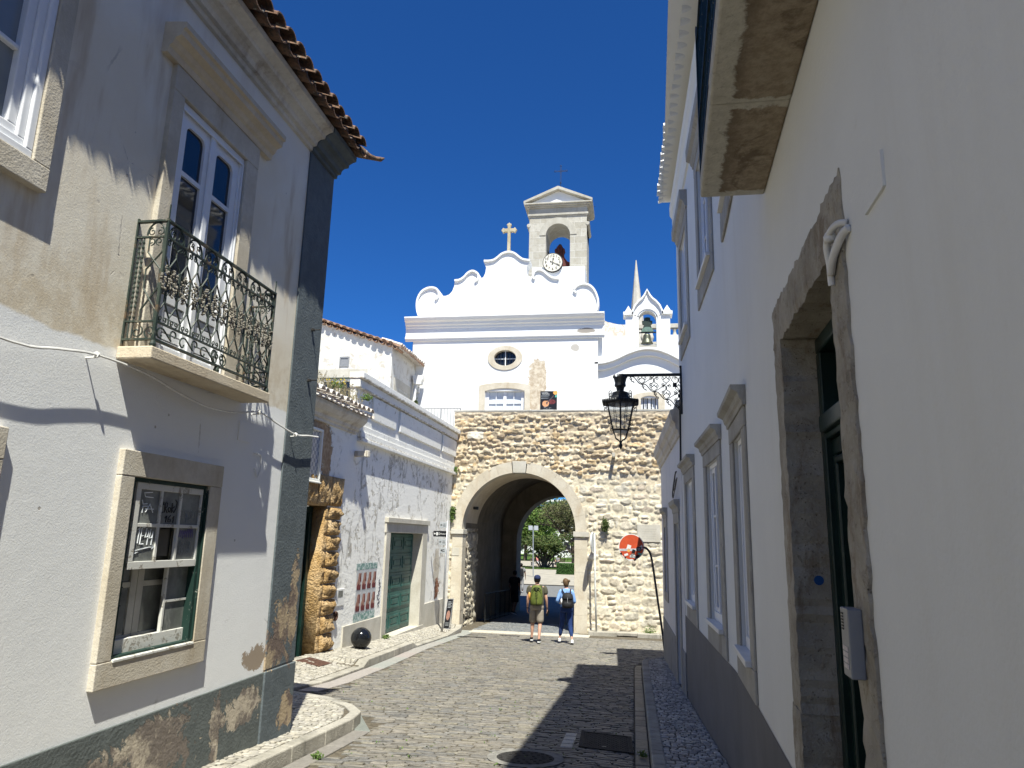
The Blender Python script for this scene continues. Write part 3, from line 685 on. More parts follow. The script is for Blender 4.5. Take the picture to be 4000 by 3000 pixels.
# beyond the gate: dark paving, road and park
sheet('gate_paving', MAT['asphalt'], fr(27, 52.4, 1.2), lambda y: -40 if y > 33.5 else -5.6, lambda y: 40 if y > 33.5 else -.9, lambda x, y: g(y)+.002)
sheet('park_paving', MAT['sand_paving'], [52.5, 60, 77.9], lambda y: -60, lambda y: 60, lambda x, y: g(44)+.05)
sheet('park_path', MAT['sand_paving'], [84.1, 95, 105], lambda y: -60, lambda y: 60, lambda x, y: g(44)+.05)
sheet('lawn', MAT['lawn'], [78, 84], lambda y: -60, lambda y: 60, lambda x, y: g(44)+.08)
sheet('lawn_far', MAT['lawn'], [105.1, 150], lambda y: -60, lambda y: 60, lambda x, y: g(44)+.08)
# ------------------------------------------------------------------ left house
LH = thing('whitewashed_house', 'cream and bluish white house with iron balcony and slate green corner strip', 'house', (-6.5, 0, g(5)), )
m = MB()
facade(m, FL, [-8, 7.43], [-2.75, -1.3, 1.2, 4.5], [(4.57, 5.55, -.90, .38), (2.36, 3.34, -.90, .38), (4.57, 5.56, 1.235, 3.36), (2.36, 3.36, 2.10, 3.38)], .16)
m.box(-9.5, -3.5, 7.425, 7.43, -2.75, 4.5); m.box(-9.5, -9.45, -8, 7.42, -2.75, 4.5); m.box(-9.45, -3.9, -8, -7.9, -2.75, 4.5)
o = m.build('wall', MAT['left_wall'], LH)
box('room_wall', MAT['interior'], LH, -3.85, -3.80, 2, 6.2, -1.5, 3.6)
m = MB(); m.fbox(FL, -8, 6.80, -2.75, -1.312, .001, .018); m.build('plinth', MAT['plinth_green'], LH, bevel=.008)
m = MB(); m.fbox(FL, 6.80, 7.432, -1.30, 4.155, .001, .020); m.fbox(FL, 6.79, 7.436, -2.75, -1.31, .001, .036); m.build('corner_pilaster', MAT['pilaster_green'], LH, bevel=.008)
PROF = [(0.0, 4.16), (0.036, 4.164), (0.04, 4.207), (0.08, 4.214), (0.092, 4.261), (0.12, 4.286), (0.172, 4.293), (0.18, 4.333), (0.224, 4.358), (0.264, 4.369), (0.268, 4.426), (0.0, 4.426)]
def prof_prism(m, prof, u0, u1, F, k=0.): m.prism([(a+k, b) for a, b in prof], lambda a, b, c: F(c, b, a), u0, u1)
m = MB(); prof_prism(m, PROF, -8, 6.79, FL); m.build('cornice', MAT['b2_cornice'], LH)
m = MB(); prof_prism(m, PROF, 6.792, 7.445, FL, .012); m.build('corner_capital', MAT['pilaster_green'], LH)

def barrel_eave(name_t, matc, parent, F, u0, u1, pitch, w_tip, z_tip, length, slope, r=.085, rows=1, jit=.012, white_ends=None, flip=False):
    """rows of half-round tiles: covers (convex) over channels; F(u,z,w)"""
    m = MB(); n = int((u1-u0)/pitch); K = 7
    for i in range(n+1):
        u = u0+i*pitch
        for row in range(rows):
            for kind in (0, 1):
                uu = u+(pitch/2 if kind else 0); L0 = row*length*.86; dw = rng.uniform(-jit, jit)-(0.0 if kind == 0 else .035); t = .016
                vs = []
                for s, rr in ((0., r), (length, r*.86)) if kind == 0 else ((0., r*.95), (length, r*.85)):
                    w = w_tip+dw-(L0+s)*math.cos(slope); z = z_tip+(L0+s)*math.sin(slope)+(0.028 if kind == 0 else -.022)+rng.uniform(-.004, .004)+row*.012
                    for ro in (rr, rr-t):
                        for k in range(K+1):
                            a = math.pi*k/K; h = ro*math.sin(a)*.82*(1 if kind == 0 else -1); vs.append(F(uu+ro*math.cos(a), z+h, w))
                k1 = K+1; fs = []
                for k in range(K):
                    fs += [(k, k+1, 2*k1+k+1, 2*k1+k), (k1+k, 3*k1+k, 3*k1+k+1, k1+k+1), (k, k1+k, k1+k+1, k+1), (2*k1+k, 2*k1+k+1, 3*k1+k+1, 3*k1+k)]
                fs += [(0, 2*k1, 3*k1, k1), (K, k1+K, 3*k1+K, 2*k1+K)]
                m.add(vs, fs)
    return m.build(name_t, matc, parent)
roof = barrel_eave('roof_tiles', MAT['tile_old'], LH, FL, -7.9, 7.36, .205, .42, 4.485, .46, R(20), .092, 2)
m = MB(); m.prism([(.25, 4.44), (-3.0, 5.62), (-6.0, 4.42), (.25, 4.43)], lambda a, b, c: FL(c, b, a), -8, 7.40); m.build('roof_slope', MAT['tile_old'], LH)
# upturned corner finial tile
m = MB(); pts = [(-3.26, 7.34, 4.50), (-3.18, 7.43, 4.49), (-3.11, 7.54, 4.49), (-3.06, 7.63, 4.51), (-3.02, 7.70, 4.535), (-2.99, 7.74, 4.57)]
m.tube(pts, [.08, .075, .04, .028, .03, .01], 8); m.build('corner_finial', MAT['tile_old'], LH, True)

def pane_bars(m, F, us, vs, t, w0, w1):
    for u in us[1:-1]: m.fbox(F, u-t/2, u+t/2, vs[0], vs[-1], w0, w1)
    for v in vs[1:-1]:
        for a, b in zip(us, us[1:]): m.fbox(F, a+(t/2 if a != us[0] else 0), b-(t/2 if b != us[-1] else 0), v-t/2, v+t/2, w0, w1)
def rect_frame(m, F, u0, u1, v0, v1, t, w0, w1, tb=None, tt=None):
    tb = tb or t; tt = tt or t
    m.fbox(F, u0, u1, v1-tt, v1, w0, w1); m.fbox(F, u0, u1, v0, v0+tb, w0, w1); m.fbox(F, u0, u0+t, v0+tb, v1-tt, w0, w1-.001); m.fbox(F, u1-t, u1, v0+tb, v1-tt, w0, w1-.001)
def pl(m, F, pts, r=.006, w=0.): m.tube([F(a, b, w) for a, b in pts], r, 4, flat=1.)
def left_window(u0, tags):
    d = u0-4.45
    FF = lambda u, v, w: FL(u+d, v, w)
    SS = lambda u, v, w: FL(u+d-.03, v, w+.052)       # sashes stand almost flush with the wall face
    W = surround(FF, 4.45, 5.70, -1.045, .54, .14, .17, .18, .17, -.16, .045, 'window', MAT['limestone'], LH)
    m = MB(); rect_frame(m, FF, 4.592, 5.528, -.873, .358, .045, -.15, .018, .02, .03); m.fbox(FF, 5.515, 5.528, -.853, .328, .018, .034); m.build('box_frame', MAT['green_wood'], W)
    m = MB(); rect_frame(m, SS, 4.70, 5.545, -.285, .33, .05, -.075, -.04, .055, .05); pane_bars(m, SS, [4.75, 4.995, 5.235, 5.495], [-.23, .025, .28], .026, -.07, -.043); m.build('upper_sash', MAT['old_white_wood'], W, bevel=.003)
    m = MB(); rect_frame(m, SS, 4.69, 5.56, -.86, -.24, .04, -.12, -.085, .10, .03); m.fbox(SS, 5.225, 5.25, -.76, -.27, -.115, -.088); m.fbox(SS, 5.25, 5.52, -.55, -.53, -.114, -.089); m.build('lower_sash', MAT['old_white_wood'], W, bevel=.003)
    m = MB(); m.fbox(SS, 4.63, 5.55, -.888, -.868, -.12, .0); m.build('window_board', MAT['old_white_wood'], W, bevel=.004)
    m = MB()
    for i, (a, b) in enumerate(((4.75, 4.982), (5.008, 5.222), (5.248, 5.495))):
        for j, (c, e) in enumerate(((-.23, .012), (.038, .28))):
            if (i, j) == (1, 0): continue
            m.fbox(SS, a, b, c, e, -.060, -.056)
    m.fbox(SS, 5.25, 5.52, -.53, -.27, -.104, -.10); m.fbox(SS, 5.25, 5.52, -.76, -.55, -.104, -.10)
    m.build('panes', MAT['glass_dirty'], W)
    m = MB(); m.fbox(SS, 5.02, 5.2, -.20, .0, -.10, -.09); m.build('missing_pane_backing', MAT['sheet_grey'], W)  # brown-grey sheet standing in for the inside behind the missing pane
    m = MB()
    for a, b in ((4.66, 5.0), (5.005, 5.42)):
        rect_frame(m, SS, a, b, -.87, .34, .07, -.19, -.165, .12, .1); m.fbox(SS, a+.07, b-.07, -.42, -.38, -.188, -.168)
    m.build('inner_casement', MAT['shutter'], W, bevel=.004)
    m = MB(); m.fbox(SS, 4.73, 4.93, -.75, .24, -.182, -.178); m.fbox(SS, 5.075, 5.35, -.75, .24, -.182, -.178); m.build('inner_panes', MAT['glass_dirty'], W)
    box('inner_door_board', MAT['shutter'], W, 5.42, 5.55, -.87, .34, -.2, -.17, F=SS)
    if not tags: return W
    B = MB(); w = -.054
    # black tag "CRok 161" on the top middle pane
    S = [[(0, .75), (-.05, 1.0), (-.18, .9), (-.24, .5), (-.18, .15), (0, .1)], [(.1, .1), (.14, .95), (.34, .9), (.3, .6), (.14, .55), (.38, .08)], [(.5, .2), (.44, .45), (.56, .6), (.68, .42), (.58, .18), (.5, .2)],
         [(.76, .1), (.8, 1.0)], [(1.02, .7), (.8, .42), (1.04, .15)], [(1.1, 1.2), (1.22, 1.05), (1.18, .6), (1.02, .2)], [(1.05, 1.25), (1.07, 1.3)], [(-.28, 0), (-.26, .04)]]
    for s in S: pl(B, SS, sp2([(5.04+p[0]*.13, .115+p[1]*.085) for p in s]), .0045, w)
    for s in ([(0, .6), (.12, .95), (.08, 0)], [(.42, 1.), (.24, .6), (.26, .1), (.42, .1), (.44, .45), (.27, .45)], [(.56, .6), (.68, .95), (.64, 0)]): pl(B, SS, [(5.07+p[0]*.16, .05+p[1]*.055) for p in s], .0042, w)
    B.build('black_tag', MAT['black_marker'], W); B = MB()
    for s in ([(0, 1), (.1, .7), (0, .5), (.12, .3)], [(.02, .2), (.1, 0), (.0, -.2)], [(0, -.4), (.12, -.6), (0, -.7)]): pl(B, SS, [(4.70+p[0]*.5, -.45+p[1]*.14) for p in s], .005, -.10)
    B.build('black_tag', MAT['black_marker'], W)
    B = MB()
    for s in ([(.0, .9), (.12, 1.05), (.08, .1)], [(.5, 1.05), (.28, 1.), (.26, .55), (.48, .55), (.26, .5), (.24, .05), (.5, .05)], [(.62, 1.), (.58, .45), (.8, .5)], [(.78, .85), (.76, .0)], [(.92, .95), (.88, .4), (1.12, .45)], [(1.1, .8), (1.06, .0)],
              [(-.1, -.35), (.9, -.15), (1.3, -.12), (1.1, .0)], [(1.3, -.12), (1.12, -.25)], [(-.1, -.35), (.2, -.42), (-.08, -.5)]): pl(B, SS, [(4.78+p[0]*.155, -.115+p[1]*.12) for p in s], .0042, w)
    B.build('white_tag', MAT['white_marker'], W); B = MB()
    for s in ([(.3, 1), (.0, .9), (.05, .62), (.35, .6)], [(-.05, .35), (.0, .05), (.15, .1)], [(.12, -.55), (.26, .1), (.4, -.55)], [(.1, -.3), (.42, -.28)], [(.0, -.1), (.0, -.6)], [(.0, -.1), (.18, -.08)]): pl(B, SS, [(4.80+p[0]*.3, .17+p[1]*.095) for p in s], .004, w)
    B.build('white_tag', MAT['white_marker'], W)
    B = MB()
    for k in range(9):
        u = 5.27+.018*k; B_ = [(u, .06+.11*rng.random()), (u+.02, .08+.12*rng.random()), (u+.035, .05+.1*rng.random()), (u+.03, .15)]; pl(B, SS, B_, .0018, w)
        B_ = [(u, -.2+.06*rng.random()), (u+.015, -.11+.03*rng.random()), (u+.03, -.2+.07*rng.random()), (u+.04, -.15)]; pl(B, SS, B_, .0018, w)
    B.build('scratchy_tag', MAT['grey_marker'], W)
    B = MB()
    for k in range(7): pl(B, SS, sp2([(5.27+.025*k, -.07+.03*rng.random()), (5.285+.025*k, -.01+.02*rng.random()), (5.30+.025*k, -.06)]), .004, w)
    B.build('violet_tag', MAT['violet_marker'], W)
    return W
left_window(4.45, True)['label'] = 'flaking sash window with graffiti on its panes and one pane missing'
left_window(2.24, False)['label'] = 'sash window whose stone edge shows at the left border'

# balcony door with stone hood
m = MB()
m.fbox(FL, 4.45, 5.735, 3.347, 3.555, -.16, .045); m.fbox(FL, 4.45, 4.588, 1.235, 3.345, -.16, .043); m.fbox(FL, 5.542, 5.735, 1.235, 3.345, -.16, .043)
D = m.build('balcony_door', MAT['limestone'], LH, bevel=.006)
m = MB(); HP = [(0, 3.557), (.05, 3.56), (.06, 3.61), (.085, 3.63), (.10, 3.67), (.155, 3.695), (.16, 3.745), (.185, 3.755), (.185, 3.80), (0, 3.82)]
m.prism(HP, lambda a, b, c: FL(c, b, a), 4.30, 5.93); m.build('hood', MAT['slab_stone'], D)
m = MB(); rect_frame(m, FL, 4.59, 5.54, 1.236, 3.344, .05, -.12, .012, .02, .06); rect_frame(m, FL, 4.60, 5.53, 1.26, 3.29, .02, .012, .024); m.build('frame', MAT['white_paint'], D, bevel=.006)
for a, b in ((4.642, 5.058), (5.066, 5.488)):
    m = MB(); g0, g1 = a+.078, b-.082
    m.fbox(FL, a, g0, 1.26, 3.282, -.05, -.006); m.fbox(FL, g1, b, 1.26, 3.282, -.05, -.006)
    for z0, z1 in ((1.26, 1.36), (1.70, 1.78), (2.76, 2.80), (3.195, 3.282)): m.fbox(FL, g0, g1, z0, z1, -.049, -.007)
    for s, e in ((g0, 1), (g1, -1)): m.prism([(s, 3.195), (s+e*.06, 3.195)]+[(s+e*(.06-.06*math.sin(R(t))), 3.135+.06*math.cos(R(t))) for t in (25, 50, 75, 90)], FL, -.048, -.008)
    lf = m.build('leaf', MAT['white_paint'], D, bevel=.006)
    m = MB()
    for k in range(6): m.fbox(FL, g0, g1, 1.365+k*.056, 1.408+k*.056, -.045, -.02)
    m.build('louvred_panel', MAT['white_paint'], D)
    m = MB(); m.fbox(FL, g0, g1, 1.78, 2.76, -.035, -.03); m.fbox(FL, g0, g1, 2.80, 3.195, -.035, -.03); m.build('pane', MAT['glass_dark'], D)
m = MB(); m.fbox(FL, 5.03, 5.094, 1.26, 3.282, -.005, .014); m.build('meeting_stile', MAT['white_paint'], D, bevel=.008)

# upper window at the left border
W = surround(FL, 2.20, 3.455, 1.955, 3.50, .13, .125, .14, .15, -.16, .055, 'window', MAT['limestone'], LH)
m = MB(); rect_frame(m, FL, 2.332, 3.328, 2.107, 3.358, .05, -.1, .04); rect_frame(m, FL, 2.382, 3.278, 2.157, 3.308, .05, -.1, .02); rect_frame(m, FL, 2.432, 3.228, 2.207, 3.258, .06, -.1, .0); m.fbox(FL, 2.492, 3.168, 2.72, 2.75, -.09, -.01); m.build('frame', MAT['white_paint'], W, bevel=.007)
m = MB(); m.fbox(FL, 2.48, 3.18, 2.25, 3.21, -.05, -.045); m.build('pane', simple('pale_grey_blue_pane', (.20, .23, .255), .12, .5, var=.1, sc=2), W)  # pale inside and grey-blue reflection put into the glass colour

# balcony
BAL = box('balcony_slab', MAT['slab_stone'], LH, -3.4995, -3.23, 4.28, 5.94, 1.14, 1.23, bevel=.01)
RX = -3.255
def FP(u, v, w): return (RX+w, u, v)                      # front panel
def FN(u, v, w): return (RX-u, 4.315+w, v)                 # near end, u from the front corner towards the wall
def FF_(u, v, w): return (RX-u, 5.905-w, v)
m = MB()
for F, L in ((FP, None), (FN, .235), (FF_, .235)):
    a, b = (4.315, 5.905) if L is None else (0, L)
    for z, t, d in ((2.165, .007, .016), (2.045, .006, .009), (1.415, .006, .009), (1.285, .007, .014)): m.fbox(F, a, b, z-t, z+t, -d, d)
m.build('rail', MAT['rail_iron'], BAL)
m = MB()
for u in (4.315, 5.905):
    m = MB(); m.box(RX-.010, RX+.010, u-.010, u+.010, 1.275, 2.18); m.box(RX-.004, RX+.004, u-.004, u+.004, 2.18, 2.29); m.lathe([(.0, 1.225), (.020, 1.228), (.024, 1.25), (.016, 1.275), (.0, 1.28)], (RX, u, 0), 8); m.build('corner_post', MAT['rail_iron'], BAL)
    m = MB(); m.box(-3.50, -3.488, u-.008, u+.008, 1.23, 2.19); m.build('wall_post', MAT['rail_iron'], BAL)
m = MB(); m.lathe([(.0, 1.225), (.020, 1.228), (.024, 1.25), (.016, 1.275), (.0, 1.28)], (RX, 5.1, 0), 8); m.build('foot', MAT['rail_iron'], BAL)
lat = MB(); scr = MB()
def T(mb, F, pts, r=.0068, n=5): mb.tube([F(a, b, 0) for a, b in pts], r, n)
p = .1325
for k in range(12):
    c = 4.315+p*(k+.5)
    for s in (-1, 1):
        T(lat, FP, [(c+s*p/2, 1.42), (c+s*p/2, 1.475), (c+s*.006, 1.565), (c-s*p/2*.0+s*.006, 1.62)])
        T(lat, FP, [(c+s*.006, 1.62), (c+s*.006, 1.835)], .006)
        T(lat, FP, [(c+s*.006, 1.835), (c+s*p/2, 1.925), (c+s*p/2, 1.975), (c+s*.012, 2.03)])
        T(lat, FP, [(c+s*.006, 1.62), (c+s*p/2, 1.70), (c+s*p/2, 1.76), (c+s*.006, 1.835)], .005)
        # little curls at top and bottom of each bay
        T(scr, FP, spiral(c+s*.024, 2.008, .024, .007, 90, 90-s*400, 10), .005, 4)
        T(scr, FP, spiral(c+s*.022, 1.448, .022, .006, -90, -90+s*400, 10), .005, 4)
for F, L in ((FN, .235), (FF_, .235)):
    for uu in (.175, .205):
        T(lat, F, [(uu, 1.29), (uu, 2.045)], .006)
        for k in range(16): scr.ball(F(uu, 1.45+k*.037, 0), (.011, .011, .016), 6, 4)
    for k in range(2):
        c = .075+.0*k
        T(lat, F, [(c-.055, 1.42), (c-.055, 1.5), (c+.055, 1.66), (c+.055, 1.8), (c-.055, 1.93), (c-.055, 2.04)] if k == 0 else [(c+.055, 1.42), (c+.055, 1.5), (c-.055, 1.66), (c-.055, 1.8), (c+.055, 1.93), (c+.055, 2.04)])
    T(scr, F, arc(.085, 2.06, .07, .095, 0, 180, 12), .007)
    for s in (-1, 1):
        T(scr, F, spiral(.085+s*.032, 2.085, .032, .008, 90, 90-s*420, 12), .005, 4); T(scr, F, spiral(.085+s*.03, 2.01, .03, .008, -90, -90-s*420, 12), .005, 4)
        T(scr, F, spiral(.085+s*.05, 1.34, .05, .012, 90 if s > 0 else -90, (90 if s > 0 else -90)+400, 14), .006, 4)
for k in range(7):
    c = 4.315+.227*(k+.5)
    T(scr, FP, arc(c, 2.055, .088, .10, 0, 180, 12), .0075)
    for s in (-1, 1):
        T(scr, FP, spiral(c+s*.042, 2.082, .042, .01, 90, 90-s*430, 12), .006, 4); T(scr, FP, spiral(c+s*.03, 2.105, .022, .006, -60, -60+s*360, 8), .005, 4)
def Sscroll(u0, u1, z, h):
    c = (u0+u1)/2; d = (u1-u0)
    T(scr, FP, spiral(u0+.05, z-h*.12, .012, .052, 360, 60, 10)[::1] + [(c, z)] + spiral(u1-.05, z+h*.12, .052, .012, 240, -60, 10), .0065)
for k in range(6):
    if k == 3: continue
    u0 = 4.33+k*.262; Sscroll(u0, u0+.25, 1.35, .12)
for s in (-1, 1):
    for rr, zz in ((.055, 1.335), (.03, 1.36)): T(scr, FP, spiral(5.115+s*rr, zz, rr, .01, 90, 90-s*430, 14), .006)
T(scr, FP, arc(5.115, 1.35, .075, .08, 180, 360, 12), .007)
for k in range(13):
    c = 4.315+p*k; flo = MB()
    if k in (0, 12): c += (.03 if k == 0 else -.03)
    for j in range(13):
        z = 1.73+(j-6)*.0165; sp = .036*math.sin(math.pi*(j+.6)/13.2); n = 2 if sp < .02 else 3
        for i in range(n):
            du = (i-(n-1)/2)*sp*1.1; flo.ball(FP(c+du+rng.uniform(-.005, .005), z+rng.uniform(-.004, .004), rng.uniform(-.008, .014)), (.008+rng.random()*.004, .011, .010), 5, 4)
    flo.build('flower_cluster', MAT['flower_metal'], BAL)
lat.build('lattice_bars', MAT['rail_iron'], BAL); scr.build('scrollwork', MAT['rail_iron'], BAL)
# small fittings fixed on the wall
for u, v in ((7.18, 2.2), (7.19, 1.63)):
    m = MB(); m.tube([FL(u, v, .0), FL(u, v, .12)], .007, 5); m.fbox(FL, u-.02, u+.02, v-.012, v+.012, .02, .05)
    m.build('wall_pin', MAT['cast_iron'], LH)
m = MB(); m.fbox(FL, 5.93, 6.14, .80, .98, .0, .008); m.build('painted_over_plaque', MAT['left_wall'], LH, bevel=.004)
m = MB(); m.tube([FL(u, v, .012) for u, v in sp2([(6.22, .72), (6.34, .71), (6.37, .62), (6.32, .50), (6.26, .58)])], .006, 5); m.build('loose_wire', MAT['cable_white'], LH)
# cable across the facade
m = MB(); cp = [(2.4, 1.05), (3.37, 1.01), (3.7, 1.055), (4.02, 1.10), (4.5, 1.09), (4.9, 1.03), (5.32, .99), (5.75, 1.02), (6.13, 1.09), (6.5, 1.04), (6.9, .99), (7.2, 1.02), (7.44, 1.04)]
m.tube([FL(a, b, .075) for a, b, _ in spline([(a, b, 0) for a, b in cp], 4)], .009, 6)
cab = m.build('wall_cable', MAT['cable_white']); tag(cab, 'white cable sagging across the left house below its balcony', 'cable')
m = MB()
for u, v in ((4.02, 1.10), (6.13, 1.09), (6.9, .99)):
    m = MB(); m.tube([FL(u, v-.02, 0), FL(u, v-.018, .075)], .006, 5); m.lathe([(.022, -.006), (.022, .006)], FL(u, v, .075), 8, 'y'); m.build('cable_clip', MAT['cable_white'], cab)
# ------------------------------------------------------------------ right house
RH = thing('white_corner_house', 'tall shaded white house with grey foot band, old stone doorway and damp stained balcony', 'house', (3, 4, g(4)))
m = MB()
DR = (2.56, 3.64, -2.3, 1.0)
wins = [(9.72, 11.12), (7.2, 8.6), (5.36, 6.52)]
holes = [(2.40, 3.74, -2.3, 1.1)]+[(a+.22, b-.22, -.85, .84) for a, b in wins]+[(a+.22, b-.22, 2.98, 4.5) for a, b in wins]
facade(m, FR, [-8, 11.62]+fr(4.8, 7.6, .14), [-2.75, 5.6], holes, .2)
m.box(xw(11.62), 6, 11.615, 11.62, -2.9, 5.6); m.box(5.95, 6, -8, 11.6, -2.9, 5.6); m.box(xw(-8), 6, -8, -7.95, -2.9, 5.6)
m.build('wall', MAT['white_wall'], RH)
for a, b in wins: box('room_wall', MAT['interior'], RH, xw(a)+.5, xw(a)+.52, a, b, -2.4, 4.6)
m = MB(); us = [-8, 1]+[2.30]; 
for seg in ([-8, 0, 2.30], [3.86]+fr(4.2, 7.6, .2)+[9, 11.58]):
    for a, b in zip(seg, seg[1:]): m.add([FR(a, -2.75, .004), FR(b, -2.75, .004), FR(b, -1.075, .004), FR(a, -1.075, .004)], [(0, 1, 2, 3)])
weld(m.build('foot_band', MAT['grey_plinth'], RH))
def rough_box(F, u0, u1, v0, v1, w0, w1, amp, step=.06):
    m = MB()
    nu, nv = max(2, int((u1-u0)/step)), max(2, int((v1-v0)/step))
    r2 = random.Random(int((u0+v1*7)*1000)); fr_ = lambda: r2.uniform(-amp, amp)
    g0 = [[None]*(nv+1) for _ in range(nu+1)]
    for i in range(nu+1):
        for j in range(nv+1):
            e = i in (0, nu) or j in (0, nv)
            g0[i][j] = (u0+(u1-u0)*i/nu+fr_()*(1.6 if i in (0, nu) else .3), v0+(v1-v0)*j/nv+fr_()*(1.6 if j in (0, nv) else .3), w1+fr_()*.5-(amp*.7 if e else 0))
    vs = [F(*g0[i][j]) for i in range(nu+1) for j in range(nv+1)]; ix = lambda i, j: i*(nv+1)+j
    fs = [(ix(i, j), ix(i+1, j), ix(i+1, j+1), ix(i, j+1)) for i in range(nu) for j in range(nv)]
    rim = [(i, 0) for i in range(nu)]+[(nu, j) for j in range(nv)]+[(i, nv) for i in range(nu, 0, -1)]+[(0, j) for j in range(nv, 0, -1)]
    o = len(vs); vs += [F(g0[i][j][0], g0[i][j][1], w0) for i, j in rim]
    for k in range(len(rim)):
        l = (k+1) % len(rim); fs.append((ix(*rim[k]), ix(*rim[l]), o+l, o+k))
    m.add(vs, fs); return m
# windows, two storeys of three
def right_window(u0, u1, v0, v1, vs0, vtop, hood, far):
    d = .22
    W = surround(FR, u0, u1, v0, v1, d-.002, d-.002, v1-vtop, vs0-v0-.001, -.0005, .022, 'window', MAT['limestone_grey'], RH, .008)
    m = MB(); pr = [(.0, v1+.002), (.03, v1+.002), (.035, v1+.035), (.05, v1+.05), (.06, v1+.09), (.105, v1+.115), (.11, v1+hood), (0, v1+hood)]
    m.prism(pr, lambda a, b, c: FR(c, b, a), u0-.05, u1+.05); m.build('hood', MAT['limestone_grey'], W, bevel=.004)
    m = MB(); m.fbox(FR, u0+.16, u1-.16, vs0, vs0+.045, -.19, .065); m.build('sill', MAT['white_plastic'], W, bevel=.006)
    a, b, c, e = u0+d+.004, u1-d-.004, vs0+.047, vtop-.003; mid = (a+b-.05)/2
    m = MB(); m.fbox(FR, b-.048, b+.003, vs0+.05, vtop-.004, -.19, -.06); m.build('dark_reveal_strip', MAT['dark_green'], W)  # dark strip set along the far reveal of the opening
    m = MB(); rect_frame(m, FR, a, b-.05, c, e, .045, -.11, -.022, .09)
    rect_frame(m, FR, a+.046, mid-.001, c+.091, e-.046, .05, -.095, -.035); rect_frame(m, FR, mid+.001, b-.096, c+.091, e-.046, .05, -.095, -.035); m.fbox(FR, mid-.02, mid+.02, c+.1, e-.05, -.034, -.016)
    h = e-c
    for k in (.34, .66): m.fbox(FR, a+.097, mid-.052, c+h*k-.012, c+h*k+.012, -.09, -.04); m.fbox(FR, mid+.052, b-.147, c+h*k-.012, c+h*k+.012, -.09, -.04)
    m.build('casement', MAT['white_paint'], W, bevel=.004)
    m = MB(); m.fbox(FR, a+.096, mid-.051, c+.14, e-.095, -.075, -.07); m.fbox(FR, mid+.051, b-.146, c+.14, e-.095, -.075, -.07); m.build('panes', MAT['glass_dark'], W)
    return W
for i, (a, b) in enumerate(wins):
    right_window(a, b, -1.065, .985, -.85, .84, .15, i)
    right_window(a, b, 2.75, 4.66, 2.97, 4.5, .26, i)
# door with ragged stone frame
m = rough_box(FR, 2.30, 3.86, 1.0, 1.215, -.2, .010, .008, .035); a = rough_box(FR, 3.642, 3.85, -.74, .999, -.2, .010, .006, .035); b = rough_box(FR, 3.642, 3.86, -2.3, -.742, -.2, .014, .007, .035); c = rough_box(FR, 2.31, 2.50, -2.3, .999, -.2, .016, .007, .035)
for q in (a, b, c): m.add(q.v, q.f)
DD = m.build('door', MAT['old_stone'], RH, smooth=False)
m = MB(); m.fbox(FR, 2.503, 3.639, -2.3, .997, -.27, -.24); rect_frame(m, FR, 2.504, 3.638, -2.3, .996, .075, -.24, -.155); m.fbox(FR, 2.637, 3.563, .52, .60, -.238, -.135); m.fbox(FR, 2.637, 3.563, .49, .52, -.238, -.16); m.fbox(FR, 3.06, 3.14, -2.3, .49, -.238, -.165)
m.build('frame', MAT['dark_green'], DD, bevel=.008)
m = MB()
for a, b in ((2.64, 3.058), (3.142, 3.56)):
    rect_frame(m, FR, a, b, -2.25, .488, .075, -.238, -.185, .3); rect_frame(m, FR, a+.08, b-.08, -1.2, .40, .03, -.236, -.175); m.fbox(FR, a+.12, b-.12, -1.85, -1.3, -.238, -.195)
m.build('leaf', MAT['dark_green'], DD, bevel=.008)
m = MB()
for a, b in ((2.75, 2.95), (3.25, 3.45)):
    m.fbox(FR, a, b, -1.16, .36, -.236, -.228)
m.fbox(FR, 2.66, 3.54, .63, .90, -.236, -.228); m.build('pane', MAT['glass_dark'], DD)
m = MB()
for a, b in ((2.75, 2.95), (3.25, 3.45)):
    for k in range(7): m.fbox(FR, a, b, -1.05+k*.2, -1.04+k*.2, -.22, -.21)
    m.fbox(FR, (a+b)/2-.006, (a+b)/2+.006, -1.16, .36, -.209, -.199)
m.build('grille', MAT['iron'], DD)
m = MB(); m.lathe([(.0, 0), (.022, .0), (.022, .002), (0, .002)], (xw(3.64)+.105, 3.636, -.16), 14, 'y'); m.build('blue_dot', MAT['blue_dot'], DD)
# balcony above the door, eave, conduits
m = MB(); N = 12; ys = [1.0+2.94*i/N for i in range(N+1)]
m.fbox(FR, 1.0, 3.02, 1.94, 2.06, .001, .355); m.fbox(FR, 3.023, 3.94, 1.942, 2.06, .001, .353)
BR = m.build('balcony_slab', MAT['balcony_under'], RH, bevel=.012)
m = MB()
for k in range(30):
    u = 1.05+k*.098; F = FR
    m.tube([F(u, 2.06, .335), F(u, 3.0, .335)], .009, 5)
    for z in (2.3, 2.55, 2.8): m.tube([F(u+a, z+b, .335) for a, b in spiral(.05, 0, .045, .01, 180, -200, 9)], .007, 4)
for z in (2.12, 2.42, 2.95): m.fbox(FR, 1.0, 3.94, z, z+.02, .32, .35)
for k in range(3):
    m.tube([FR(3.92, 2.06, .33-.1*k), FR(3.92, 3.0, .33-.1*k)], .009, 5)
m.fbox(FR, 3.90, 3.94, 2.95, 2.98, 0, .35); m.fbox(FR, 3.90, 3.94, 2.12, 2.14, 0, .35); m.fbox(FR, 3.905, 3.94, 2.06, 3.05, .315, .352)
m.build('railing', MAT['rail_dark'], BR)
m = MB(); CP = [(0, 5.12), (.03, 5.125), (.035, 5.2), (.05, 5.24), (.055, 5.38), (.09, 5.44), (.095, 5.58), (.0, 5.60)]
for a, b in ((7.0, 11.66), (-8, 7.0)): m.prism(CP, lambda p, q, c: FR(c, q, p), a, b)
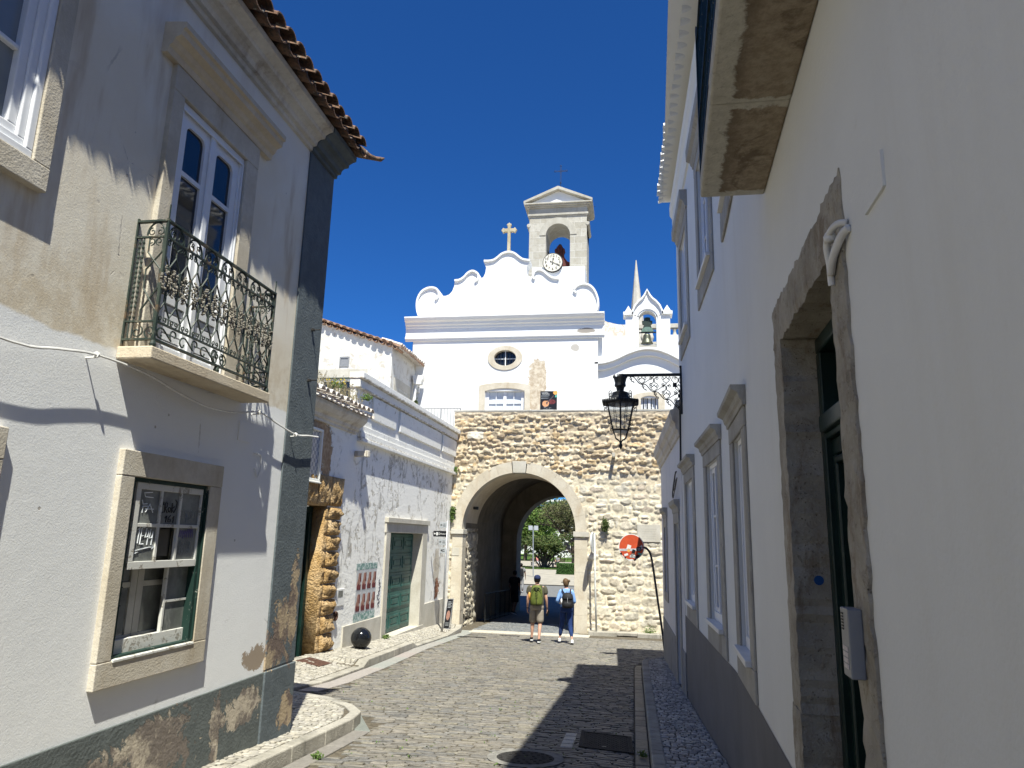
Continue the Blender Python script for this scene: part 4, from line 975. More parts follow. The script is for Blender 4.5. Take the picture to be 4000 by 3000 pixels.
m.build('cornice', MAT['white_trim'], RH)
barrel_eave('eave_tiles', simple('white_painted_tiles', (.78, .775, .75), .9, .15, var=.06), RH, FR, 6.9, 11.68, .2, .31, 5.76, .5, R(14), .09, 2)
barrel_eave('eave_tiles', MAT['white_trim'], RH, FR, -7.9, 6.75, .2, .31, 5.76, .5, R(14), .09, 1)
m = MB(); m.prism([(.2, 5.70), (-2.5, 6.5), (-5, 5.7)], lambda a, b, c: FR(c, b, a), -8, 11.66); m.build('roof_slope', MAT['white_trim'], RH)
m = MB(); F = FR
m.tube([F(u, v, w) for u, v, w in spline([(2.25, 1.0, .005), (2.27, 1.005, .03), (2.325, .995, .045), (2.365, .965, .045), (2.39, .92, .034), (2.41, .87, .028), (2.415, .85, .026)], 5)], .0115, 8)
m.lathe([(.020, 0), (.021, .018), (.014, .032), (0, .036)], F(2.335, .972, .04), 10, 'z')
m.tube([F(u, v, w) for u, v, w in spline([(2.23, .975, .005), (2.27, .965, .02), (2.34, .925, .032), (2.40, .885, .030)], 5)], .0135, 8)
m.build('conduit', MAT['white_plastic'], RH, True)
m = MB(); m.fbox(FR, 1.868, 1.878, .93, 1.035, .0, .008); m.fbox(lambda u, v, w: FR(u, v+(u-1.884)*.02, w), 1.879, 2.05, .928, .938, .0, .008); m.build('cable_cover', MAT['white_wall'], RH)
m = MB(); m.fbox(FR, 2.375, 2.47, -.385, -.185, .018, .06)
IC = m.build('intercom', MAT['grey_plastic'], RH, bevel=.004); IC['label'] = 'grey metal door intercom with four name plates'
m = MB()
pn = simple('paper_name_plate', (.62, .55, .54), .5, var=.2, sc=40)
for k in range(4): m = MB(); m.fbox(FR, 2.395, 2.455, -.36+k*.017, -.347+k*.017, .0605, .062); m.build('name_plate', pn, IC)
m = MB(); 
for k in range(6): m.fbox(FR, 2.43, 2.455, -.25+k*.009, -.245+k*.009, .0605, .062)
m.build('speaker_slots', MAT['black'], IC)

# ------------------------------------------------------------------ low house past the corner
LR = thing('low_white_house', 'low stained white house between the tall shaded house and the stone gate wall', 'house', (3, 14, g(14)))
def F2(u, v, w): return (1.0-.0186*u-w-.004, u, v)
m = MB()
facade(m, F2, [11.625, 17.15], [-2.9, 1.9], [(12.36, 13.14, -2.45, .30), (15.42, 16.06, -1.02, .30)], .22)
m.box(F2(17.15, 0, 0)[0], 6, 17.145, 17.15, -3, 1.9); m.box(F2(12, 0, 0)[0]+.3, 6, 11.63, 17.1, 1.85, 1.9); m.box(5.9, 6, 11.63, 17.1, -3, 1.84)
m.build('wall', MAT['r2_wall'], LR)
m = MB()
for a, b in ((11.625, 12.18), (13.32, 17.152)): box('foot_band', MAT['r2_grey'], LR, a, b, -2.95, -1.63, .001, .012, F=F2, bevel=.004)
m = MB(); CP2 = [(0, 1.66), (.03, 1.67), (.035, 1.74), (.07, 1.78), (.08, 1.86), (.13, 1.92), (.135, 1.98), (.15, 2.02), (.15, 2.08), (0, 2.12), (-.6, 2.2), (-.6, 1.66)]
m.prism(CP2, lambda p, q, c: F2(c, q, p), 11.64, 17.32); m.build('cornice', MAT['b2_cornice'], LR)
m = MB(); m.box(.72, 6, 11.64, 17.3, 2.2, 2.24); m.build('flat_roof', MAT['r2_wall'], LR)
for a, b, c, e, nm in ((12.18, 13.32, -2.45, .48, 'door'), (15.22, 16.26, -1.2, .48, 'window')):
    W = surround(F2, a, b, c, e, .18, .18, .18, .18 if nm == 'window' else 0, 0, .025, nm, MAT['limestone_grey'], LR)
    m = MB(); pr = [(0, e+.002), (.03, e+.004), (.04, e+.08), (.09, e+.13), (.10, e+.2), (0, e+.2)]; m.prism(pr, lambda p, q, cc: F2(cc, q, p), a-.06, b+.06); m.build('hood', MAT['limestone_grey'], W)
    if nm == 'door':
        m = MB(); m.fbox(F2, a+.181, b-.181, c, e-.181, -.2, -.12); rect_frame(m, F2, a+.25, b-.25, c+.3, -.4, .08, -.12, -.10); m.build('leaf', MAT['dark_green'], W); m = MB(); m.fbox(F2, a+.05, b-.05, c-.3, c+.02, -.2, .14); m.build('step', MAT['limestone_grey'], W, bevel=.01)
    else:
        m = MB(); rect_frame(m, F2, a+.182, b-.182, c+.182, e-.182, .06, -.16, -.10); m.build('casement', MAT['old_white_wood'], W); m = MB(); m.fbox(F2, a+.24, b-.24, c+.24, e-.24, -.14, -.13); m.build('pane', MAT['glass_dark'], W)
# ------------------------------------------------------------------ peeling low house on the left (tile eave, parapet, garage)
PH = thing('peeling_low_house', 'low peeling white house with panelled parapet, green garage door and rough ochre stone doorway', 'house', (-8, 18, g(18)))
m = MB()
facade(m, FB, [11.3, 24.02], [-3.1, 2.5], [(12.55, 14.0, -2.6, .58), (17.80, 20.80, -2.75, .12)], .34)
m.box(-12, xb2(11.3), 11.3, 11.35, -3.1, 2.5); m.box(-12, -11.9, 11.4, 24, -3.1, 2.5)
m.build('wall', MAT['b2_wall'], PH)
m = MB(); m.box(-12, -6.4, 11.3, 24, 2.35, 2.45); m.build('flat_roof', MAT['r2_wall'], PH)
# rusticated doorway
def bossed(F, u0, u1, v0, v1, w0, boss):
    """block with a rough swollen face"""
    nu, nv = max(4, int((u1-u0)/.055)), max(4, int((v1-v0)/.055)); m = MB(); vs = []; ph = [rng.uniform(0, 6) for _ in range(6)]
    for i in range(nu+1):
        for j in range(nv+1):
            s, t = i/nu, j/nv; e = min(s*(u1-u0), (1-s)*(u1-u0), t*(v1-v0), (1-t)*(v1-v0)); k = min(e/.07, 1); k = k*k*(3-2*k)
            n = .5+.3*math.sin(9*s*(u1-u0)/.3+ph[0]+2*math.sin(7*t+ph[1]))+.3*math.sin(8*t+ph[2]+3*s)+rng.uniform(-.25, .25)
            vs.append(F(u0+(u1-u0)*s, v0+(v1-v0)*t, w0+k*boss*n))
    ix = lambda i, j: i*(nv+1)+j; fs = [(ix(i, j), ix(i+1, j), ix(i+1, j+1), ix(i, j+1)) for i in range(nu) for j in range(nv)]
    rim = [(i, 0) for i in range(nu)]+[(nu, j) for j in range(nv)]+[(i, nv) for i in range(nu, 0, -1)]+[(0, j) for j in range(nv, 0, -1)]
    o = len(vs); vs += [F(u0+(u1-u0)*i/nu, v0+(v1-v0)*j/nv, 0.) for i, j in rim]
    for k in range(len(rim)): l = (k+1) % len(rim); fs.append((ix(*rim[k]), ix(*rim[l]), o+l, o+k))
    m.add(vs, fs); return m
m = MB(); z = -2.32
while z < .5:
    h = min(rng.uniform(.30, .36), .53-z)
    if h < .12: break
    q = bossed(FB, 14.12, 14.66, z+.012, z+h-.012, .05, .10); m.add(q.v, q.f); q = bossed(FB, 13.935, 14.11, z+.008, z+h-.006, .03, .035); m.add(q.v, q.f)
    z += h
for u0, u1 in ((12.3, 12.9), (12.91, 13.5), (13.51, 14.1), (14.11, 14.70)):
    q = bossed(lambda u, v, w: FB(u+(v-.6)*(u-13.3)*.12, v, w), u0, u1-.012, .56, 1.15, .045, .05); m.add(q.v, q.f)
m.fbox(FB, 13.93, 14.70, -2.62, -2.33, .0, .11); m.fbox(FB, 13.93, 14.01, -2.6, .54, -.33, .03); m.fbox(FB, 12.5, 14.01, .535, .60, -.33, .04)
DW = m.build('stone_doorway', MAT['rusticated'], PH, True)
m = MB(); m.fbox(FB, 12.55, 13.92, -2.6, .52, -.32, -.28); rect_frame(m, FB, 12.552, 13.918, -2.6, .52, .12, -.279, -.22)
for z0, z1 in ((-2.3, -1.6), (-1.45, -.6), (-.45, .2)): m.fbox(FB, 13.28, 13.72, z0, z1, -.278, -.25)
m.build('door_leaf', MAT['dark_green'], DW, bevel=.01)
# azulejo-style shop board half hidden by the corner
m = MB(); rect_frame(m, FB, 12.5, 13.42, .98, 2.02, .05, .02, .11); m.fbox(FB, 12.5, 13.44, .95, .98, .02, .13); SBD = m.build('framed_wall_board', MAT['white_trim'], PH, bevel=.008)
q = G('blue_grey_patterned_tiles', .35, .4); x, y, z = q.xyz(); pat = q.m2('SINE', q.mul(y, 42.)); pz_ = q.m2('SINE', q.mul(z, 42.)); pp = q.sm(q.add(q.mul(pat, pz_), q.mul(q.noise(20, 3), .8)), .3, .5)
q.fin(q.mix(pp, (.50, .50, .49), (.22, .25, .29)))
m = MB(); m.fbox(FB, 12.55, 13.37, 1.03, 1.97, .02, .06); m.build('tile_panel', q.m, SBD)
# cornice and first row of tiles over the doorway
CB = [(0, 2.19), (.05, 2.195), (.055, 2.25), (.10, 2.27), (.115, 2.33), (.20, 2.38), (.27, 2.46), (.285, 2.50), (.285, 2.56), (0, 2.58)]
m = MB(); m.prism(CB, lambda p, q, c: FB(c, q, p), 11.3, 15.25); m.build('eave_cornice', MAT['b2_cornice'], PH)
barrel_eave('eave_tiles', MAT['tile_white'], PH, FB, 11.4, 15.2, .235, .42, 2.64, .42, R(16), .105, 2, .02)
m = MB(); m.prism([(.25, 2.60), (-2.0, 3.2), (-2.0, 2.5), (.25, 2.58)], lambda a, b, c: FB(c, b, a), 11.32, 15.0); m.build('eave_roof', MAT['tile_red'], PH)
# parapet with panels and mouldings
m = MB()
m.fbox(FB, 15.05, 24.02, 2.30, 3.45, -.10, .045)
m.fbox(FB, 15.0, 24.06, 3.44, 3.585, -.12, .225); m.fbox(FB, 15.02, 24.04, 3.24, 3.435, -.11, .14)
for a, b in ((16.05, 17.72), (18.03, 22.05), (22.27, 24.0)): m.fbox(FB, a, b, 2.66, 3.20, .045, .10)
m.fbox(FB, 15.35, 24.03, 2.30, 2.44, .046, .075); m.fbox(FB, 15.4, 24.03, 2.14, 2.298, -.1, .10); m.fbox(FB, 15.4, 24.03, 2.055, 2.138, -.1, .145)
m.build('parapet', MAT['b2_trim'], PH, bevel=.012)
m = MB(); m.fbox(FB, 15.30, 15.42, 1.70, 1.83, .0, .26); m.fbox(FB, 15.29, 15.43, 1.69, 1.84, .255, .285); m.fbox(FB, 15.29, 15.43, 1.69, 1.84, .30, .33); m.build('drain_spout', MAT['b2_cornice'], PH, bevel=.02)
# garage door
m = MB()
m.fbox(FB, 17.58, 21.22, .052, .30, -.3, .05); m.fbox(FB, 17.62, 17.928, -2.75, .05, -.3, .048); m.fbox(FB, 20.722, 21.2, -2.75, .05, -.3, .048)
m.fbox(FB, 17.56, 21.24, .302, .43, 0, .10); m.fbox(FB, 17.6, 21.1, -2.9, -2.52, -.3, .06)
GD = m.build('garage_door', MAT['limestone_pale'], PH, bevel=.008)
m = MB(); m.fbox(FB, 17.93, 20.718, -2.515, .048, -.30, -.27); 
for k in range(5):
    z0 = -2.50+k*.505
    m.fbox(FB, 17.95, 20.70, z0, z0+.495, -.268, -.24)
    for j in range(3):
        u0 = 18.05+j*.88; rect_frame(m, FB, u0, u0+.78, z0+.09, z0+.42, .07, -.239, -.222); m.fbox(FB, u0+.13, u0+.65, z0+.19, z0+.32, -.238, -.222)
m.build('panelled_leaf', MAT['garage_green'], GD, bevel=.008)
m = MB()
for a, b, t in ((15.28, 17.60, -1.945), (21.24, 23.35, -1.96)): box('foot_slab', MAT['limestone_pale'], PH, a, b, -3.0, t, 0, .035, F=FB, bevel=.008)
m = MB(); m.fbox(FB, 14.80, 15.26, -1.50, -1.15, .0, .02); MT = m.build('meter_box', MAT['white_plastic'], PH, bevel=.006); box('window', MAT['glass_dirty'], MT, 14.92, 15.16, -1.32, -1.19, .02, .024, F=FB)
m = MB(); m.lathe([(.045, 0), (.095, .0), (.10, .03), (.085, .05), (.05, .045), (.045, 0)], (xb2(14.75)+.03, 14.78, -1.68), 14, 'x'); m.build('rusty_ring', MAT['rusty'], PH)
# pasted posters: two rows of four identical sheets
PG = 'fly posters pasted beside the garage door'
base = None
for r in range(2):
    for k in range(4):
        u0 = 15.92+k*.315; v0 = -1.74+r*.47
        if base is None:
            m = MB(); m.fbox(FB, u0, u0+.305, v0, v0+.455, .003, .006); base = m.build('poster', MAT['poster_paper'])
            PF = lambda a, b, w: FB(u0+a, v0+b, w)
            m = MB(); m.prism(sp2([(.03, .10), (.06, .05), (.2, .07), (.24, .2), (.26, .33), (.2, .40), (.12, .38), (.10, .27), (.05, .2), (.03, .10)], 3), PF, .006, .008); m.build('figure', MAT['skin_print'], base)
            m = MB(); m.prism([(.05, .03), (.27, .03), (.27, .15), (.18, .13), (.12, .17), (.05, .12)], PF, .0085, .010); m.prism([(.20, .22), (.28, .20), (.27, .40), (.23, .40)], PF, .0085, .010); m.build('dark_print', MAT['wine'], base)
            o = base
        else:
            o = copy_tree(base, None, (xb2(u0)-xb2(15.92), u0-15.92, v0+1.74))
        tag(o, 'one of eight identical white sheets with a dark red figure, beside the garage door', 'poster', PG)
m = MB(); pass
q = G('torn_green_poster', .7, .2); n = q.noise(9, 6, .7, None, 1.); q.fin(q.mix(q.sm(n, .46, .54), (.50, .56, .54), (.14, .25, .22)))
for z0, z1, wh in ((-.80, -.66, 'above'), (-1.93, -1.76, 'below')): tag(box('torn_poster', q.m, None, 15.88, 17.2, z0, z1, .003, .006, F=FB), 'torn greenish poster strip just %s the two rows of white sheets' % wh, 'poster')
m = MB()
for k in range(7): 
    u, v = 17.34+rng.uniform(-.05, .08), -1.1-.09*k; m.tube([FB(u+a, v+b, .003) for a, b in ((0, 0), (.07, .03), (.02, -.04), (.1, -.05), (.03, -.09))], .006, 4)
tag(m.build('wall_tag', MAT['black_marker']), 'black scribbled tag on the white wall between posters and garage', 'graffiti')
# ------------------------------------------------------------------ stone gate wall with the arched passage
def FG(u, v, w): return (u, 24-w, v)
def fbm(nx, ny, cell, seed):
    r = np.random.default_rng(seed); out = np.zeros((nx, ny)); amp = 1.
    for o in range(4):
        c = max(cell/2**o, 1.5); gx, gy = int(nx/c)+3, int(ny/c)+3; a = r.random((gx, gy))-.5
        X = np.arange(nx)/c; Y = np.arange(ny)/c; i = X.astype(int); j = Y.astype(int); fx = (X-i); fy = (Y-j); fx = fx*fx*(3-2*fx); fy = fy*fy*(3-2*fy)
        A = a[i][:, j]; B_ = a[i+1][:, j]; C_ = a[i][:, j+1]; D_ = a[i+1][:, j+1]
        out += amp*(A*(1-fx)[:, None]*(1-fy)+B_*fx[:, None]*(1-fy)+C_*(1-fx)[:, None]*fy+D_*fx[:, None]*fy); amp *= .5
    return out
def rubble(u0, u1, v0, v1, st, seed, split=2.15, blocks=()):
    r = random.Random(seed); nx, ny = int((u1-u0)/st)+1, int((v1-v0)/st)+1
    U = u0+np.arange(nx)*st; V = v0+np.arange(ny)*st; UU, VV = np.meshgrid(U, V, indexing='ij')
    H = np.zeros((nx, ny)); n1 = fbm(nx, ny, .30/st, seed); n2 = fbm(nx, ny, .10/st, seed+1); n3 = fbm(nx, ny, 1.2/st, seed+2)
    t = np.clip((VV+n3*1.4-split)/1.6+.35, 0, 1)[..., None]
    C = np.array((.62, .55, .41))*(1-t)+np.array((.50, .41, .29))*t; C = C*(1+.25*n1[..., None])
    H += .012*n1+.010*n2
    B_ = [(.54, .48, .37), (.58, .52, .41), (.50, .44, .34), (.54, .46, .36), (.46, .42, .34), (.60, .55, .45)]; A_ = [(.50, .39, .25), (.42, .33, .21), (.56, .45, .30), (.36, .28, .19), (.58, .48, .34), (.52, .38, .22), (.46, .39, .29), (.60, .52, .38), (.54, .44, .30), (.44, .35, .24)]
    def put(cx, cz, hw, hh, h, col, pw, rot):
        q2 = 1.5 if cz > split else 1.0; rg = 1. if cz > split else .45
        i0, i1 = max(0, int((cx-hw*1.25-u0)/st)), min(nx, int((cx+hw*1.25-u0)/st)+2); j0, j1 = max(0, int((cz-hh*1.3-v0)/st)), min(ny, int((cz+hh*1.3-v0)/st)+2)
        if i1 <= i0 or j1 <= j0: return
        x = UU[i0:i1, j0:j1]-cx; z = VV[i0:i1, j0:j1]-cz; c, s = math.cos(rot), math.sin(rot); xx, zz = x*c+z*s, -x*s+z*c
        d = (np.abs(xx)/hw)**pw+(np.abs(zz)/hh)**pw+q2*n2[i0:i1, j0:j1]+.3*n1[i0:i1, j0:j1]
        k = np.clip((1.12-d)/(.42 if cz > split else .26), 0, 1); k = k*k*(3-2*k)
        hh_ = k*(h+rg*(.030*n1[i0:i1, j0:j1]+.03*n2[i0:i1, j0:j1])+(zz/hh)*r.uniform(-.012, .016)+(xx/hw)*r.uniform(-.012, .012)); S = H[i0:i1, j0:j1]; S[:] = np.maximum(S, hh_)
        kk = np.clip((1.1-d)/.2, 0, 1)[..., None]; CC = C[i0:i1, j0:j1]; CC[:] = CC*(1-kk)+kk*np.array(col)*(1+.45*n2[i0:i1, j0:j1][..., None])
    z = v0
    while z < v1-.03:
        up = z > split
        h = r.uniform(.10, .19) if up else r.uniform(.15, .33)
        if z+h > v1: h = v1-z
        x = u0-r.uniform(0, .3); wob = r.uniform(0, 6)
        while x < u1:
            w = r.choice((r.uniform(.10, .2), r.uniform(.16, .36))) if up else r.choice((r.uniform(.14, .26), r.uniform(.24, .56)))
            if not up and r.random() < .25: w *= .55
            cz = z+h/2+.045*math.sin(x*1.7+wob)+.035*math.sin(x*4.3+2*wob)+r.uniform(-.035, .035)
            if r.random() < (.12 if up else .09): x += w*.6; continue
            upx = up or (x < -1.4 and z > .9 and r.random() < .75); col = r.choice(A_ if upx else B_); k = r.uniform(.8, 1.12)
            if not up and h > .22 and r.random() < .22:
                put(x+w/2, cz-h*.24, w*.45, h*.22, r.uniform(.03, .05), tuple(v*k for v in col), 2.6, r.uniform(-.06, .06)); put(x+w/2, cz+h*.26, w*.43, h*.2, r.uniform(.03, .05), tuple(v*k for v in r.choice(B_)), 2.6, r.uniform(-.06, .06))
            else:
                put(x+w/2, cz, w*.5-(.004 if up else .022), h*.5*(r.uniform(.72, 1.12) if up else r.uniform(.7, .98))-(.002 if up else .010), r.uniform(.025, .08) if up else r.uniform(.014, .036), tuple(v*k for v in col), r.uniform(2.0, 3.2), r.uniform(-.25, .25) if up else r.uniform(-.15, .15))
            x += w
        z += h
    for cx, cz, hw, hh, col in blocks: put(cx, cz, hw, hh, .035, col, 7., 0.)
    return U, V, H, C
def rubble_mesh(m, U, V, H, C, F, keep=lambda u, v: True, w0=0.):
    nx, ny = H.shape; vs = []; o = len(m.v)
    for i in range(nx):
        for j in range(ny): m.v.append(F(U[i], V[j], w0+H[i, j]))
    m.c += [tuple(c) for c in np.clip(C, .02, .9).reshape(-1, 3)]
    for i in range(nx-1):
        for j in range(ny-1):
            if keep((U[i]+U[i+1])/2, (V[j]+V[j+1])/2): a = o+i*ny+j; m.f.append((a, a+ny, a+ny+1, a+1))
GW = thing('stone_gate_wall', 'old rubble stone town wall with a round arched passage through it', 'gate', (-3.73, 24.2, g(24)))
AX, AZ, AR = -3.73, .25, 1.9
U_, V_, H_, C_ = rubble(-6.05, 1.95, -2.98, 4.24, .027, 5, 2.1, [(-5.28, 3.42, .27, .12, (.60, .55, .45)), (-1.0, -2.2, .35, .14, (.66, .60, .47))])
top = np.clip((V_-4.0)/.2, 0, 1)[None, :]; H_ = H_*(1-.75*top)+.03*top; C_ = C_*(1-.5*top[..., None])+np.array((.42, .37, .29))*.5*top[..., None]
def keep(u, v):
    if v > AZ: return math.hypot(u-AX, v-AZ) > AR+.30
    return not (-5.86 < u < -1.52)
m = MB(); rubble_mesh(m, U_, V_, H_, C_, FG, keep)
rb = m.build('rubble_face', MAT['rubble'], GW, smooth=True, recalc=False)
m = MB(); m.box(-6.06, 1.95, 23.955, 24.6, 4.235, 4.30); m.build('coping', MAT['limestone_grey'], GW, bevel=.012)
m = MB()
m.box(-6.06, -5.86, 24.06, 33, -3.4, 4.23); m.box(-9, -6.061, 24.3, 33, -3.4, 3.3); m.box(-5.858, -5.62, 24.5, 33, -3.4, 4.2)
m.box(-1.52, 6, 24.06, 26.3, -3.4, 4.235); m.box(1.95, 6, 23.96, 24.06, -3.4, 4.235); m.box(-1.1, 6, 26.301, 33, -3.4, 4.2)
m.box(-5.618, -1.525, 24.35, 33, 2.56, 4.22); m.box(-6.06, 6, 33.01, 33.05, 2.6, 4.2)
m.build('wall_mass', limestone('shade_darkened_stone', (.20, .165, .12), (.28, .24, .18), (.13, .10, .075), .7, .7), GW)  # stone colour darkened to deepen the shade of the passage
# ashlar arch: voussoirs, keystone, imposts, piers
m = MB(); n = 13; a0 = 0.
for i in range(n):
    if i == 6: continue
    t0, t1 = 180*i/n+.04, 180*(i+1)/n-.04
    m.strip(arc(AX, AZ, AR+.37, AR+.37, t0, t1, 5), arc(AX, AZ, AR, AR, t0, t1, 5), FG, -.45, .062+rng.uniform(-.002, .002))
AR_ = m.build('arch_stones', MAT['gate_stone'], GW, bevel=.003)
m = MB(); m.prism([(AX-.21, AZ+AR-.01), (AX+.21, AZ+AR-.01), (AX+.245, AZ+AR+.38), (AX-.245, AZ+AR+.38)], FG, -.45, .075); m.build('keystone', MAT['limestone_pale'], AR_, bevel=.01)
for x0, x1 in ((-5.95, -5.60), (-1.86, -1.44)):
    z = -3.0; m = MB()
    for h in (.62, .78, .55, .72, .40):
        z1 = min(z+h, .07); m.fbox(FG, x0+rng.uniform(-.006, .006), x1+rng.uniform(-.006, .006), z, z1-.002, -.48, .058+rng.uniform(-.002, .002)); z = z1
    m.build('pier_stones', MAT['gate_stone'], GW, bevel=.004)
for x0, x1, z0 in ((-6.0, -5.57, .08), (-1.90, -1.38, .075)): box('impost', MAT['limestone_pale'], GW, x0, x1, z0, .245, -.48, .12, F=FG, bevel=.012)
# reveal: rough jambs and plastered vault
FJ = lambda u, v, w: (-5.62+w, u, v)
a, b, c, d = rubble(24.5, 26.35, -3.0, .3, .035, 9, 9.)
m = MB(); rubble_mesh(m, a, b, c*1.6, d*.92, FJ); m.build('rough_jamb', MAT['rubble'], GW, smooth=True, recalc=False)
m = MB(); m.strip(arc(AX, AZ, AR+.5, AR+.5, 0, 180, 36), arc(AX, AZ, AR+.004, AR+.004, 0, 180, 36), FG, -2.3, -.452); m.build('vault', limestone('plastered_vault', (.62, .52, .38), (.72, .63, .49), (.50, .37, .23), .5, .3), GW, smooth=False)
m = MB(); m.strip(arc(-3.4, AZ, 3.0, 3.0, 0, 180, 28), arc(-3.4, AZ, 2.24, 2.24, 0, 180, 28), FG, -7.7, -2.31); m.build('inner_vault', bpy.data.materials['shade_darkened_stone'], GW)
m = MB(); m.strip(arc(-3.05, -.08, 3.2, 2.9, 0, 180, 28), arc(-3.05, -.08, 1.93, 1.93, 0, 180, 28), FG, -9.0, -7.71); m.box(-5.9, -4.98, 31.71, 33, -3.4, -.08); m.box(-1.12, -.5, 31.71, 33, -3.4, -.08); m.build('far_arch', bpy.data.materials['shade_darkened_stone'], GW)
m = MB(); m.fbox(FG, -.62, -.52, 2.66, 2.80, 0, .40); m.build('drain_spout', MAT['limestone_pale'], GW, bevel=.015)
m = MB(); m.fbox(FG, .16, .90, -.03, .52, 0, .055); PQ = m.build('stone_plaque', MAT['limestone_pale'], GW, bevel=.006)
m = MB()
for k in range(5): 
    w = .5-.06*(k % 2); m.fbox(FG, .53-w/2, .53+w/2, .37-k*.075, .378-k*.075, .055, .0565)
m.build('engraved_lines', MAT['limestone_grey'], PQ)
m = MB(); m.fbox(FG, -5.95, -5.70, -.62, -.36, .058, .07); m.build('small_plate', MAT['limestone_pale'], GW)
m = MB(); m.tube([(-5.63, 24.9, 1.0), (-5.5, 24.9, 1.0), (-5.42, 24.9, .95)], .02, 6); m.box(-5.46, -5.3, 24.84, 24.96, .93, 1.03); tag(m.build('wall_spotlight', MAT['iron']), 'small black spotlight fixed inside the left side of the arch', 'light')
def railing(name, lab, p, q, z0f, h, n, mat, r=.012):
    t = thing(name, lab, 'railing', ((p[0]+q[0])/2, (p[1]+q[1])/2, z0f((p[1]+q[1])/2)))
    m = MB(); A, B_ = Vector((*p, z0f(p[1]))), Vector((*q, z0f(q[1])))
    for dz in (h, .08): m.tube([A+Vector((0, 0, dz)), B_+Vector((0, 0, dz))], r*1.3, 5)
    m.build('rails', mat, t); m = MB()
    for i in range(n+1):
        a = A+(B_-A)*i/n; m.tube([a, a+Vector((0, 0, h))], r*(2 if i % 6 == 0 else .8), 5)
    m.build('bars', mat, t); return t
railing('terrace_railing', 'grey metal railing on the terrace left of the stone gate top', (-9, 25.0), (-6.1, 25.0), lambda y: 3.55, 1.0, 24, MAT['grey_plastic'])
railing('passage_railing', 'dark metal railing along the left side of the gate passage', (-5.25, 26.4), (-5.0, 30.2), lambda y: g(y), 1.0, 30, MAT['iron'], .010)
# ------------------------------------------------------------------ church front
CH = thing('church', 'sunlit white church front with scrolled curving gable, deep cornice and oval window above the gate', 'church', (-5, 29, 4.2))
m = MB(); facade(m, FC, [-9.0, -1.27], [3.2, 9.0], [(-5.50, -4.60, 6.86, 7.50), (-5.83, -4.21, 4.3, 5.80)], .3)
m.box(-1.275, -1.27, 28, 36, 3.2, 9.0); m.box(-9.0, -8.99, 28, 36, 3.2, 9.0); m.box(-8.98, -1.28, 28.3, 36, 8.7, 8.75); m.box(-9, -1.27, 28.9, 28.95, 4, 8.6)
m.build('wall', MAT['church_wall'], CH)
CC = [(0, 7.95), (.07, 7.955), (.085, 8.02), (.12, 8.05), (.12, 8.12), (.05, 8.16), (.05, 8.50), (.09, 8.52), (.10, 8.60), (.17, 8.63), (.19, 8.73), (.29, 8.78), (.34, 8.86), (.36, 8.89), (.36, 8.95), (0, 8.99)]
m = MB(); m.prism(CC, lambda p, q, c: FC(c, q, p), -9.32, -1.0); m.build('cornice', MAT['church_wall'], CH)
OUT = [(-8.78, 8.96), (-8.90, 9.25), (-8.95, 9.6), (-8.90, 9.92), (-8.75, 10.18), (-8.53, 10.32), (-8.31, 10.36), (-8.12, 10.32), (-7.98, 10.2), (-7.88, 10.02), (-7.80, 9.95), (-7.69, 9.94), (-7.52, 10.0), (-7.40, 10.15), (-7.33, 10.35), (-7.31, 10.64), (-7.1, 10.66), (-6.92, 10.78), (-6.78, 10.94), (-6.57, 11.04), (-6.38, 10.98), (-6.26, 10.86), (-6.17, 10.68), (-6.08, 10.72), (-6.0, 10.9), (-5.97, 11.15), (-6.07, 11.36), (-6.06, 11.47), (-5.85, 11.46), (-5.64, 11.5), (-5.48, 11.62), (-5.30, 11.76), (-5.02, 11.83), (-4.76, 11.76), (-4.56, 11.6), (-4.4, 11.48), (-4.2, 11.43), (-4.10, 11.42), (-4.10, 11.30), (-4.22, 11.14), (-4.24, 10.9), (-4.18, 10.72), (-4.05, 10.66), (-3.98, 10.72), (-3.90, 10.9), (-3.72, 10.98), (-3.52, 10.92), (-3.34, 10.76), (-3.15, 10.62), (-2.86, 10.56), (-2.87, 10.35), (-2.80, 10.1), (-2.66, 9.95), (-2.48, 9.89), (-2.34, 9.93), (-2.25, 10.08), (-2.12, 10.22), (-1.88, 10.3), (-1.62, 10.24), (-1.42, 10.06), (-1.29, 9.8), (-1.22, 9.5), (-1.26, 9.2), (-1.38, 8.96)]
m = MB(); m.prism(OUT, FC, -.55, -.02); m.build('gable', MAT['church_wall'], CH)
def coping(m, path, t=.075): m.ribbon(path[::-1], t, FC, -.03, .07)
m = MB()
coping(m, sp2(OUT[0:9]+[(-7.93, 10.02), (-7.97, 9.86), (-8.09, 9.76)], 3))
coping(m, sp2(OUT[15:22]+[(-6.24, 10.72), (-6.28, 10.58), (-6.40, 10.50)], 3))
coping(m, sp2(OUT[27:38], 3))
coping(m, sp2([(-3.92, 10.52), (-4.0, 10.62)]+OUT[43:50], 3))
coping(m, sp2([(-2.16, 9.86), (-2.28, 9.96)]+OUT[55:65], 3))
m.build('gable_coping', MAT['church_wall'], CH, bevel=.01)
ell = lambda rx, rz: [(-5.05+rx*math.cos(2*math.pi*k/40), 7.18+rz*math.sin(2*math.pi*k/40)) for k in range(40)]
m = MB(); m.ring(ell(.72, .52), ell(.455, .325), FC, -.18, .035); OV = m.build('oval_window', MAT['limestone'], CH, bevel=.01)
m = MB(); m.prism(ell(.5, .36), FC, -.25, -.20); m.build('pane', MAT['glass_dark'], OV)
m = MB(); m.fbox(FC, -5.5, -4.6, 7.16, 7.195, -.17, -.14); m.fbox(FC, -5.07, -5.035, 6.86, 7.5, -.139, -.11); m.build('glazing_bars', MAT['white_paint'], OV)
m = MB()
for k in range(6): u = -5.36+k*.125; m.tube([FC(u, 6.88, -.07), FC(u, 7.48, -.07)], .013, 5)
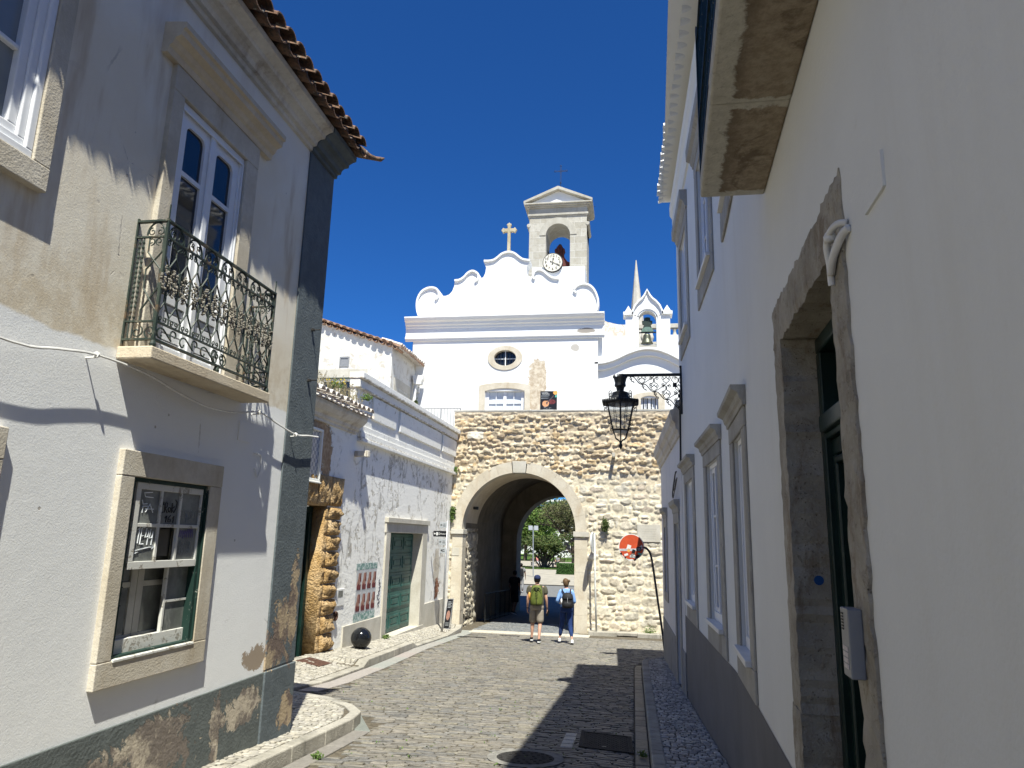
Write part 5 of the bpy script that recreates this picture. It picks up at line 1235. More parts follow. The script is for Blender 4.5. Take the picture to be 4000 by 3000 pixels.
m.build('iron_bars', MAT['iron'], OV)
def arched_window(F, u0, u1, i0, i1, vb, vs, rise, ot, name, par, bars):
    mid = (u0+u1)/2; seg = lambda a, b, z, rz, n=12: [(a+(b-a)*k/n, z+rz*math.sin(math.pi*k/n)**.8) for k in range(n+1)]
    m = MB(); m.strip([(u0, vb), (u0, ot)]+seg(u0, u1, ot, rise)[1:-1]+[(u1, ot), (u1, vb)], [(i0, vb), (i0, vs)]+seg(i0, i1, vs, rise*.9)[1:-1]+[(i1, vs), (i1, vb)], F, -.12, .045)
    W = m.build(name, MAT['limestone'], par, bevel=.008)
    m = MB(); rect_frame(m, F, i0, i1, vb, vs+rise*.9, .09, -.16, -.10, .05, .06)
    for a, b in ((i0+.09, mid-.002), (mid+.002, i1-.09)):
        rect_frame(m, F, a, b, vb+.05, vs+rise*.5, .06, -.15, -.105); m.fbox(F, (a+b)/2-.014, (a+b)/2+.014, vb+.1, vs, -.145, -.112)
        for k in (.35, .68): m.fbox(F, a+.06, b-.06, vb+(vs-vb)*k, vb+(vs-vb)*k+.028, -.144, -.113)
    m.build('casement', MAT['white_paint'], W)
    m = MB(); m.fbox(F, i0, i1, vb, vs+rise*.9, -.175, -.165); m.build('pane', MAT['curtain'], W)
    if bars:
        m = MB()
        for k in range(bars): u = i0+(i1-i0)*(k+.7)/(bars+.4); m.tube([F(u, vb, -.04), F(u, vs+.05, -.04)], .016, 5)
        m.build('iron_bars', MAT['iron'], W)
    return W
arched_window(FC, -6.08, -3.98, -5.84, -4.21, 4.31, 5.79, .13, 6.03, 'arched_window', CH, 0)
# stone cross on the gable top
m = MB(); FX = lambda u, v, w: (-5.05+u, 28.2-w, 11.80+v)
m.prism([(-.2, 0), (.2, 0), (.13, .09), (-.13, .09)], FX, -.12, .12)
def trefoil(cx, cy, ax, ay): return None
arm = [(-.065, .09), (.065, .09), (.06, .98), (.20, .98), (.235, .94), (.28, .96), (.30, 1.02), (.345, 1.06), (.30, 1.10), (.28, 1.15), (.235, 1.17), (.20, 1.13), (.06, 1.13), (.065, 1.26), (.105, 1.29), (.09, 1.34), (.04, 1.36), (0, 1.41), (-.04, 1.36), (-.09, 1.34), (-.105, 1.29), (-.065, 1.26), (-.06, 1.13), (-.20, 1.13), (-.235, 1.17), (-.28, 1.15), (-.30, 1.10), (-.345, 1.06), (-.30, 1.02), (-.28, .96), (-.235, .94), (-.20, .98), (-.06, .98)]
m.prism(arm, FX, -.07, .07); m.build('stone_cross', MAT['stone_cross'], CH, bevel=.012)
m = MB(); m.box(-8.78, -8.58, 27.85, 28.0, 5.75, 6.0); tag(m.build('wall_junction_box', MAT['white_plastic']), 'small grey white box on the left edge of the church front', 'box')
# ------------------------------------------------------------------ bell tower
BT = thing('bell_tower', 'stone bell tower with arched opening, pediment and iron cross behind the church gable', 'bell tower', (-3.15, 30.8, 4.2))
FT = lambda u, v, w: (u, 30-w, v)
m = MB()
X0, X1, A0, A1, SP = -4.45, -1.85, -3.69, -2.60, 13.36
m.box(X0, A0, 30, 31.5, 4.2, SP); m.box(A1, X1, 30, 31.5, 4.2, SP); m.box(A0+.001, A1-.001, 30.01, 31.49, 4.2, 11.0)
c = (A0+A1)/2; r = (A1-A0)/2
ar = arc(c, SP, r, r, 180, 0, 20); ou = [(X0, SP)]+[(max(X0, min(X1, c+(p[0]-c)*2.6)), 14.22) for p in ar[1:-1]]+[(X1, SP)]
m.strip(ou, ar, FT, -1.5, 0.0)
m.box(X0, X1, 30, 31.5, 14.221, 14.25); m.prism([(X0, SP), (X0+.0, 14.22), (X0+.30, 14.22)], FT, -1.499, -.001); m.prism([(X1, SP), (X1, 14.22), (X1-.30, 14.22)], FT, -1.499, -.001)
q = G('coursed_tower_blocks', .85, .2); bx = q.t.nodes.new('ShaderNodeTexBrick'); cmb = q.t.nodes.new('ShaderNodeCombineXYZ'); x, y, z = q.xyz(); q.lk(q.add(x, y), cmb.inputs[0]); q.lk(z, cmb.inputs[1]); q.lk(cmb.outputs[0], bx.inputs['Vector'])
bx.inputs['Color1'].default_value = (.39, .365, .305, 1); bx.inputs['Color2'].default_value = (.48, .455, .395, 1); bx.inputs['Mortar'].default_value = (.54, .52, .47, 1); bx.inputs['Scale'].default_value = 1.; bx.inputs['Mortar Size'].default_value = .012; bx.inputs['Brick Width'].default_value = .62; bx.inputs['Row Height'].default_value = .34
n = q.noise(5, 7, .7); cc = q.mix(q.mul(q.sm(n, .45, .7), .6), bx.outputs[0], (.29, .25, .19)); q.fin(cc, q.add(q.noise(22, 5, .65), q.mul(bx.outputs['Fac'], .6)), .5, .02); MAT['tower_blocks'] = q.m
m.build('shaft', MAT['tower_blocks'], BT)
m = MB()
m.strip(arc(c, SP, r+.30, r+.30, 180, 0, 20), arc(c, SP, r-.002, r-.002, 180, 0, 20), FT, -.3, .025); m.build('arch_stones', MAT['tower_stone'], BT, bevel=.006)
m = MB()
def slab(e, z0, z1): m.box(X0-e, X1+e, 30-e, 31.5+e, z0, z1)
slab(.03, 14.25, 14.30); slab(.07, 14.301, 14.40); slab(.02, 14.401, 14.68); slab(.09, 14.681, 14.74); slab(.17, 14.741, 14.80); slab(.24, 14.801, 14.87)
for sx, x in ((-1, X0), (1, X1)): m.lathe([(.09, -.02), (.09, 1.52)], (x+sx*.03, 30, 13.87), 12, 'y')
m.build('entablature', MAT['tower_stone'], BT, bevel=.012)
m = MB(); m.prism([(X0-.2, 14.872), (X1+.2, 14.872), (c, 15.50)], FT, -1.6, .0); m.build('tympanum', MAT['church_wall'], BT)
m = MB()
for s in (-1, 1):
    e = X0-.26 if s < 0 else X1+.26
    m.prism([(e, 14.875), (e, 14.99), (c, 15.66), (c, 15.50)], FT, -1.75, .22)
m.box(c-.30, c+.30, 30.1, 31.2, 15.55, 15.66); m.box(c-.16, c+.16, 30.2, 30.9, 15.661, 15.77); m.build('raking_cornice', MAT['tower_stone'], BT, bevel=.012)
m = MB(); cx = c+.05; y0 = 30.5; FI = lambda u, v, w: (cx+u, y0+w, v)
m.tube([FI(0, 15.76, 0), FI(.0, 16.1, 0)], .014, 5)
for d in (-.022, .022): m.tube([FI(d, 16.2, 0), FI(d, 16.98, 0)], .008, 4)
for d in (-.022, .022): m.tube([FI(-.24, 16.76+d, 0), FI(.24, 16.76+d, 0)], .008, 4)
for a, b in ((0, 17.02), (-.27, 16.76), (.27, 16.76)): m.tube([FI(a+p, b+q_, 0) for p, q_ in arc(0, 0, .04, .04, 0, 360, 8)], .009, 4)
m.tube([FI(p, 16.16+q_, 0) for p, q_ in arc(0, 0, .035, .04, 0, 360, 8)], .008, 4)
for a, b in ((.1, .1), (-.1, .1), (.1, -.1), (-.1, -.1)): m.tube([FI(a, 16.76, 0), FI(a*.35, 16.76+b*.35, 0), FI(0, 16.76+b, 0)], .006, 4)
m.tube([FI(0, 15.9, 0), FI(0, 16.2, 0)], .012, 5); m.build('iron_cross', MAT['iron'], BT)
m = MB(); m.box(-4.1, -1.84, 28.62, 29.99, 4.3, 11.30); m.build('clock_block', MAT['church_wall'], BT, bevel=.02)
# clock
CK = thing('clock', 'round cream clock with black numerals below the tower arch', 'clock', (-3.2, 28.6, 11.0))
cx, cz, cy, r0 = -3.2, 11.46, 28.615, .415
FK = lambda u, v, w: (cx+u, cy-.05-w, cz+v)
m = MB(); m.lathe([(0, 0), (r0+.012, .0), (r0+.012, .11), (r0-.01, .115), (r0-.01, .10), (0, .10)], (cx, cy, cz), 40, 'y')
m.v = [(p[0], 2*cy-p[1], p[2]) for p in m.v]; m.build('rim', MAT['black'], CK)
FK = lambda u, v, w: (cx+u, cy-.105-w, cz+v)
m = MB(); m.prism(arc(0, 0, r0-.012, r0-.012, 0, 354, 48), FK, 0, .006); m.build('face', MAT['clock_face'], CK)
nm = MB()
for h in range(1, 13):
    a = R(90-30*h); t = text_mesh(str(h), .16, FK, .31*math.cos(a)*.97, .31*math.sin(a)*.97, .007, 'numeral', MAT['black'], CK, bold=.004)
m = MB()
for k in range(60):
    a = R(6*k); m.prism([(.385*math.cos(a)+p, .385*math.sin(a)+q_) for p, q_ in arc(0, 0, .007, .007, 0, 288, 4)], FK, .006, .008)
m.build('minute_dots', MAT['black'], CK)
def hand(ang, L, wd, back, w):
    d = R(90-ang); ca, sa = math.cos(d), math.sin(d); P = [(-back, -wd*1.6), (-back, wd*1.6), (-back*.4, wd*.6), (L*.5, wd*.7), (L*.62, wd*1.8), (L*.75, wd*.5), (L, 0), (L*.75, -wd*.5), (L*.62, -wd*1.8), (L*.5, -wd*.7), (-back*.4, -wd*.6)]
    m = MB(); m.prism([(a*ca-b*sa, a*sa+b*ca) for a, b in P], FK, w, w+.006); m.build('hand', MAT['black'], CK)
hand(8, .25, .02, .10, .012); hand(116, .36, .016, .12, .02)
def bell(name, lab, c, z0, z1, r, mat, wood):
    t = thing(name, lab, 'bell', (c[0], c[1], z0)); h = z1-z0
    m = MB(); m.lathe([(r*.90, 0), (r, .03*h), (r*.98, .08*h), (r*.74, .28*h), (r*.62, .55*h), (r*.60, .78*h), (r*.52, .9*h), (r*.2, .99*h), (0, h)], (c[0], c[1], z0), 28); m.build('body', mat, t, True)
    m = MB(); m.tube([(c[0], c[1], z1-.1*h), (c[0], c[1], z0-.02*h)], r*.05, 6); m.ball((c[0], c[1], z0-.01*h), r*.13, 8, 6); m.build('clapper', MAT['iron'], t)
    m = MB()
    for dx in (-r*.35, 0, r*.35): m.tube([(c[0]+dx*.6, c[1], z1-.06*h), (c[0]+dx, c[1], z1+.18*h)], r*.05, 5)
    m.build('straps', MAT['iron'], t)
    return t
b = bell('bell', 'big green bronze bell half hidden behind the clock, under a red brown yoke', (-3.0, 30.75), 11.12, 12.05, .50, MAT['bronze'], None)
FB_ = lambda u, v, w: (-3.12+u, 30.75-w, v)
m = MB(); m.prism([(-.50, 12.12), (.50, 12.12), (.50, 12.26), (.34, 12.34), (.22, 12.52), (.18, 12.74), (.24, 12.86), (.22, 12.96), (.12, 13.0), (.10, 13.12), (-.10, 13.12), (-.12, 13.0), (-.22, 12.96), (-.24, 12.86), (-.18, 12.74), (-.22, 12.52), (-.34, 12.34), (-.50, 12.26)], FB_, -.12, .12); m.build('headstock', MAT['bell_wood'], b)
m = MB()
for dx in (-.13, .0, .13): m.tube([FB_(dx*.6, 12.05, .14), FB_(dx, 13.05, .14)], .016, 5)
for s in (-1, 1): m.tube([FB_(s*.53, 12.0, 0), FB_(s*.53, 12.9, 0)], .02, 5); m.lathe([(.07, -.1), (.07, .1)], FB_(s*.52, 12.2, 0), 10, 'x')
m.ball(FB_(0, 13.17, 0), (.08, .08, .06), 8, 6); m.build('ironwork', MAT['iron'], b)
# stork on its nest on the tower roof
ST = thing('stork', 'white and black stork crouched in its nest on the tower roof', 'stork', (-2.2, 31.2, 15.2))
m = MB(); m.loft([(-2.2, 31.2, 15.28, .10, .09), (-2.22, 31.2, 15.35, .21, .15), (-2.24, 31.2, 15.46, .22, .15), (-2.27, 31.2, 15.55, .12, .10), (-2.28, 31.2, 15.58, .02, .02)], 12); m.tube([(-2.38, 31.2, 15.5), (-2.45, 31.2, 15.47), (-2.47, 31.2, 15.40), (-2.5, 31.2, 15.36)], [.07, .05, .045, .05], 8); m.build('body', MAT['white_cloth'], ST, True, sub=1)
m = MB(); m.loft([(-2.06, 31.17, 15.26, .05, .05), (-2.07, 31.17, 15.33, .13, .12), (-2.09, 31.17, 15.42, .11, .10), (-2.12, 31.17, 15.46, .03, .03)], 10); m.build('wing_feathers', MAT['black'], ST, True)
m = MB(); m.tube([(-2.54, 31.15, 15.36), (-2.68, 31.1, 15.30)], [.018, .004], 6); m.build('beak', MAT['orange'], ST)
m = MB()
for k in range(150):
    a, rr = rng.uniform(0, 6.3), rng.uniform(.05, .42); b = a+rng.uniform(.8, 2.); p = Vector((-2.15+rr*math.cos(a), 31.2+rr*.8*math.sin(a), 15.12+rng.uniform(0, .14))); m.tube([p, p+Vector((math.cos(b), math.sin(b), rng.uniform(-.2, .2)))*rng.uniform(.15, .4)], .008, 3)
tag(m.build('nest', MAT['bark']), 'stork nest of dry sticks on the right slope of the tower roof', 'nest')
# ------------------------------------------------------------------ side wing with the small bell gable
BG = thing('bell_gable', 'white side wall with pointed bell gable and wavy moulding right of the church', 'bell gable', (.7, 28.6, 4.2))
FW = lambda u, v, w: (u, 28.3-w, v)
m = MB(); facade(m, FW, [-1.268, 4.5], [3.2, 7.57], [(.40, 1.07, 4.3, 5.52)], .25)
m.box(-1.26, 4.5, 28.31, 28.8, 6.5, 7.568)
L0, L1, P0, P1 = -.17, 1.60, .35, 1.06; S = 8.78; c2 = (P0+P1)/2; r2 = (P1-P0)/2
m.box(-1.268, L0, 28.3, 28.8, 7.569, 8.10); m.box(L1, 4.5, 28.3, 28.8, 7.569, 8.10)
m.box(L0, P0, 28.3, 28.8, 7.569, 8.95); m.box(P1, L1, 28.3, 28.8, 7.569, 8.95)
top = [(P0, 8.951), (.13, 8.951), (.15, 9.10), (.24, 9.32), (.38, 9.50), (.52, 9.62), (.62, 9.75), (.705, 9.98), (.79, 9.75), (.89, 9.62), (1.03, 9.50), (1.17, 9.32), (1.26, 9.10), (1.28, 8.951), (P1, 8.951)]
ai = [(P0, 8.90)]+arc(c2, S, r2, r2, 160, 20, 12)+[(P1, 8.90)]
m.strip(top, [(P0, 8.951)]+arc(c2, S, r2, r2, 166, 14, 12)+[(P1, 8.951)], FW, -.5, 0.); m.strip([(P0-.0, S), (P0-.0, 8.951)], [(P0+.001, S), (P0+.02, 8.951)], FW, -.5, -.001); m.strip([(P1, S), (P1, 8.951)], [(P1-.001, S), (P1-.02, 8.951)], FW, -.5, -.001)
m.build('wall', MAT['church_wall'], BG)
m = MB(); m.ribbon(top[1:-1], .07, FW, -.5, .10)
for a, b in ((-.26, .14), (1.27, 1.70)): m.fbox(FW, a, b, 8.952, 9.09, -.55, .10); m.prism([(a+.05, 9.091), (b-.04, 9.091), ((a+b)/2+.01, 9.37)], FW, -.45, .0)
m.strip([(P0-.12, 7.6), (P0-.12, S)]+arc(c2, S, r2+.12, r2+.12, 175, 5, 14)+[(P1+.12, S), (P1+.12, 7.6)], [(P0-.06, 7.6), (P0-.06, S)]+arc(c2, S, r2+.06, r2+.06, 175, 5, 14)+[(P1+.06, S), (P1+.06, 7.6)], FW, .0, .035)
m.build('gable_coping', MAT['church_wall'], BG, bevel=.01)
wv = sp2([(-1.42, 6.86), (-1.0, 6.9), (-.6, 7.02), (-.1, 7.25), (.35, 7.4), (.71, 7.44), (1.1, 7.38), (1.5, 7.22), (1.95, 6.97), (2.4, 6.82), (3.2, 6.78)], 4)
m = MB(); m.ribbon([(a, b-.22) for a, b in wv], .22, FW, 0, .16); m.ribbon(wv, .10, FW, 0, .30); m.build('wavy_moulding', MAT['church_wall'], BG, bevel=.015)
arched_window(FW, .10, 1.32, .40, 1.07, 4.31, 5.50, .12, 5.64, 'barred_window', BG, 4)
b = bell('bell', 'small bronze bell hanging in the white bell gable', (.68, 28.55), 7.80, 8.24, .245, MAT['bronze'], None)
FH = lambda u, v, w: (.70+u, 28.55-w, v)
m = MB(); m.prism([(-.22, 8.34), (.22, 8.34), (.16, 8.52), (.13, 8.62), (.20, 8.66), (.21, 8.76), (.13, 8.78), (.12, 8.90), (.05, 8.92), (-.05, 8.92), (-.12, 8.90), (-.13, 8.78), (-.21, 8.76), (-.20, 8.66), (-.13, 8.62), (-.16, 8.52)], FH, -.10, .05); m.build('headstock', MAT['green_wood_dark'], b)
m = MB(); m.prism([(-.25, 8.30), (.25, 8.30), (.20, 8.42), (.08, 8.50), (-.08, 8.50), (-.20, 8.42)], FH, .05, .09); m.build('headstock_board', MAT['bell_green'], b); m = MB(); m.fbox(FH, -.345, .345, 8.27, 8.30, -.05, .05); m.build('axle', MAT['iron'], b)
m = MB()
for k in range(9): m.tube([(P0+.04+k*.08, 28.4, 7.57), (P0+.04+k*.08, 28.4, 7.74)], .007, 4)
m.tube([(P0, 28.4, 7.74), (P1, 28.4, 7.74)], .008, 4); m.build('sill_railing', MAT['steel'], BG)
# balustrade and little peeling wall behind
BS = thing('balustrade', 'cream stone balustrade behind the small bell gable', 'balustrade', (1.5, 31, 7.5))
m = MB(); m.box(-.3, 4.5, 30.9, 31.15, 9.16, 9.36); m.box(-.3, 4.5, 30.92, 31.12, 8.2, 8.55); m.build('rails', MAT['limestone_pale'], BS, bevel=.02)
m = MB()
for k in range(14):
    x = -.1+k*.34; m.lathe([(.06, 8.55), (.06, 8.60), (.10, 8.68), (.12, 8.78), (.08, 8.92), (.05, 9.02), (.09, 9.10), (.09, 9.16)], (x, 31.02, 0), 10)
m.build('balusters', MAT['limestone_pale'], BS, True)
m = MB(); m.prism([(-1.35, 4.2), (-.12, 4.2), (-.12, 8.95), (-.5, 8.98), (-.95, 9.1), (-1.2, 9.25), (-1.35, 9.3)], lambda u, v, w: (u, 29.6-w, v), -.4, 0)
tag(m.build('peeling_garden_wall', white_plaster('badly_peeled_whitewash', (.80, .79, .76), (.42, .30, .19), .47, .52, .5, .2)), 'peeling white wall piece between church and small bell gable', 'wall')
m = MB(); m.lathe([(.62, 11.5), (.50, 13.2), (.335, 14.9), (.03, 18.0), (0, 18.02)], (.45, 45, 0), 8); m.lathe([(.9, -3.3), (.9, 11.5)], (.45, 45, 0), 8)
tag(m.build('stone_spire', MAT['spire_stone']), 'slender pale stone spire behind the small bell gable', 'spire')
# ------------------------------------------------------------------ old house behind the parapet
OH = thing('old_tiled_house', 'flaking white gable end house with sloping red tile edge behind the parapet', 'house', (-12, 26, 3))
FO = lambda u, v, w: (u, 25-w, v)
zr = lambda x: 6.95-(x+8.82)*.343
m = MB(); m.prism([(-16, -3), (-8.82, -3), (-8.82, zr(-8.82)), (-12.5, zr(-12.5)), (-16, zr(-9.0))], FO, -4, 0); m.build('wall', MAT['house3_wall'], OH)
# tile verge along the slope and eave along the side
FV = lambda u, z, w: (u, 25-w, z+zr(u))
barrel_eave('verge_tiles', MAT['tile_red'], OH, FV, -12.6, -8.75, .27, .20, .02, .8, 0., .115, 1, .02)
FS = lambda u, z, w: (-8.82+w, u, z)
barrel_eave('eave_tiles', MAT['tile_white'], OH, FS, 25.0, 28.0, .24, .38, 6.93, .45, R(18), .10, 2, .02)
m = MB(); m.prism([(-8.45, zr(-8.45)+.04), (-12.5, zr(-12.5)+.08), (-12.5, zr(-12.5)+.16), (-8.45, zr(-8.45)+.12)], FO, -3.9, .14); m.prism([(-12.501, zr(-12.5)+.16), (-16, zr(-9)+.1), (-16, zr(-9)), (-12.501, zr(-12.5)+.05)], FO, -3.9, .14); m.build('roof_slope', MAT['tile_red'], OH)
W = surround(FO, -12.0, -9.75, 4.3, 6.08, .42, .42, .34, .1, 0, .03, 'window', MAT['limestone_pale'], OH)
m = MB(); rect_frame(m, FO, -11.58, -10.17, 4.4, 5.735, .08, .004, .02); m.fbox(FO, -10.92, -10.83, 4.48, 5.65, .004, .024); rect_frame(m, FO, -11.5, -10.92, 4.48, 5.655, .05, .004, .018); rect_frame(m, FO, -10.83, -10.25, 4.48, 5.655, .05, .004, .018); m.build('casement', MAT['old_white_wood'], W)
m = MB(); m.fbox(FO, -11.45, -10.3, 4.5, 5.6, .003, .008); m.build('panes', MAT['glass_dark'], W); m = MB(); m.fbox(FO, -11.6, -10.15, 5.70, 5.745, .02, .06); m.build('head_strip', MAT['green_wood'], W)
m = MB(); rect_frame(m, FO, -10.88, -10.5, 6.18, 6.56, .05, 0, .03); m.fbox(FO, -10.83, -10.55, 6.23, 6.51, .001, .006); m.build('vent', MAT['grey_plastic'], OH)
W2 = surround(FS, 25.35, 27.4, 4.3, 5.85, .35, .35, .33, .1, 0, .03, 'window', MAT['limestone_pale'], OH)
m = MB(); m.fbox(FS, 25.7, 27.05, 4.4, 5.52, .002, .01); rect_frame(m, FS, 25.7, 27.05, 4.4, 5.52, .1, .01, .025); m.build('shutter', MAT['shutter'], W2)
m = MB(); m.prism([(-.18, 0), (.18, 0), (.20, .12), (.26, .20), (.26, .36), (-.26, .36), (-.26, .20), (-.20, .12)], lambda u, v, w: (-8.55+u*.8, 27.62-w, 6.02+v), -.15, .15); m.tube([(-8.6, 27.62, 6.05), (-8.68, 27.62, 5.85), (-8.70, 27.62, 5.6), (-8.70, 27.62, 3.5)], .075, 8); m.build('downpipe', MAT['white_plastic'], OH)
# ------------------------------------------------------------------ street lamp on its bracket
LP = thing('street_lamp', 'black wrought iron lantern with a crown hanging from a scrolled wall bracket', 'street lamp', (-.16, 11.2, 1.35))
LY = 11.2; LX = -.16; WX = xw(LY)
FLP = lambda u, v, w: (u, LY-w, v)
m = MB(); m.box(LX-.02, WX, LY-.022, LY+.022, 2.535, 2.575); m.box(WX-.028, WX-.001, LY-.02, LY+.02, 1.93, 2.66); m.ball((WX-.014, LY, 2.68), .022, 8, 6)
BK = m.build('bracket', MAT['iron'], LP)
m = MB(); rt = .008
def tb(P, r=rt): m.tube([FLP(a, b, 0) for a, b in P], r, 5)
# lower diagonal with hooks, cells and scrolls
cells = [(LX+.14, 0), (LX+.32, 1), (LX+.51, 2), (LX+.70, 3)]
d = .187
for k in range(4):
    x0 = LX+.15+d*k; z0 = 2.53-.125*k
    tb(sp2([(x0, z0), (x0+.06, z0-.005), (x0+d*.75, z0-.10), (x0+d, z0-.125)], 4)); tb(spiral(x0+.02, z0-.03, .02, .012, 90, 420, 8)); tb(sp2([(x0+.02, z0-.05), (x0+.035, z0-.075), (x0+.06, z0-.08), (x0+.065, z0-.105)], 3))
for k in range(1, 5):
    x = LX+.15+d*k
    n = k
    for j in range(k):
        zt = 2.53-.125*j; zb = zt-.125
        for s in (-1, 1): tb(sp2([(x+s*.002, zt), (x+s*.006, zt-.02), (x+s*.05, zt-.0625), (x+s*.006, zb+.02), (x+s*.002, zb)], 3), .0065) if (j+k) % 2 else tb(sp2([(x+s*.055, zt-.005), (x+s*.012, zt-.03), (x+s*.006, zt-.0625), (x+s*.012, zb+.03), (x+s*.055, zb+.005)], 3), .0065)
        for s in (-1, 1):
            if x+s*.05 < WX-.02: tb(spiral(x+s*.045, zt-.03, .026, .007, 90, 90-s*400, 9), .006)
        if j < k-1: tb([(x-.05, zb+.02), (x-.075, zb), (x-.05, zb-.02), (x-.025, zb), (x-.05, zb+.02)], .006)
for k in range(3): tb([(LX+.15+d*(k+1), 2.53-.125*(k+1)), (LX+.15+d*(k+2), 2.53-.125*k)], .006)
tb(sp2([(LX+.15+d*4-.02, 2.53-.5+.01), (WX-.05, 2.0), (WX-.01, 1.97)], 3))
m.build('scrollwork', MAT['iron'], BK)
m = MB(); C0 = (LX, LY, 0)
m.tube([(LX, LY, 2.54), (LX, LY, 2.36)], .02, 8)
m.lathe([(.055, 2.42), (.085, 2.425), (.09, 2.38), (.065, 2.36), (.055, 2.31), (.058, 2.30), (.125, 2.275), (.125, 2.22), (.15, 2.185), (.155, 2.175), (.0, 2.17)], C0, 16)
m.lathe([(.06, 2.40), (.075, 2.40), (.105, 2.52), (.098, 2.52), (.066, 2.405)], C0, 16)
for k in range(10):
    a = 2*math.pi*k/10; m.tube([(LX+.10*math.cos(a), LY+.10*math.sin(a), 2.515), (LX+.108*math.cos(a), LY+.108*math.sin(a), 2.56)], [.016, .006], 5)
m.build('crown_cap', MAT['iron'], LP, False)
m = MB(); n = 6; HX = lambda r, z, o=0: [(LX+r*math.cos(R(60*k+30+o)), LY+r*math.sin(R(60*k+30+o)), z) for k in range(6)]
def loop(m, a, b): 
    m.add(a+b, [(k, (k+1) % 6, 6+(k+1) % 6, 6+k) for k in range(6)])
loop(m, HX(.16, 2.18), HX(.305, 2.145)); loop(m, HX(.305, 2.145), HX(.30, 2.09)); loop(m, HX(.30, 2.09), HX(.285, 2.10)); loop(m, HX(.285, 2.10), HX(.16, 2.165))
for k in range(6):
    a, b = Vector(HX(.30, 2.12)[k]), Vector(HX(.30, 2.12)[(k+1) % 6])
    for j in range(7): m.ball(tuple(a+(b-a)*(j/7)), (.025, .025, .032), 7, 5)
m.build('canopy', MAT['iron'], LP)
m = MB()
top, bot = HX(.235, 2.105), HX(.135, 1.675)
for k in range(6):
    m.tube([top[k], bot[k]], .012, 5); m.tube([bot[k], bot[(k+1) % 6]], .013, 5); m.tube([top[k], top[(k+1) % 6]], .012, 5)
    # wavy glazing wires
    a, b, c_, d_ = Vector(top[k]), Vector(top[(k+1) % 6]), Vector(bot[k]), Vector(bot[(k+1) % 6])
    for f in (.42, .58): m.tube([a.lerp(b, f+.03*math.sin(t*9)*(1 if f < .5 else -1)).lerp(c_.lerp(d_, f+.03*math.sin(t*9)*(1 if f < .5 else -1)), t/1.0) for t in [i/12 for i in range(13)]], .003, 3)
    for f in (.42, .56): m.tube([a.lerp(c_, f+.02*math.sin(t*9)).lerp(b.lerp(d_, f+.02*math.sin(t*9)), t) for t in [i/8 for i in range(9)]], .003, 3)
m.build('cage', MAT['iron'], LP)
m = MB(); top, bot = HX(.228, 2.10), HX(.130, 1.68); m.add(top+bot, [(k, (k+1) % 6, 6+(k+1) % 6, 6+k) for k in range(6)]); m.build('glass', MAT['lamp_glass'], LP)
m = MB(); m.lathe([(.11, 1.672), (.105, 1.65), (.07, 1.635), (0, 1.63)], C0, 16); m.build('bottom_bowl', MAT['white_plastic'], LP, True)
m = MB(); m.lathe([(.0, 2.10), (.075, 2.098), (.078, 2.06), (.05, 2.05), (0, 2.05)], C0, 12); m.build('bulb_holder', MAT['steel'], LP)
for k in range(6):
    m = MB(); a = R(60*k+30); ca, sa = math.cos(a), math.sin(a); Rv = lambda r, z: (LX+r*ca, LY+r*sa, z)
    m.tube([Rv(p, z) for p, z in sp2([(.13, 1.66), (.10, 1.60), (.085, 1.55), (.035, 1.52), (.015, 1.50)], 3)], .009, 5)
    m.tube([Rv(p, z) for p, z in spiral(.155, 1.70, .035, .01, -90, 320, 12)], .006, 4); m.tube([Rv(p, z) for p, z in spiral(.175, 2.22, .03, .008, -120, 300, 12)], .006, 4); m.tube([Rv(.2+.0*z, 2.17+z) for z in (0, .03)], .005, 4)
    m.tube([Rv(p, z) for p, z in spiral(.26, 2.03, .04, .01, 90, -300, 12)], .006, 4); m.tube([Rv(p, z) for p, z in spiral(.19, 1.78, .028, .008, 90, -300, 10)], .005, 4); m.tube([Rv(p, z) for p, z in sp2([(.155, 2.17), (.15, 2.25), (.17, 2.29), (.20, 2.27), (.20, 2.20)], 3)], .006, 4)
    m.build('scroll_arm', MAT['iron'], LP)
m = MB(); m.lathe([(.0, 1.52), (.025, 1.505), (.018, 1.47), (.03, 1.44), (.022, 1.41), (.006, 1.38), (0, 1.36)], C0, 10); m.build('finial', MAT['iron'], LP)
# black cable hanging down the corner
m = MB(); WZ = lambda u, v, w: FR(u, v, w)
for o in (0, .012): m.tube([FR(a, b, .02+o) for a, b in sp2([(11.3, 2.32), (11.28, 2.15), (11.36, 1.95), (11.42, 1.6), (11.46, 1.3), (11.5, 1.12)], 5)], .009, 5)
m.tube([FR(11.3, 2.32, .03), (WX-.10, LY, 2.40), (WX-.16, LY, 2.47), (WX-.13, LY, 2.53)], .006, 4); m.fbox(lambda u, v, w: (u, LY-w, v), WX-.14, WX-.08, 2.36, 2.42, -.02, .02)
m.tube([F2(12.0, 1.12, .05)]+[F2(a, b, .05) for a, b in sp2([(12.3, 1.1), (12.7, .95), (12.95, .82), (12.85, .74), (12.5, .85), (12.1, 1.0)], 5)], .010, 5); m.tube([F2(a, b, .06) for a, b in sp2([(12.05, 1.12), (12.3, 1.0), (12.6, .86), (12.3, .84), (12.0, .93), (11.8, 1.0)], 5)], .009, 5)
tag(m.build('hanging_cables', MAT['cable_black']), 'black cables running down the house corner under the lamp and ending in a loop', 'cable')
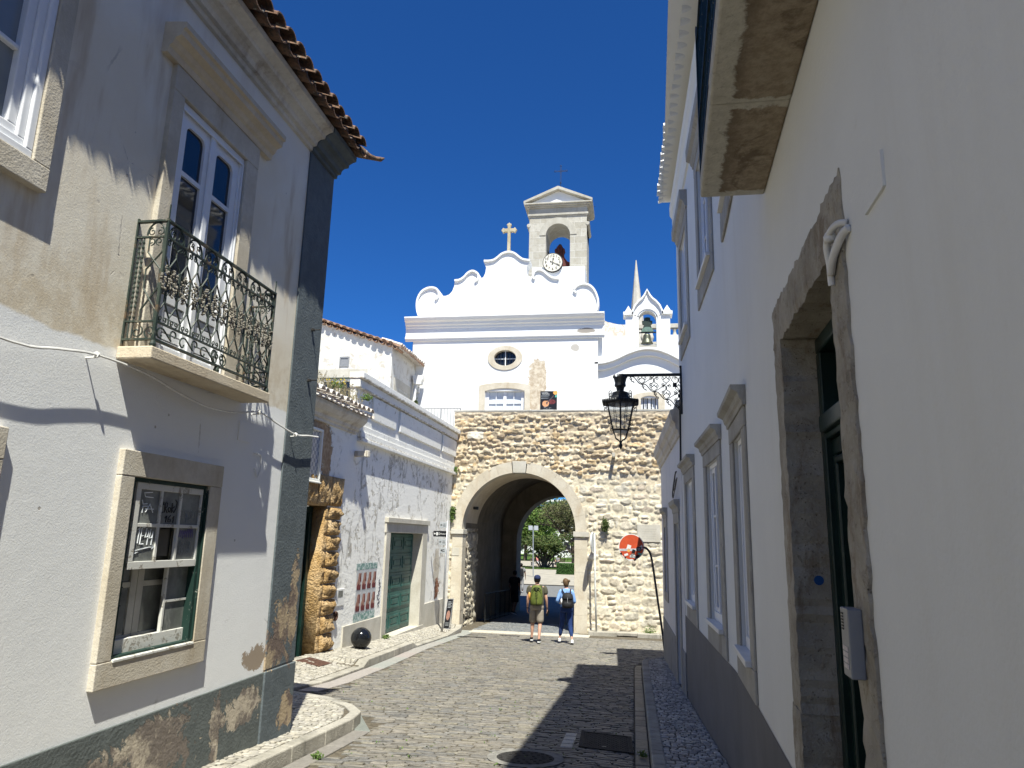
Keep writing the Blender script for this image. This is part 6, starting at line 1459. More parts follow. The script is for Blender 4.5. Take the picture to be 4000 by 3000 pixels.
# ------------------------------------------------------------------ signs
def zn(x, y): return g(y)
SG = thing('no_entry_sign', 'round red no entry sign covered in stickers on a bent pole', 'road sign', (.69, 17.45, g(17.45)))
sx, sy, sz = -.02, 17.3, -.145; FSg = lambda u, v, w: (sx+u*.985, sy+u*.17-w, sz+v)
m = MB(); m.prism(arc(0, 0, .30, .30, 0, 354, 47), FSg, -.012, 0); m.build('plate', MAT['sign_white'], SG)
m = MB(); m.prism(arc(0, 0, .282, .282, 0, 354, 47), FSg, .001, .003); m.build('red_disc', MAT['sign_red'], SG)
m = MB(); m.prism([(-.27, -.045), (.12, -.03), (.25, .06), (.26, -.04), (.1, -.09), (-.27, -.095)], FSg, .003, .005); m.build('white_bar', simple('dirty_reflective_bar', (.45, .46, .48), .4, .4, var=.2, sc=20), SG)
stk = [('sign_white', [(-.12, -.02, .09, .11), (-.04, -.20, .15, .05), (-.07, -.27, .10, .035), (-.16, -.16, .09, .05), (.04, -.19, .06, .05)]), ('sign_black', [(.0, -.10, .075, .085), (-.02, -.155, .10, .045), (.12, -.05, .11, .09), (.10, -.20, .10, .06), (-.255, -.13, .045, .04), (.06, -.26, .06, .04)]), ('orange', [(-.105, -.07, .06, .07)]), ('teal', [(.14, -.13, .09, .04)])]
for mt, L in stk:
    for k, (u, v, a, b) in enumerate(L):
        m = MB(); m.fbox(lambda p, q_, w: FSg(u+(p-a/2)*math.cos(.2*k-.3)-(q_)*math.sin(.2*k-.3)+a/2, v-.04+(q_)*math.cos(.2*k-.3)+(p-a/2)*math.sin(.2*k-.3), w), 0, a, 0, b, .0055+.0012*k+(.001 if mt == 'sign_black' else 0), .0062+.0012*k+(.001 if mt == 'sign_black' else 0)); m.build('sticker', MAT[mt], SG)
m = MB(); m.prism(arc(-.145, -.245, .022, .022, 0, 330, 11), FSg, .0055, .008); m.build('sticker', MAT['black'], SG)
text_mesh('SS', .075, FSg, .175, -.05, .0135, 'sticker', MAT['sign_white'], SG); text_mesh('DEZ', .04, FSg, .03, -.172, .0135, 'sticker', MAT['sign_white'], SG); text_mesh('IIXING', .04, FSg, .035, -.215, .0125, 'sticker', MAT['sign_black'], SG)
m = MB(); m.tube(spline([(.10, 17.34, -.15), (.27, 17.37, -.15), (.36, 17.39, -.20), (.42, 17.40, -.32), (.47, 17.41, -.6), (.56, 17.43, -1.3), (.64, 17.45, -1.9), (.72, 17.46, g(17.46)+.05)], 5), .026, 8)
q = G('stickered_black_pole', .5, .35); n = q.noise(14, 6, .7); q.fin(q.mix(q.sm(n, .56, .6), (.03, .03, .032), (.22, .18, .16))); m.build('bent_pole', q.m, SG, True)
PS = thing('sign_pole', 'thin grey pole with round sign seen edge on, beside the right arch pier', 'road sign', (-1.13, 23.5, g(23.5)+.1))
m = MB(); m.tube([(-1.13, 23.5, g(23.5)+.1), (-1.16, 23.5, -1.6), (-1.19, 23.5, .2)], .03, 8); m.build('pole', simple('chalky_grey_pole', (.50, .50, .47), .6, .3, var=.2, sc=6), PS, True)
nv = Vector((.985, -.15, 0)).normalized(); tv = Vector((.15, .985, 0)).normalized(); cc = Vector((-1.235, 23.48, -.085))
FPs = lambda u, v, w: tuple(cc+tv*u+Vector((0, 0, v))+nv*w)
m = MB(); m.prism(arc(0, 0, .32, .32, 0, 354, 47), FPs, -.01, .01); m.prism(arc(0, 0, .30, .30, 0, 354, 47), FPs, .01, .012); m.build('disc', MAT['sign_grey'], PS)
m = MB(); m.ring(arc(0, 0, .328, .328, 0, 354, 47), arc(0, 0, .30, .30, 0, 354, 47), FPs, -.018, .018); m.build('rim', MAT['sign_white'], PS)
FPst = thing('fingerpost', 'steel fingerpost with four small direction plates at the garage house corner', 'signpost', (-5.53, 21.5, fz(-5.53, 21.5)))
m = MB(); m.tube([(-5.535, 21.5, fz(-5.53, 21.5)), (-5.52, 21.5, .46)], .030, 10); m.build('pole', MAT['steel'], FPst, True)
FPL = lambda u, v, w: (-5.535+u, 21.465-w+u*.12, v)
for u0, v0, v1, mt, txt in ((-.20, .24, .41, 'sign_grey', ''), (-.385, -.02, .15, 'sign_black', 'Museum'), (-.21, -.26, -.09, 'sign_grey', ''), (-.16, -.50, -.34, 'sign_grey', '')):
    m = MB(); m.fbox(FPL, u0, .02, v0, v1, -.012, 0); P = m.build('direction_plate', MAT[mt], FPst, bevel=.004); c = (v0+v1)/2; ink = MAT['sign_white'] if mt == 'sign_black' else MAT['sign_black']
    m = MB(); m.prism([(u0+.015, c), (u0+.05, c+.035), (u0+.05, c+.012), (u0+.075, c+.012), (u0+.075, c-.012), (u0+.05, c-.012), (u0+.05, c-.035)], FPL, .0005, .002); m.build('arrow', ink, P)
    if mt == 'sign_black':
        m = MB(); m.fbox(FPL, u0+.09, u0+.14, c-.05, c+.045, .0005, .002); m.build('pictogram', ink, P); m = MB(); m.ring(arc(u0+.18, c, .027, .035, 0, 345, 23), arc(u0+.18, c, .018, .024, 0, 345, 23), FPL, .0005, .002); m.build('pictogram', ink, P)
    if txt: text_mesh(txt, .07, FPL, -.085, c, .001, 'lettering', ink, P, sx=.72)
    else: m = MB(); m.fbox(FPL, -.09, -.03, c+.02, c+.035, .0005, .002); m.fbox(FPL, -.10, -.02, c-.035, c-.015, .0005, .002); m.build('lettering', ink, P)
AB = thing('pavement_board', 'narrow black menu board with a pink picture leaning by the fingerpost', 'sign board', (-5.47, 22.0, fz(-5.5, 22.0)))
FAB = lambda u, v, w: (-5.62+u*.96+v*.09, 21.9+v*.12+u*.2-w, fz(-5.5, 22.0)+v)
m = MB(); rect_frame(m, FAB, 0, .19, 0, .88, .015, -.02, .004, .03, .02); m.tube([FAB(.02, .86, -.03), FAB(.02, 0, -.25)], .012, 4); m.tube([FAB(.17, .86, -.03), FAB(.17, 0, -.25)], .012, 4); m.build('frame', MAT['steel'], AB)
m = MB(); m.fbox(FAB, .015, .175, .03, .86, -.015, -.004); m.build('panel', MAT['sign_black'], AB)
m = MB(); m.prism(arc(.095, .40, .055, .14, 0, 345, 23), FAB, -.003, -.001); m.build('picture', MAT['skin_print'], AB)
m = MB()
for k in range(5): m.fbox(FAB, .04, .13+.03*(k % 2), .62+k*.04, .635+k*.04, -.003, -.001)
for k in range(3): m.fbox(FAB, .04, .15, .11+k*.035, .12+k*.035, -.003, -.001)
m.build('lettering', MAT['sign_grey'], AB)
# concert poster on the gate wall terrace
PO = thing('concert_poster', 'black concert poster with a tan guitar standing on top of the gate wall', 'poster', (-2.9, 24.25, 4.28))
kx = 24.35/28
FPo = lambda u, v, w: (-3.58*kx+u*.585, 24.4-w, 4.30+v*.735)
m = MB(); m.fbox(FPo, 0, 1, 0, .075, -.02, 0); m.build('white_foot', MAT['sign_white'], PO)
m = MB(); m.fbox(FPo, 0, 1, .076, 1, -.02, 0); m.build('board', MAT['sign_black'], PO)
m = MB(); m.prism(sp2([(.13, .36), (.15, .47), (.25, .53), (.38, .53), (.50, .52), (.53, .40), (.47, .29), (.33, .25), (.2, .27), (.13, .36)], 4), FPo, .001, .003); m.build('guitar_body', MAT['guitar'], PO)
m = MB(); m.prism([(.40, .47), (.44, .44), (.78, .72), (.82, .80), (.76, .79), (.74, .75)], FPo, .004, .005); m.prism(arc(.40, .44, .045, .05, 0, 345, 23), FPo, .003, .0045); m.prism([(.36, .38), (.41, .42), (.45, .38), (.39, .35)], FPo, .003, .0045); m.build('guitar_neck', simple('dark_wood_print', (.10, .075, .08), .5), PO)
m = MB(); m.prism(sp2([(.55, .40), (.57, .55), (.70, .60), (.86, .56), (.92, .48), (.85, .40), (.70, .36), (.55, .40)], 4), FPo, .001, .002); m.build('red_figure', MAT['wine'], PO)
text_mesh('GUITARRA', .085, FPo, .27, .915, .001, 'title', MAT['sign_white'], PO, sx=.95); text_mesh('PORTUGUESA', .075, FPo, .34, .855, .001, 'title', MAT['sign_white'], PO, sx=.95)
m = MB(); m.prism(arc(.9, .92, .13, .095, 0, 345, 23), FPo, .001, .004); m.build('orange_seal', MAT['orange'], PO); m = MB(); m.prism([(.88, .70), (.99, .70), (.99, .82), (.90, .82)], FPo, .001, .003); m.build('green_patch', MAT['teal'], PO)
m = MB()
for v, w_ in ((.79, .52), (.775, .50), (.73, .46), (.715, .40), (.66, .48), (.645, .40), (.63, .12)): m.fbox(FPo, .05, .05+w_, v, v+.007, .001, .0018)
for u, v in ((.24, .23), (.31, .23), (.36, .23), (.45, .23), (.24, .19), (.29, .195), (.55, .19), (.62, .19), (.36, .15), (.45, .15), (.55, .15)): m.fbox(FPo, u, u+.035, v, v+.018, .001, .002)
m.fbox(FPo, .17, .8, .115, .123, .001, .002); m.build('small_print', MAT['sign_grey'], PO)
# ------------------------------------------------------------------ street fittings
m = MB(); by = 15.45; bz = fz(-5.75, by)+.005; m.ball((-5.76, by, bz+.215), .22, 36, 24); m.lathe([(.12, 0), (.12, .03), (0, .03)], (-5.76, by, bz-.005), 20)
tag(m.build('ball_bollard', MAT['black_gloss'], smooth=True), 'shiny black stone ball bollard on the pale left pavement', 'bollard')
MH = thing('manhole_cover', 'round cast iron manhole cover in a concrete ring in the cobbles', 'manhole cover', (-1.05, 7.55, g(7.55)))
m = MB()
def disc(m, cx, cy, r0, r1, dz, n=40):
    vs = []
    for r_ in (r0, r1):
        for k in range(n): a = 2*math.pi*k/n; x, y = cx+r_*math.cos(a), cy+r_*math.sin(a); vs.append((x, y, g(y)+dz))
    if r0 > 0: m.add(vs, [(k, (k+1) % n, n+(k+1) % n, n+k) for k in range(n)])
    else: m.add(vs[n:], [tuple(range(n))])
disc(m, -1.06, 7.6, .285, .38, .008); m.build('concrete_ring', simple('worn_concrete', (.21, .20, .18), .9, .15, var=.2, sc=12), MH)
m = MB(); disc(m, -1.06, 7.6, 0, .284, .009)
for r_ in (.10, .18, .25):
    for k in range(int(r_*80)):
        a = 2*math.pi*k/int(r_*80); x, y = -1.06+r_*math.cos(a), 7.6+r_*math.sin(a); m.box(x-.014, x+.014, y-.012, y+.012, g(y)+.005, g(y)+.014)
m.build('cover', MAT['cast_iron'], MH)
DC = thing('drain_cover', 'square cast iron access cover in the shaded cobbles by the right kerb', 'drain cover', (-.3, 8.6, g(8.6)))
m = MB(); hz = lambda u, v, w: (u-.03*(v-8.6), v-.25*(u+.3), g(v-.25*(u+.3))+w)
rect_frame(m, hz, -.60, -.02, 8.2, 9.05, .04, .004, .014); m.build('frame', MAT['cast_iron'], DC)
m = MB(); m.fbox(hz, -.558, -.062, 8.242, 9.008, .003, .009)
for i in range(10):
    for j in range(14): m.fbox(hz, -.54+i*.048+.02*(j % 2), -.525+i*.048+.02*(j % 2), 8.262+j*.053, 8.285+j*.053, .009, .0115)
m.build('cover', MAT['cast_iron'], DC)
m = MB()
for k in range(4): y = 8.2+k*.2; stone(m, [(-.78, y), (-.65, y), (-.65, y+.17), (-.78, y+.17)], lambda X, Y: g(Y)+.012, (.40, .38, .33), .03, .012)
tag(m.build('stone_markers', MAT['setts'], recalc=False), 'row of four pale square stones beside the square access cover', 'paving stones')
m = MB(); m.fbox(lambda u, v, w: (u, v, fz(u, v)+w), -6.0, -5.55, 12.85, 13.45, .004, .013)
tag(m.build('utility_cover', MAT['rusty']), 'rusty brown rectangular utility cover set in the left pavement', 'utility cover')
for x0, x1, y0, y1, lab in ((-4.95, -4.15, 20.95, 21.12, 'dark flat drain slot in the cobbles by the dropped left kerb'), (-3.9, -3.3, 21.9, 22.03, 'thin dark drain slot in the cobbles before the gate threshold')):
    m = MB(); m.fbox(lambda u, v, w: (u, v, g(v)+w), x0, x1, y0, y1, .002, .012); tag(m.build('drain_slot', MAT['cast_iron']), lab, 'drain')
# ------------------------------------------------------------------ weeds
def tuft(name, lab, cat, c, r, n, size, mat, up=(0, 0, 1), petals=0, stems=True, droop=0.):
    m = MB(); U = Vector(up).normalized()
    for k in range(n):
        d = Vector((rng.gauss(0, 1), rng.gauss(0, 1), rng.gauss(0, 1))).normalized()
        if d.dot(U) < 0: d -= 2*d.dot(U)*U
        p = Vector(c)+d*r*rng.random()**.6+Vector((0, 0, -droop*rng.random())); a = Vector((rng.gauss(0, 1), rng.gauss(0, 1), rng.gauss(0, 1))).normalized(); b = a.orthogonal().normalized(); s = size*rng.uniform(.6, 1.3)
        m.add([p-a*s, p-b*s*.4, p+a*s, p+b*s*.4], [(0, 1, 2, 3)])
        if stems and k % 4 == 0: m.tube([Vector(c)+d*.01, p], size*.08, 3)
    o = m.build(name, MAT[mat], recalc=False); tag(o, lab, cat)
    if petals:
        m = MB()
        for k in range(petals): m.ball(tuple(Vector(c)+Vector((rng.uniform(-r, r), rng.uniform(-r, r), r*rng.uniform(.3, .9)))), .018, 6, 4)
        m.build('flowers', MAT['petal'], o)
    return o
tuft('wall_plant', 'dark green plant growing out of the stone wall right of the arch', 'plant', (-.85, 23.88, .60), .15, 260, .05, 'leaf_dark', (0, -1, .3), droop=.28)
tuft('wall_plant', 'small plant hanging at the left edge of the stone wall above the pier', 'plant', (-5.97, 23.9, .95), .13, 200, .05, 'leaf_weed', (0, -1, .2), droop=.4)
tuft('wall_plant', 'small bright plant high up between the peeling house and the stone wall', 'plant', (-5.93, 23.85, 2.2), .12, 120, .05, 'leaf_bright', (0, -1, .4))
tuft('wall_plant', 'tiny plant beside the church downpipe', 'plant', (-8.6, 27.5, 5.35), .12, 120, .05, 'leaf_dark', (1, -1, .2), droop=.4)
tuft('eave_plant', 'small leafy plant at the right end of the tile eave over the stone doorway', 'plant', (-5.85, 15.05, 2.95), .15, 160, .03, 'leaf_bright', (0, 0, 1))
tuft('eave_plant', 'yellow flowering weed on the tile eave over the stone doorway', 'plant', (-5.95, 13.6, 2.93), .17, 160, .025, 'leaf_weed', (0, 0, 1), 12)
tuft('kerb_weed', 'grass tuft at the foot of the garage door jamb', 'plant', (-5.98, 17.75, fz(-5.98, 17.75)+.01), .12, 90, .03, 'leaf_weed')
tuft('kerb_weed', 'green weeds at the foot of the stone wall on the right', 'plant', (.5, 23.85, g(23.8)+.10), .22, 160, .03, 'leaf_weed')
tuft('kerb_weed', 'weed in the gutter at the near left kerb', 'plant', (-2.95, 6.95, g(6.95)+.01), .06, 70, .018, 'leaf_weed')
tuft('kerb_weed', 'weed in the gutter at the near right kerb', 'plant', (.08, 8.0, g(8.)+.01), .06, 60, .018, 'leaf_weed')
m = MB()
for k in range(230):
    u = rng.uniform(11.8, 14.9); w_ = rng.uniform(-.15, .3); p = Vector(FB(u, 2.78+(.3-w_)*.25, w_)); h = rng.uniform(.08, .40); q_ = p+Vector((rng.gauss(0, .07), rng.gauss(0, .07), h)); m.tube([p, (p+q_)/2+Vector((rng.gauss(0, .02), 0, 0)), q_], .004, 3)
    for j in range(3): e = p.lerp(q_, rng.uniform(.5, 1)); m.add([e, e+Vector((rng.gauss(0, .02), rng.gauss(0, .02), .03)), e+Vector((rng.gauss(0, .02), rng.gauss(0, .02), .01))], [(0, 1, 2)])
o = m.build('dry_weeds', MAT['leaf_dry'], recalc=False); tag(o, 'dry straw coloured weeds standing along the tile eave', 'weeds', kind='stuff')
m = MB()
for k in range(260):
    y = 6.2+16*rng.random()**1.3; x = rng.uniform(lk(y)+.3, -.2)
    for j in range(3):
        a = rng.uniform(0, 6.3); s = rng.uniform(.012, .03); p = Vector((x+rng.gauss(0, .015), y+rng.gauss(0, .015), g(y)-.004)); m.add([p, p+Vector((math.cos(a)*s, math.sin(a)*s, s*.5)), p+Vector((math.cos(a+.7)*s, math.sin(a+.7)*s, s*.7))], [(0, 1, 2)])
tag(m.build('joint_weeds', MAT['leaf_weed'], recalc=False), 'sparse tiny green weeds in the joints of the cobbles', 'weeds', kind='stuff')
# ------------------------------------------------------------------ people
def skin_mesh(name, pts, edges, mat, parent, root=0, sub=1, smooth=True):
    """pts: {key:(x,y,z,r)}; one continuous surface grown along the edges"""
    keys = list(pts); ix = {k: i for i, k in enumerate(keys)}
    off = OFF[parent.name]; me = bpy.data.meshes.new(name)
    me.from_pydata([pts[k][:3] for k in keys], [(ix[a], ix[b]) for a, b in edges], [])
    o = bpy.data.objects.new(name, me); COL.objects.link(o); md = o.modifiers.new('skin', 'SKIN'); md.use_smooth_shade = True; md.branch_smoothing = .6
    for i, k in enumerate(keys):
        r = pts[k][3]; sv = me.skin_vertices[0].data[i]; sv.radius = r if isinstance(r, tuple) else (r, r); sv.use_root = (k == (root or keys[0]))
    if sub: s = o.modifiers.new('sub', 'SUBSURF'); s.levels = sub; s.render_levels = sub
    dg = bpy.context.evaluated_depsgraph_get(); e = o.evaluated_get(dg); m2 = bpy.data.meshes.new_from_object(e); o.modifiers.clear(); o.data = m2; bpy.data.meshes.remove(me)
    m2.materials.clear(); m2.materials.append(mat); m2.shade_smooth(); o.parent = parent; OFF[o.name] = off; m2.name = name
    return o
def figure(name, label, loc, yaw, H, pose, skin, group=None, k=1.):
    """local frame: x right, y forward, z up, feet at z=0, scaled to height H; returns helpers"""
    t = thing('person', label, 'person', loc, group); t.rotation_euler = (0, 0, yaw); t.scale = (H/1.76,)*3
    OFF[t.name] = Vector((0, 0, 0)); P = {}
    sh, hip = pose.get('sh', .175), .085
    hx = pose.get('lean', 0.)
    P['pelvis'] = (0, 0, .95, .105); P['waist'] = (0, .005+hx*.3, 1.08, .115); P['chest'] = (0, .0+hx*.7, 1.28, .13); P['neckb'] = (0, -.01+hx, 1.44, .075); P['neck'] = (0, .0+hx, 1.52, .055)
    hd = pose.get('head', (0, .02)); P['head0'] = (hd[0]*.3, hd[1]*.5+hx, 1.575, .065); P['head1'] = (hd[0], hd[1]+hx, 1.645, .088); P['head2'] = (hd[0], hd[1]-.01+hx, 1.70, .070)
    E_ = [('pelvis', 'waist'), ('waist', 'chest'), ('chest', 'neckb'), ('neckb', 'neck'), ('neck', 'head0'), ('head0', 'head1'), ('head1', 'head2')]
    for s, n in ((-1, 'l'), (1, 'r')):
        a = pose['arm_'+n]; P['sh'+n] = (s*sh, hx, 1.42, .058); P['el'+n] = (*a[0], .042); P['wr'+n] = (*a[1], .028)
        w = Vector(a[1]); d = (w-Vector(a[0])).normalized(); pm = w+d*.055; P['pa'+n] = (*pm, .030)
        E_ += [('neckb', 'sh'+n), ('sh'+n, 'el'+n), ('el'+n, 'wr'+n), ('wr'+n, 'pa'+n)]
        sd = Vector((0, 1, 0)); sd = (sd-d*sd.dot(d)).normalized(); nn = d.cross(sd)
        for q_, (off, L, rr) in enumerate(((-.030, .062, .0085), (-.010, .075, .009), (.010, .072, .009), (.029, .056, .008))):
            b = pm+sd*off+d*.022; P['f%d%s' % (q_, n)] = (*b, rr*1.15); c = b+d*L*.6+nn*(-s)*L*.18; P['g%d%s' % (q_, n)] = (*c, rr); e = c+d*L*.35+nn*(-s)*L*.35; P['h%d%s' % (q_, n)] = (*e, rr*.8)
            E_ += [('pa'+n, 'f%d' % q_+n), ('f%d' % q_+n, 'g%d' % q_+n), ('g%d' % q_+n, 'h%d' % q_+n)]
        b = w+d*.03+sd*.03; P['t0'+n] = (*b, .012); c = b+sd*.028+d*.03+nn*(-s)*.012; P['t1'+n] = (*c, .009); E_ += [('wr'+n, 't0'+n), ('t0'+n, 't1'+n)]
        l = pose['leg_'+n]; P['hp'+n] = (s*hip, 0, .90, .080); P['kn'+n] = (*l[0], .060); P['cf'+n] = tuple(Vector(l[0]).lerp(Vector(l[1]), .35)+Vector((0, -.018, 0)))+(pose.get('calf', .050),); P['an'+n] = (*l[1], pose.get('calf', .05)*.72)
        fd = Vector(l[2]); P['he'+n] = tuple(Vector(l[1])+Vector((0, -.03, -.05)))+(.034,); P['ba'+n] = tuple(Vector(l[1])+fd*.11+Vector((0, 0, -.055)))+(.034,); P['to'+n] = tuple(Vector(l[1])+fd*.18+Vector((0, 0, -.06)))+(.024,)
        E_ += [('pelvis', 'hp'+n), ('hp'+n, 'kn'+n), ('kn'+n, 'cf'+n), ('cf'+n, 'an'+n), ('an'+n, 'he'+n), ('an'+n, 'ba'+n), ('ba'+n, 'to'+n)]
    body = skin_mesh('body', P, E_, skin, t, 'pelvis')
    return t, P, body
def up(P, *ks): return [P[k][:3] for k in ks]
def lerp3(a, b, t): return tuple(Vector(a[:3]).lerp(Vector(b[:3]), t))
def sleeves(m, P, frac, r0, r1, n=10):
    for s in 'lr':
        a, b, c = P['sh'+s][:3], P['el'+s][:3], P['wr'+s][:3]; i = (Vector(a)+Vector((-.05 if s == 'r' else .05, 0, .02)))
        if frac <= 1: e = lerp3(a, b, frac); m.tube([i, a, lerp3(a, e, .5), e], [r0, r0, (r0+r1)/2, r1], n)
        else: e = lerp3(b, c, frac-1); m.tube([i, a, lerp3(a, b, .5), lerp3(a, b, .9), b, lerp3(b, c, .12), e], [r0, r0, r0*.92, r0*.85, r0*.84, r0*.8, r1], n)
def torso(m, P, z0, w0, d0, hem=.0, hx=0., wch=.205, dch=.125):
    m.loft([(0, .0, z0, w0, d0), (0, .0, z0+.06, w0, d0), (0, hx*.3, 1.10, wch*.83, dch*.97), (0, hx*.6, 1.25, wch*.95, dch), (0, hx*.85, 1.36, wch, dch*.93), (0, hx, 1.43, wch*.86, dch*.72), (0, hx, 1.462, wch*.70, dch*.66), (0, hx, 1.485, wch*.50, dch*.6), (0, hx, 1.50, .062, .062)], 20)
def legs(m, P, frac, r, rk, re, w=.165, d=.125):
    m.loft([(0, 0, 1.03, w*.93, d*.95), (0, 0, .95, w, d), (0, 0, .88, w*1.02, d), (0, 0, .83, w*.9, d*.85)], 20)
    for s in 'lr':
        h, k, a = P['hp'+s][:3], P['kn'+s][:3], P['an'+s][:3]
        if frac <= 1.15: e = lerp3(h, k, 1.0) if frac == 1 else lerp3(k, a, frac-1) if frac > 1 else lerp3(h, k, frac); m.tube([(h[0], h[1], h[2]+.03), lerp3(h, e, .4), lerp3(h, e, .8), e], [r, r*.95, (r*.4+re*.6), re], 14)
        else: e = lerp3(k, a, frac-1); m.tube([(h[0], h[1], h[2]+.03), lerp3(h, k, .45), k, lerp3(k, a, .3), e], [r, r*.88, rk, rk*.93, re], 14)
def shoes(P, par, up_m, sole_m, low=.0):
    for s in 'lr':
        an, ba, he, to = [Vector(P[k+s][:3]) for k in ('an', 'ba', 'he', 'to')]; f = (ba-an); f.z = 0; f = f.normalized() if f.length > .01 else Vector((0, 1, 0)); sd = Vector((f.y, -f.x, 0)); tip = (to-he).normalized(); upv = sd.cross(tip)
        if upv.z < 0: upv = -upv
        O = he-tip*.03-upv*.025; L = .275; F = lambda a, b, c: tuple(O+tip*a+sd*b+upv*c)
        prof = [(0, .034, .0), (.05, .040, 0), (.12, .040, 0), (.19, .046, 0), (.24, .040, 0), (L, .018, 0)]
        m = MB(); vs = []
        for z, k in ((0, 1.), (.03, 1.)):
            vs += [F(a, b*k, z) for a, b, _ in prof]+[F(a, -b*k, z) for a, b, _ in prof[::-1]]
        n = len(prof)*2; m.add(vs, [tuple(range(n))[::-1], tuple(range(n, 2*n))]+[(i, (i+1) % n, n+(i+1) % n, n+i) for i in range(n)]); sh = m.build('shoe', sole_m, par, bevel=.004)
        m = MB(); tops = [.085, .095, .085, .06, .048, .034]; vs = []
        for z in (0, .6, 1.):
            vs += [F(a+.004, b*(1-.15*z*z)*.96, .03+(h-.03)*z) for (a, b, _), h in zip(prof, tops)]+[F(a+.004, -b*(1-.15*z*z)*.96, .03+(h-.03)*z) for (a, b, _), h in zip(prof[::-1], tops[::-1])]
        m.add(vs, [tuple(range(2*n, 3*n))]+[(j*n+i, j*n+(i+1) % n, j*n+n+(i+1) % n, j*n+n+i) for j in range(2) for i in range(n)]); m.build('upper', up_m, sh, True)
GND = lambda x, y: g(y)
# man in cap with green rucksack
mx, my = -2.60, 20.35
P_man = dict(arm_l=((-.245, -.02, 1.14), (-.255, .05, .885)), arm_r=((.255, -.03, 1.13), (.275, .05, .90)), leg_l=((-.115, .10, .48), (-.13, .10, .115), (-.12, 1, -.02)), leg_r=((.095, -.02, .49), (.075, -.16, .105), (.08, 1, .0)), head=(0, .03), sh=.205)
t, P, b = figure('person', 'man in navy cap, olive T-shirt and khaki shorts carrying a lime green rucksack', (mx, my, g(my)+.004), R(4), 1.78, P_man, MAT['skin'])
MAN = t
m = MB(); torso(m, P, .93, .195, .145, 0, 0, .238, .15); sleeves(m, P, .62, .084, .080); m.build('t_shirt', MAT['tee_olive'], t, True, sub=1)
m = MB(); legs(m, P, .96, .112, .09, .100, .195, .145); m.build('shorts', MAT['shorts_khaki'], t, True, sub=1)
m = MB(); m.loft([(0, .03, 1.645, .093, .108), (0, .03, 1.68, .096, .110), (0, .025, 1.725, .085, .098), (0, .02, 1.755, .05, .06), (0, .02, 1.763, .01, .01)], 18); m.loft([(0, .16, 1.665, .07, .065), (0, .16, 1.672, .07, .065)], 14); m.build('cap', MAT['cap_navy'], t, True)
m = MB(); m.loft([(0, -.02, 1.56, .062, .05), (0, -.005, 1.60, .084, .092), (0, .0, 1.65, .090, .098)], 14, False); m.build('hair', MAT['hair_dark'], t, True)
def backpack(par, mat, trim, w, h, d, z0, y0, extra=None, x0=0.):
    m = MB(); m.loft([(x0, y0-d*.5, z0, w*.40, d*.38), (x0, y0-d*.5, z0+.03, w*.49, d*.5), (x0, y0-d*.5, z0+h*.35, w*.50, d*.52), (x0, y0-d*.48, z0+h*.7, w*.47, d*.46), (x0, y0-d*.42, z0+h*.9, w*.38, d*.38), (x0, y0-d*.38, z0+h, w*.2, d*.22)], 20); B = m.build('backpack', mat, par, True, sub=1)
    m = MB()
    for s in (-1, 1): m.tube([(x0+s*w*.28, y0-d*.25, z0+h*.93), (s*.115, y0+.02, 1.455), (s*.12, y0+.10, 1.475), (s*.13, y0+.22, 1.40), (s*.15, y0+.24, 1.2), (x0+s*w*.48, y0+.05, z0+.1)], .022, 6, flat=.5)
    m.build('shoulder_straps', mat, B, True); return B
B = backpack(t, MAT['pack_green'], None, .34, .52, .17, .985, -.11)
m = MB(); yb = lambda z: -.11-.17*(.98 if z < 1.2 else .9 if z < 1.36 else .80)-.012
m.tube([(0, yb(1.0), 1.0), (0, -.295, 1.1), (0, -.292, 1.18)], .008, 5)
m.tube([(p, -.285+abs(p)*.35, z) for p, z in arc(0, 1.20, .13, .20, 0, 180, 14)], .007, 5); m.tube([(p, -.272+abs(p)*.3, z) for p, z in arc(0, 1.33, .115, .12, 10, 170, 14)], .007, 5)
m.tube([(-.06, -.27, 1.44), (-.03, -.29, 1.40), (.03, -.29, 1.40), (.06, -.27, 1.44), (0, -.29, 1.36), (-.06, -.27, 1.44)], .009, 5)
for k in range(4): m.tube([(-.035, -.30, 1.34-k*.04), (.04, -.30, 1.315-k*.04)], .005, 4)
m.build('zips', MAT['black'], B)
m = MB(); m.lathe([(.0, 0), (.03, 0), (.03, .16), (.015, .19), (0, .2)], (-.195, -.19, 1.12), 10); m.build('bottle', MAT['orange'], B, True)
m = MB()
for s in (-1, 1): w_ = P['wr'+('l' if s < 0 else 'r')]; m.lathe([(.034, -.012), (.036, 0), (.034, .012)], w_[:3], 10)
m.build('wristband', MAT['black'], t)
shoes(P, t, MAT['shoe_black'], MAT['shoe_white'])
FPh = Vector(P['par'][:3]); m = MB(); m.box(-.04, .04, -.006, .006, -.085, .075, lambda a, b_, c: tuple(Vector((FPh.x+.015+a*.6+c*.3, FPh.y+.03+a*.8, FPh.z-.085+c)))); ph = m.build('phone', MAT['black_gloss'], t, bevel=.004)
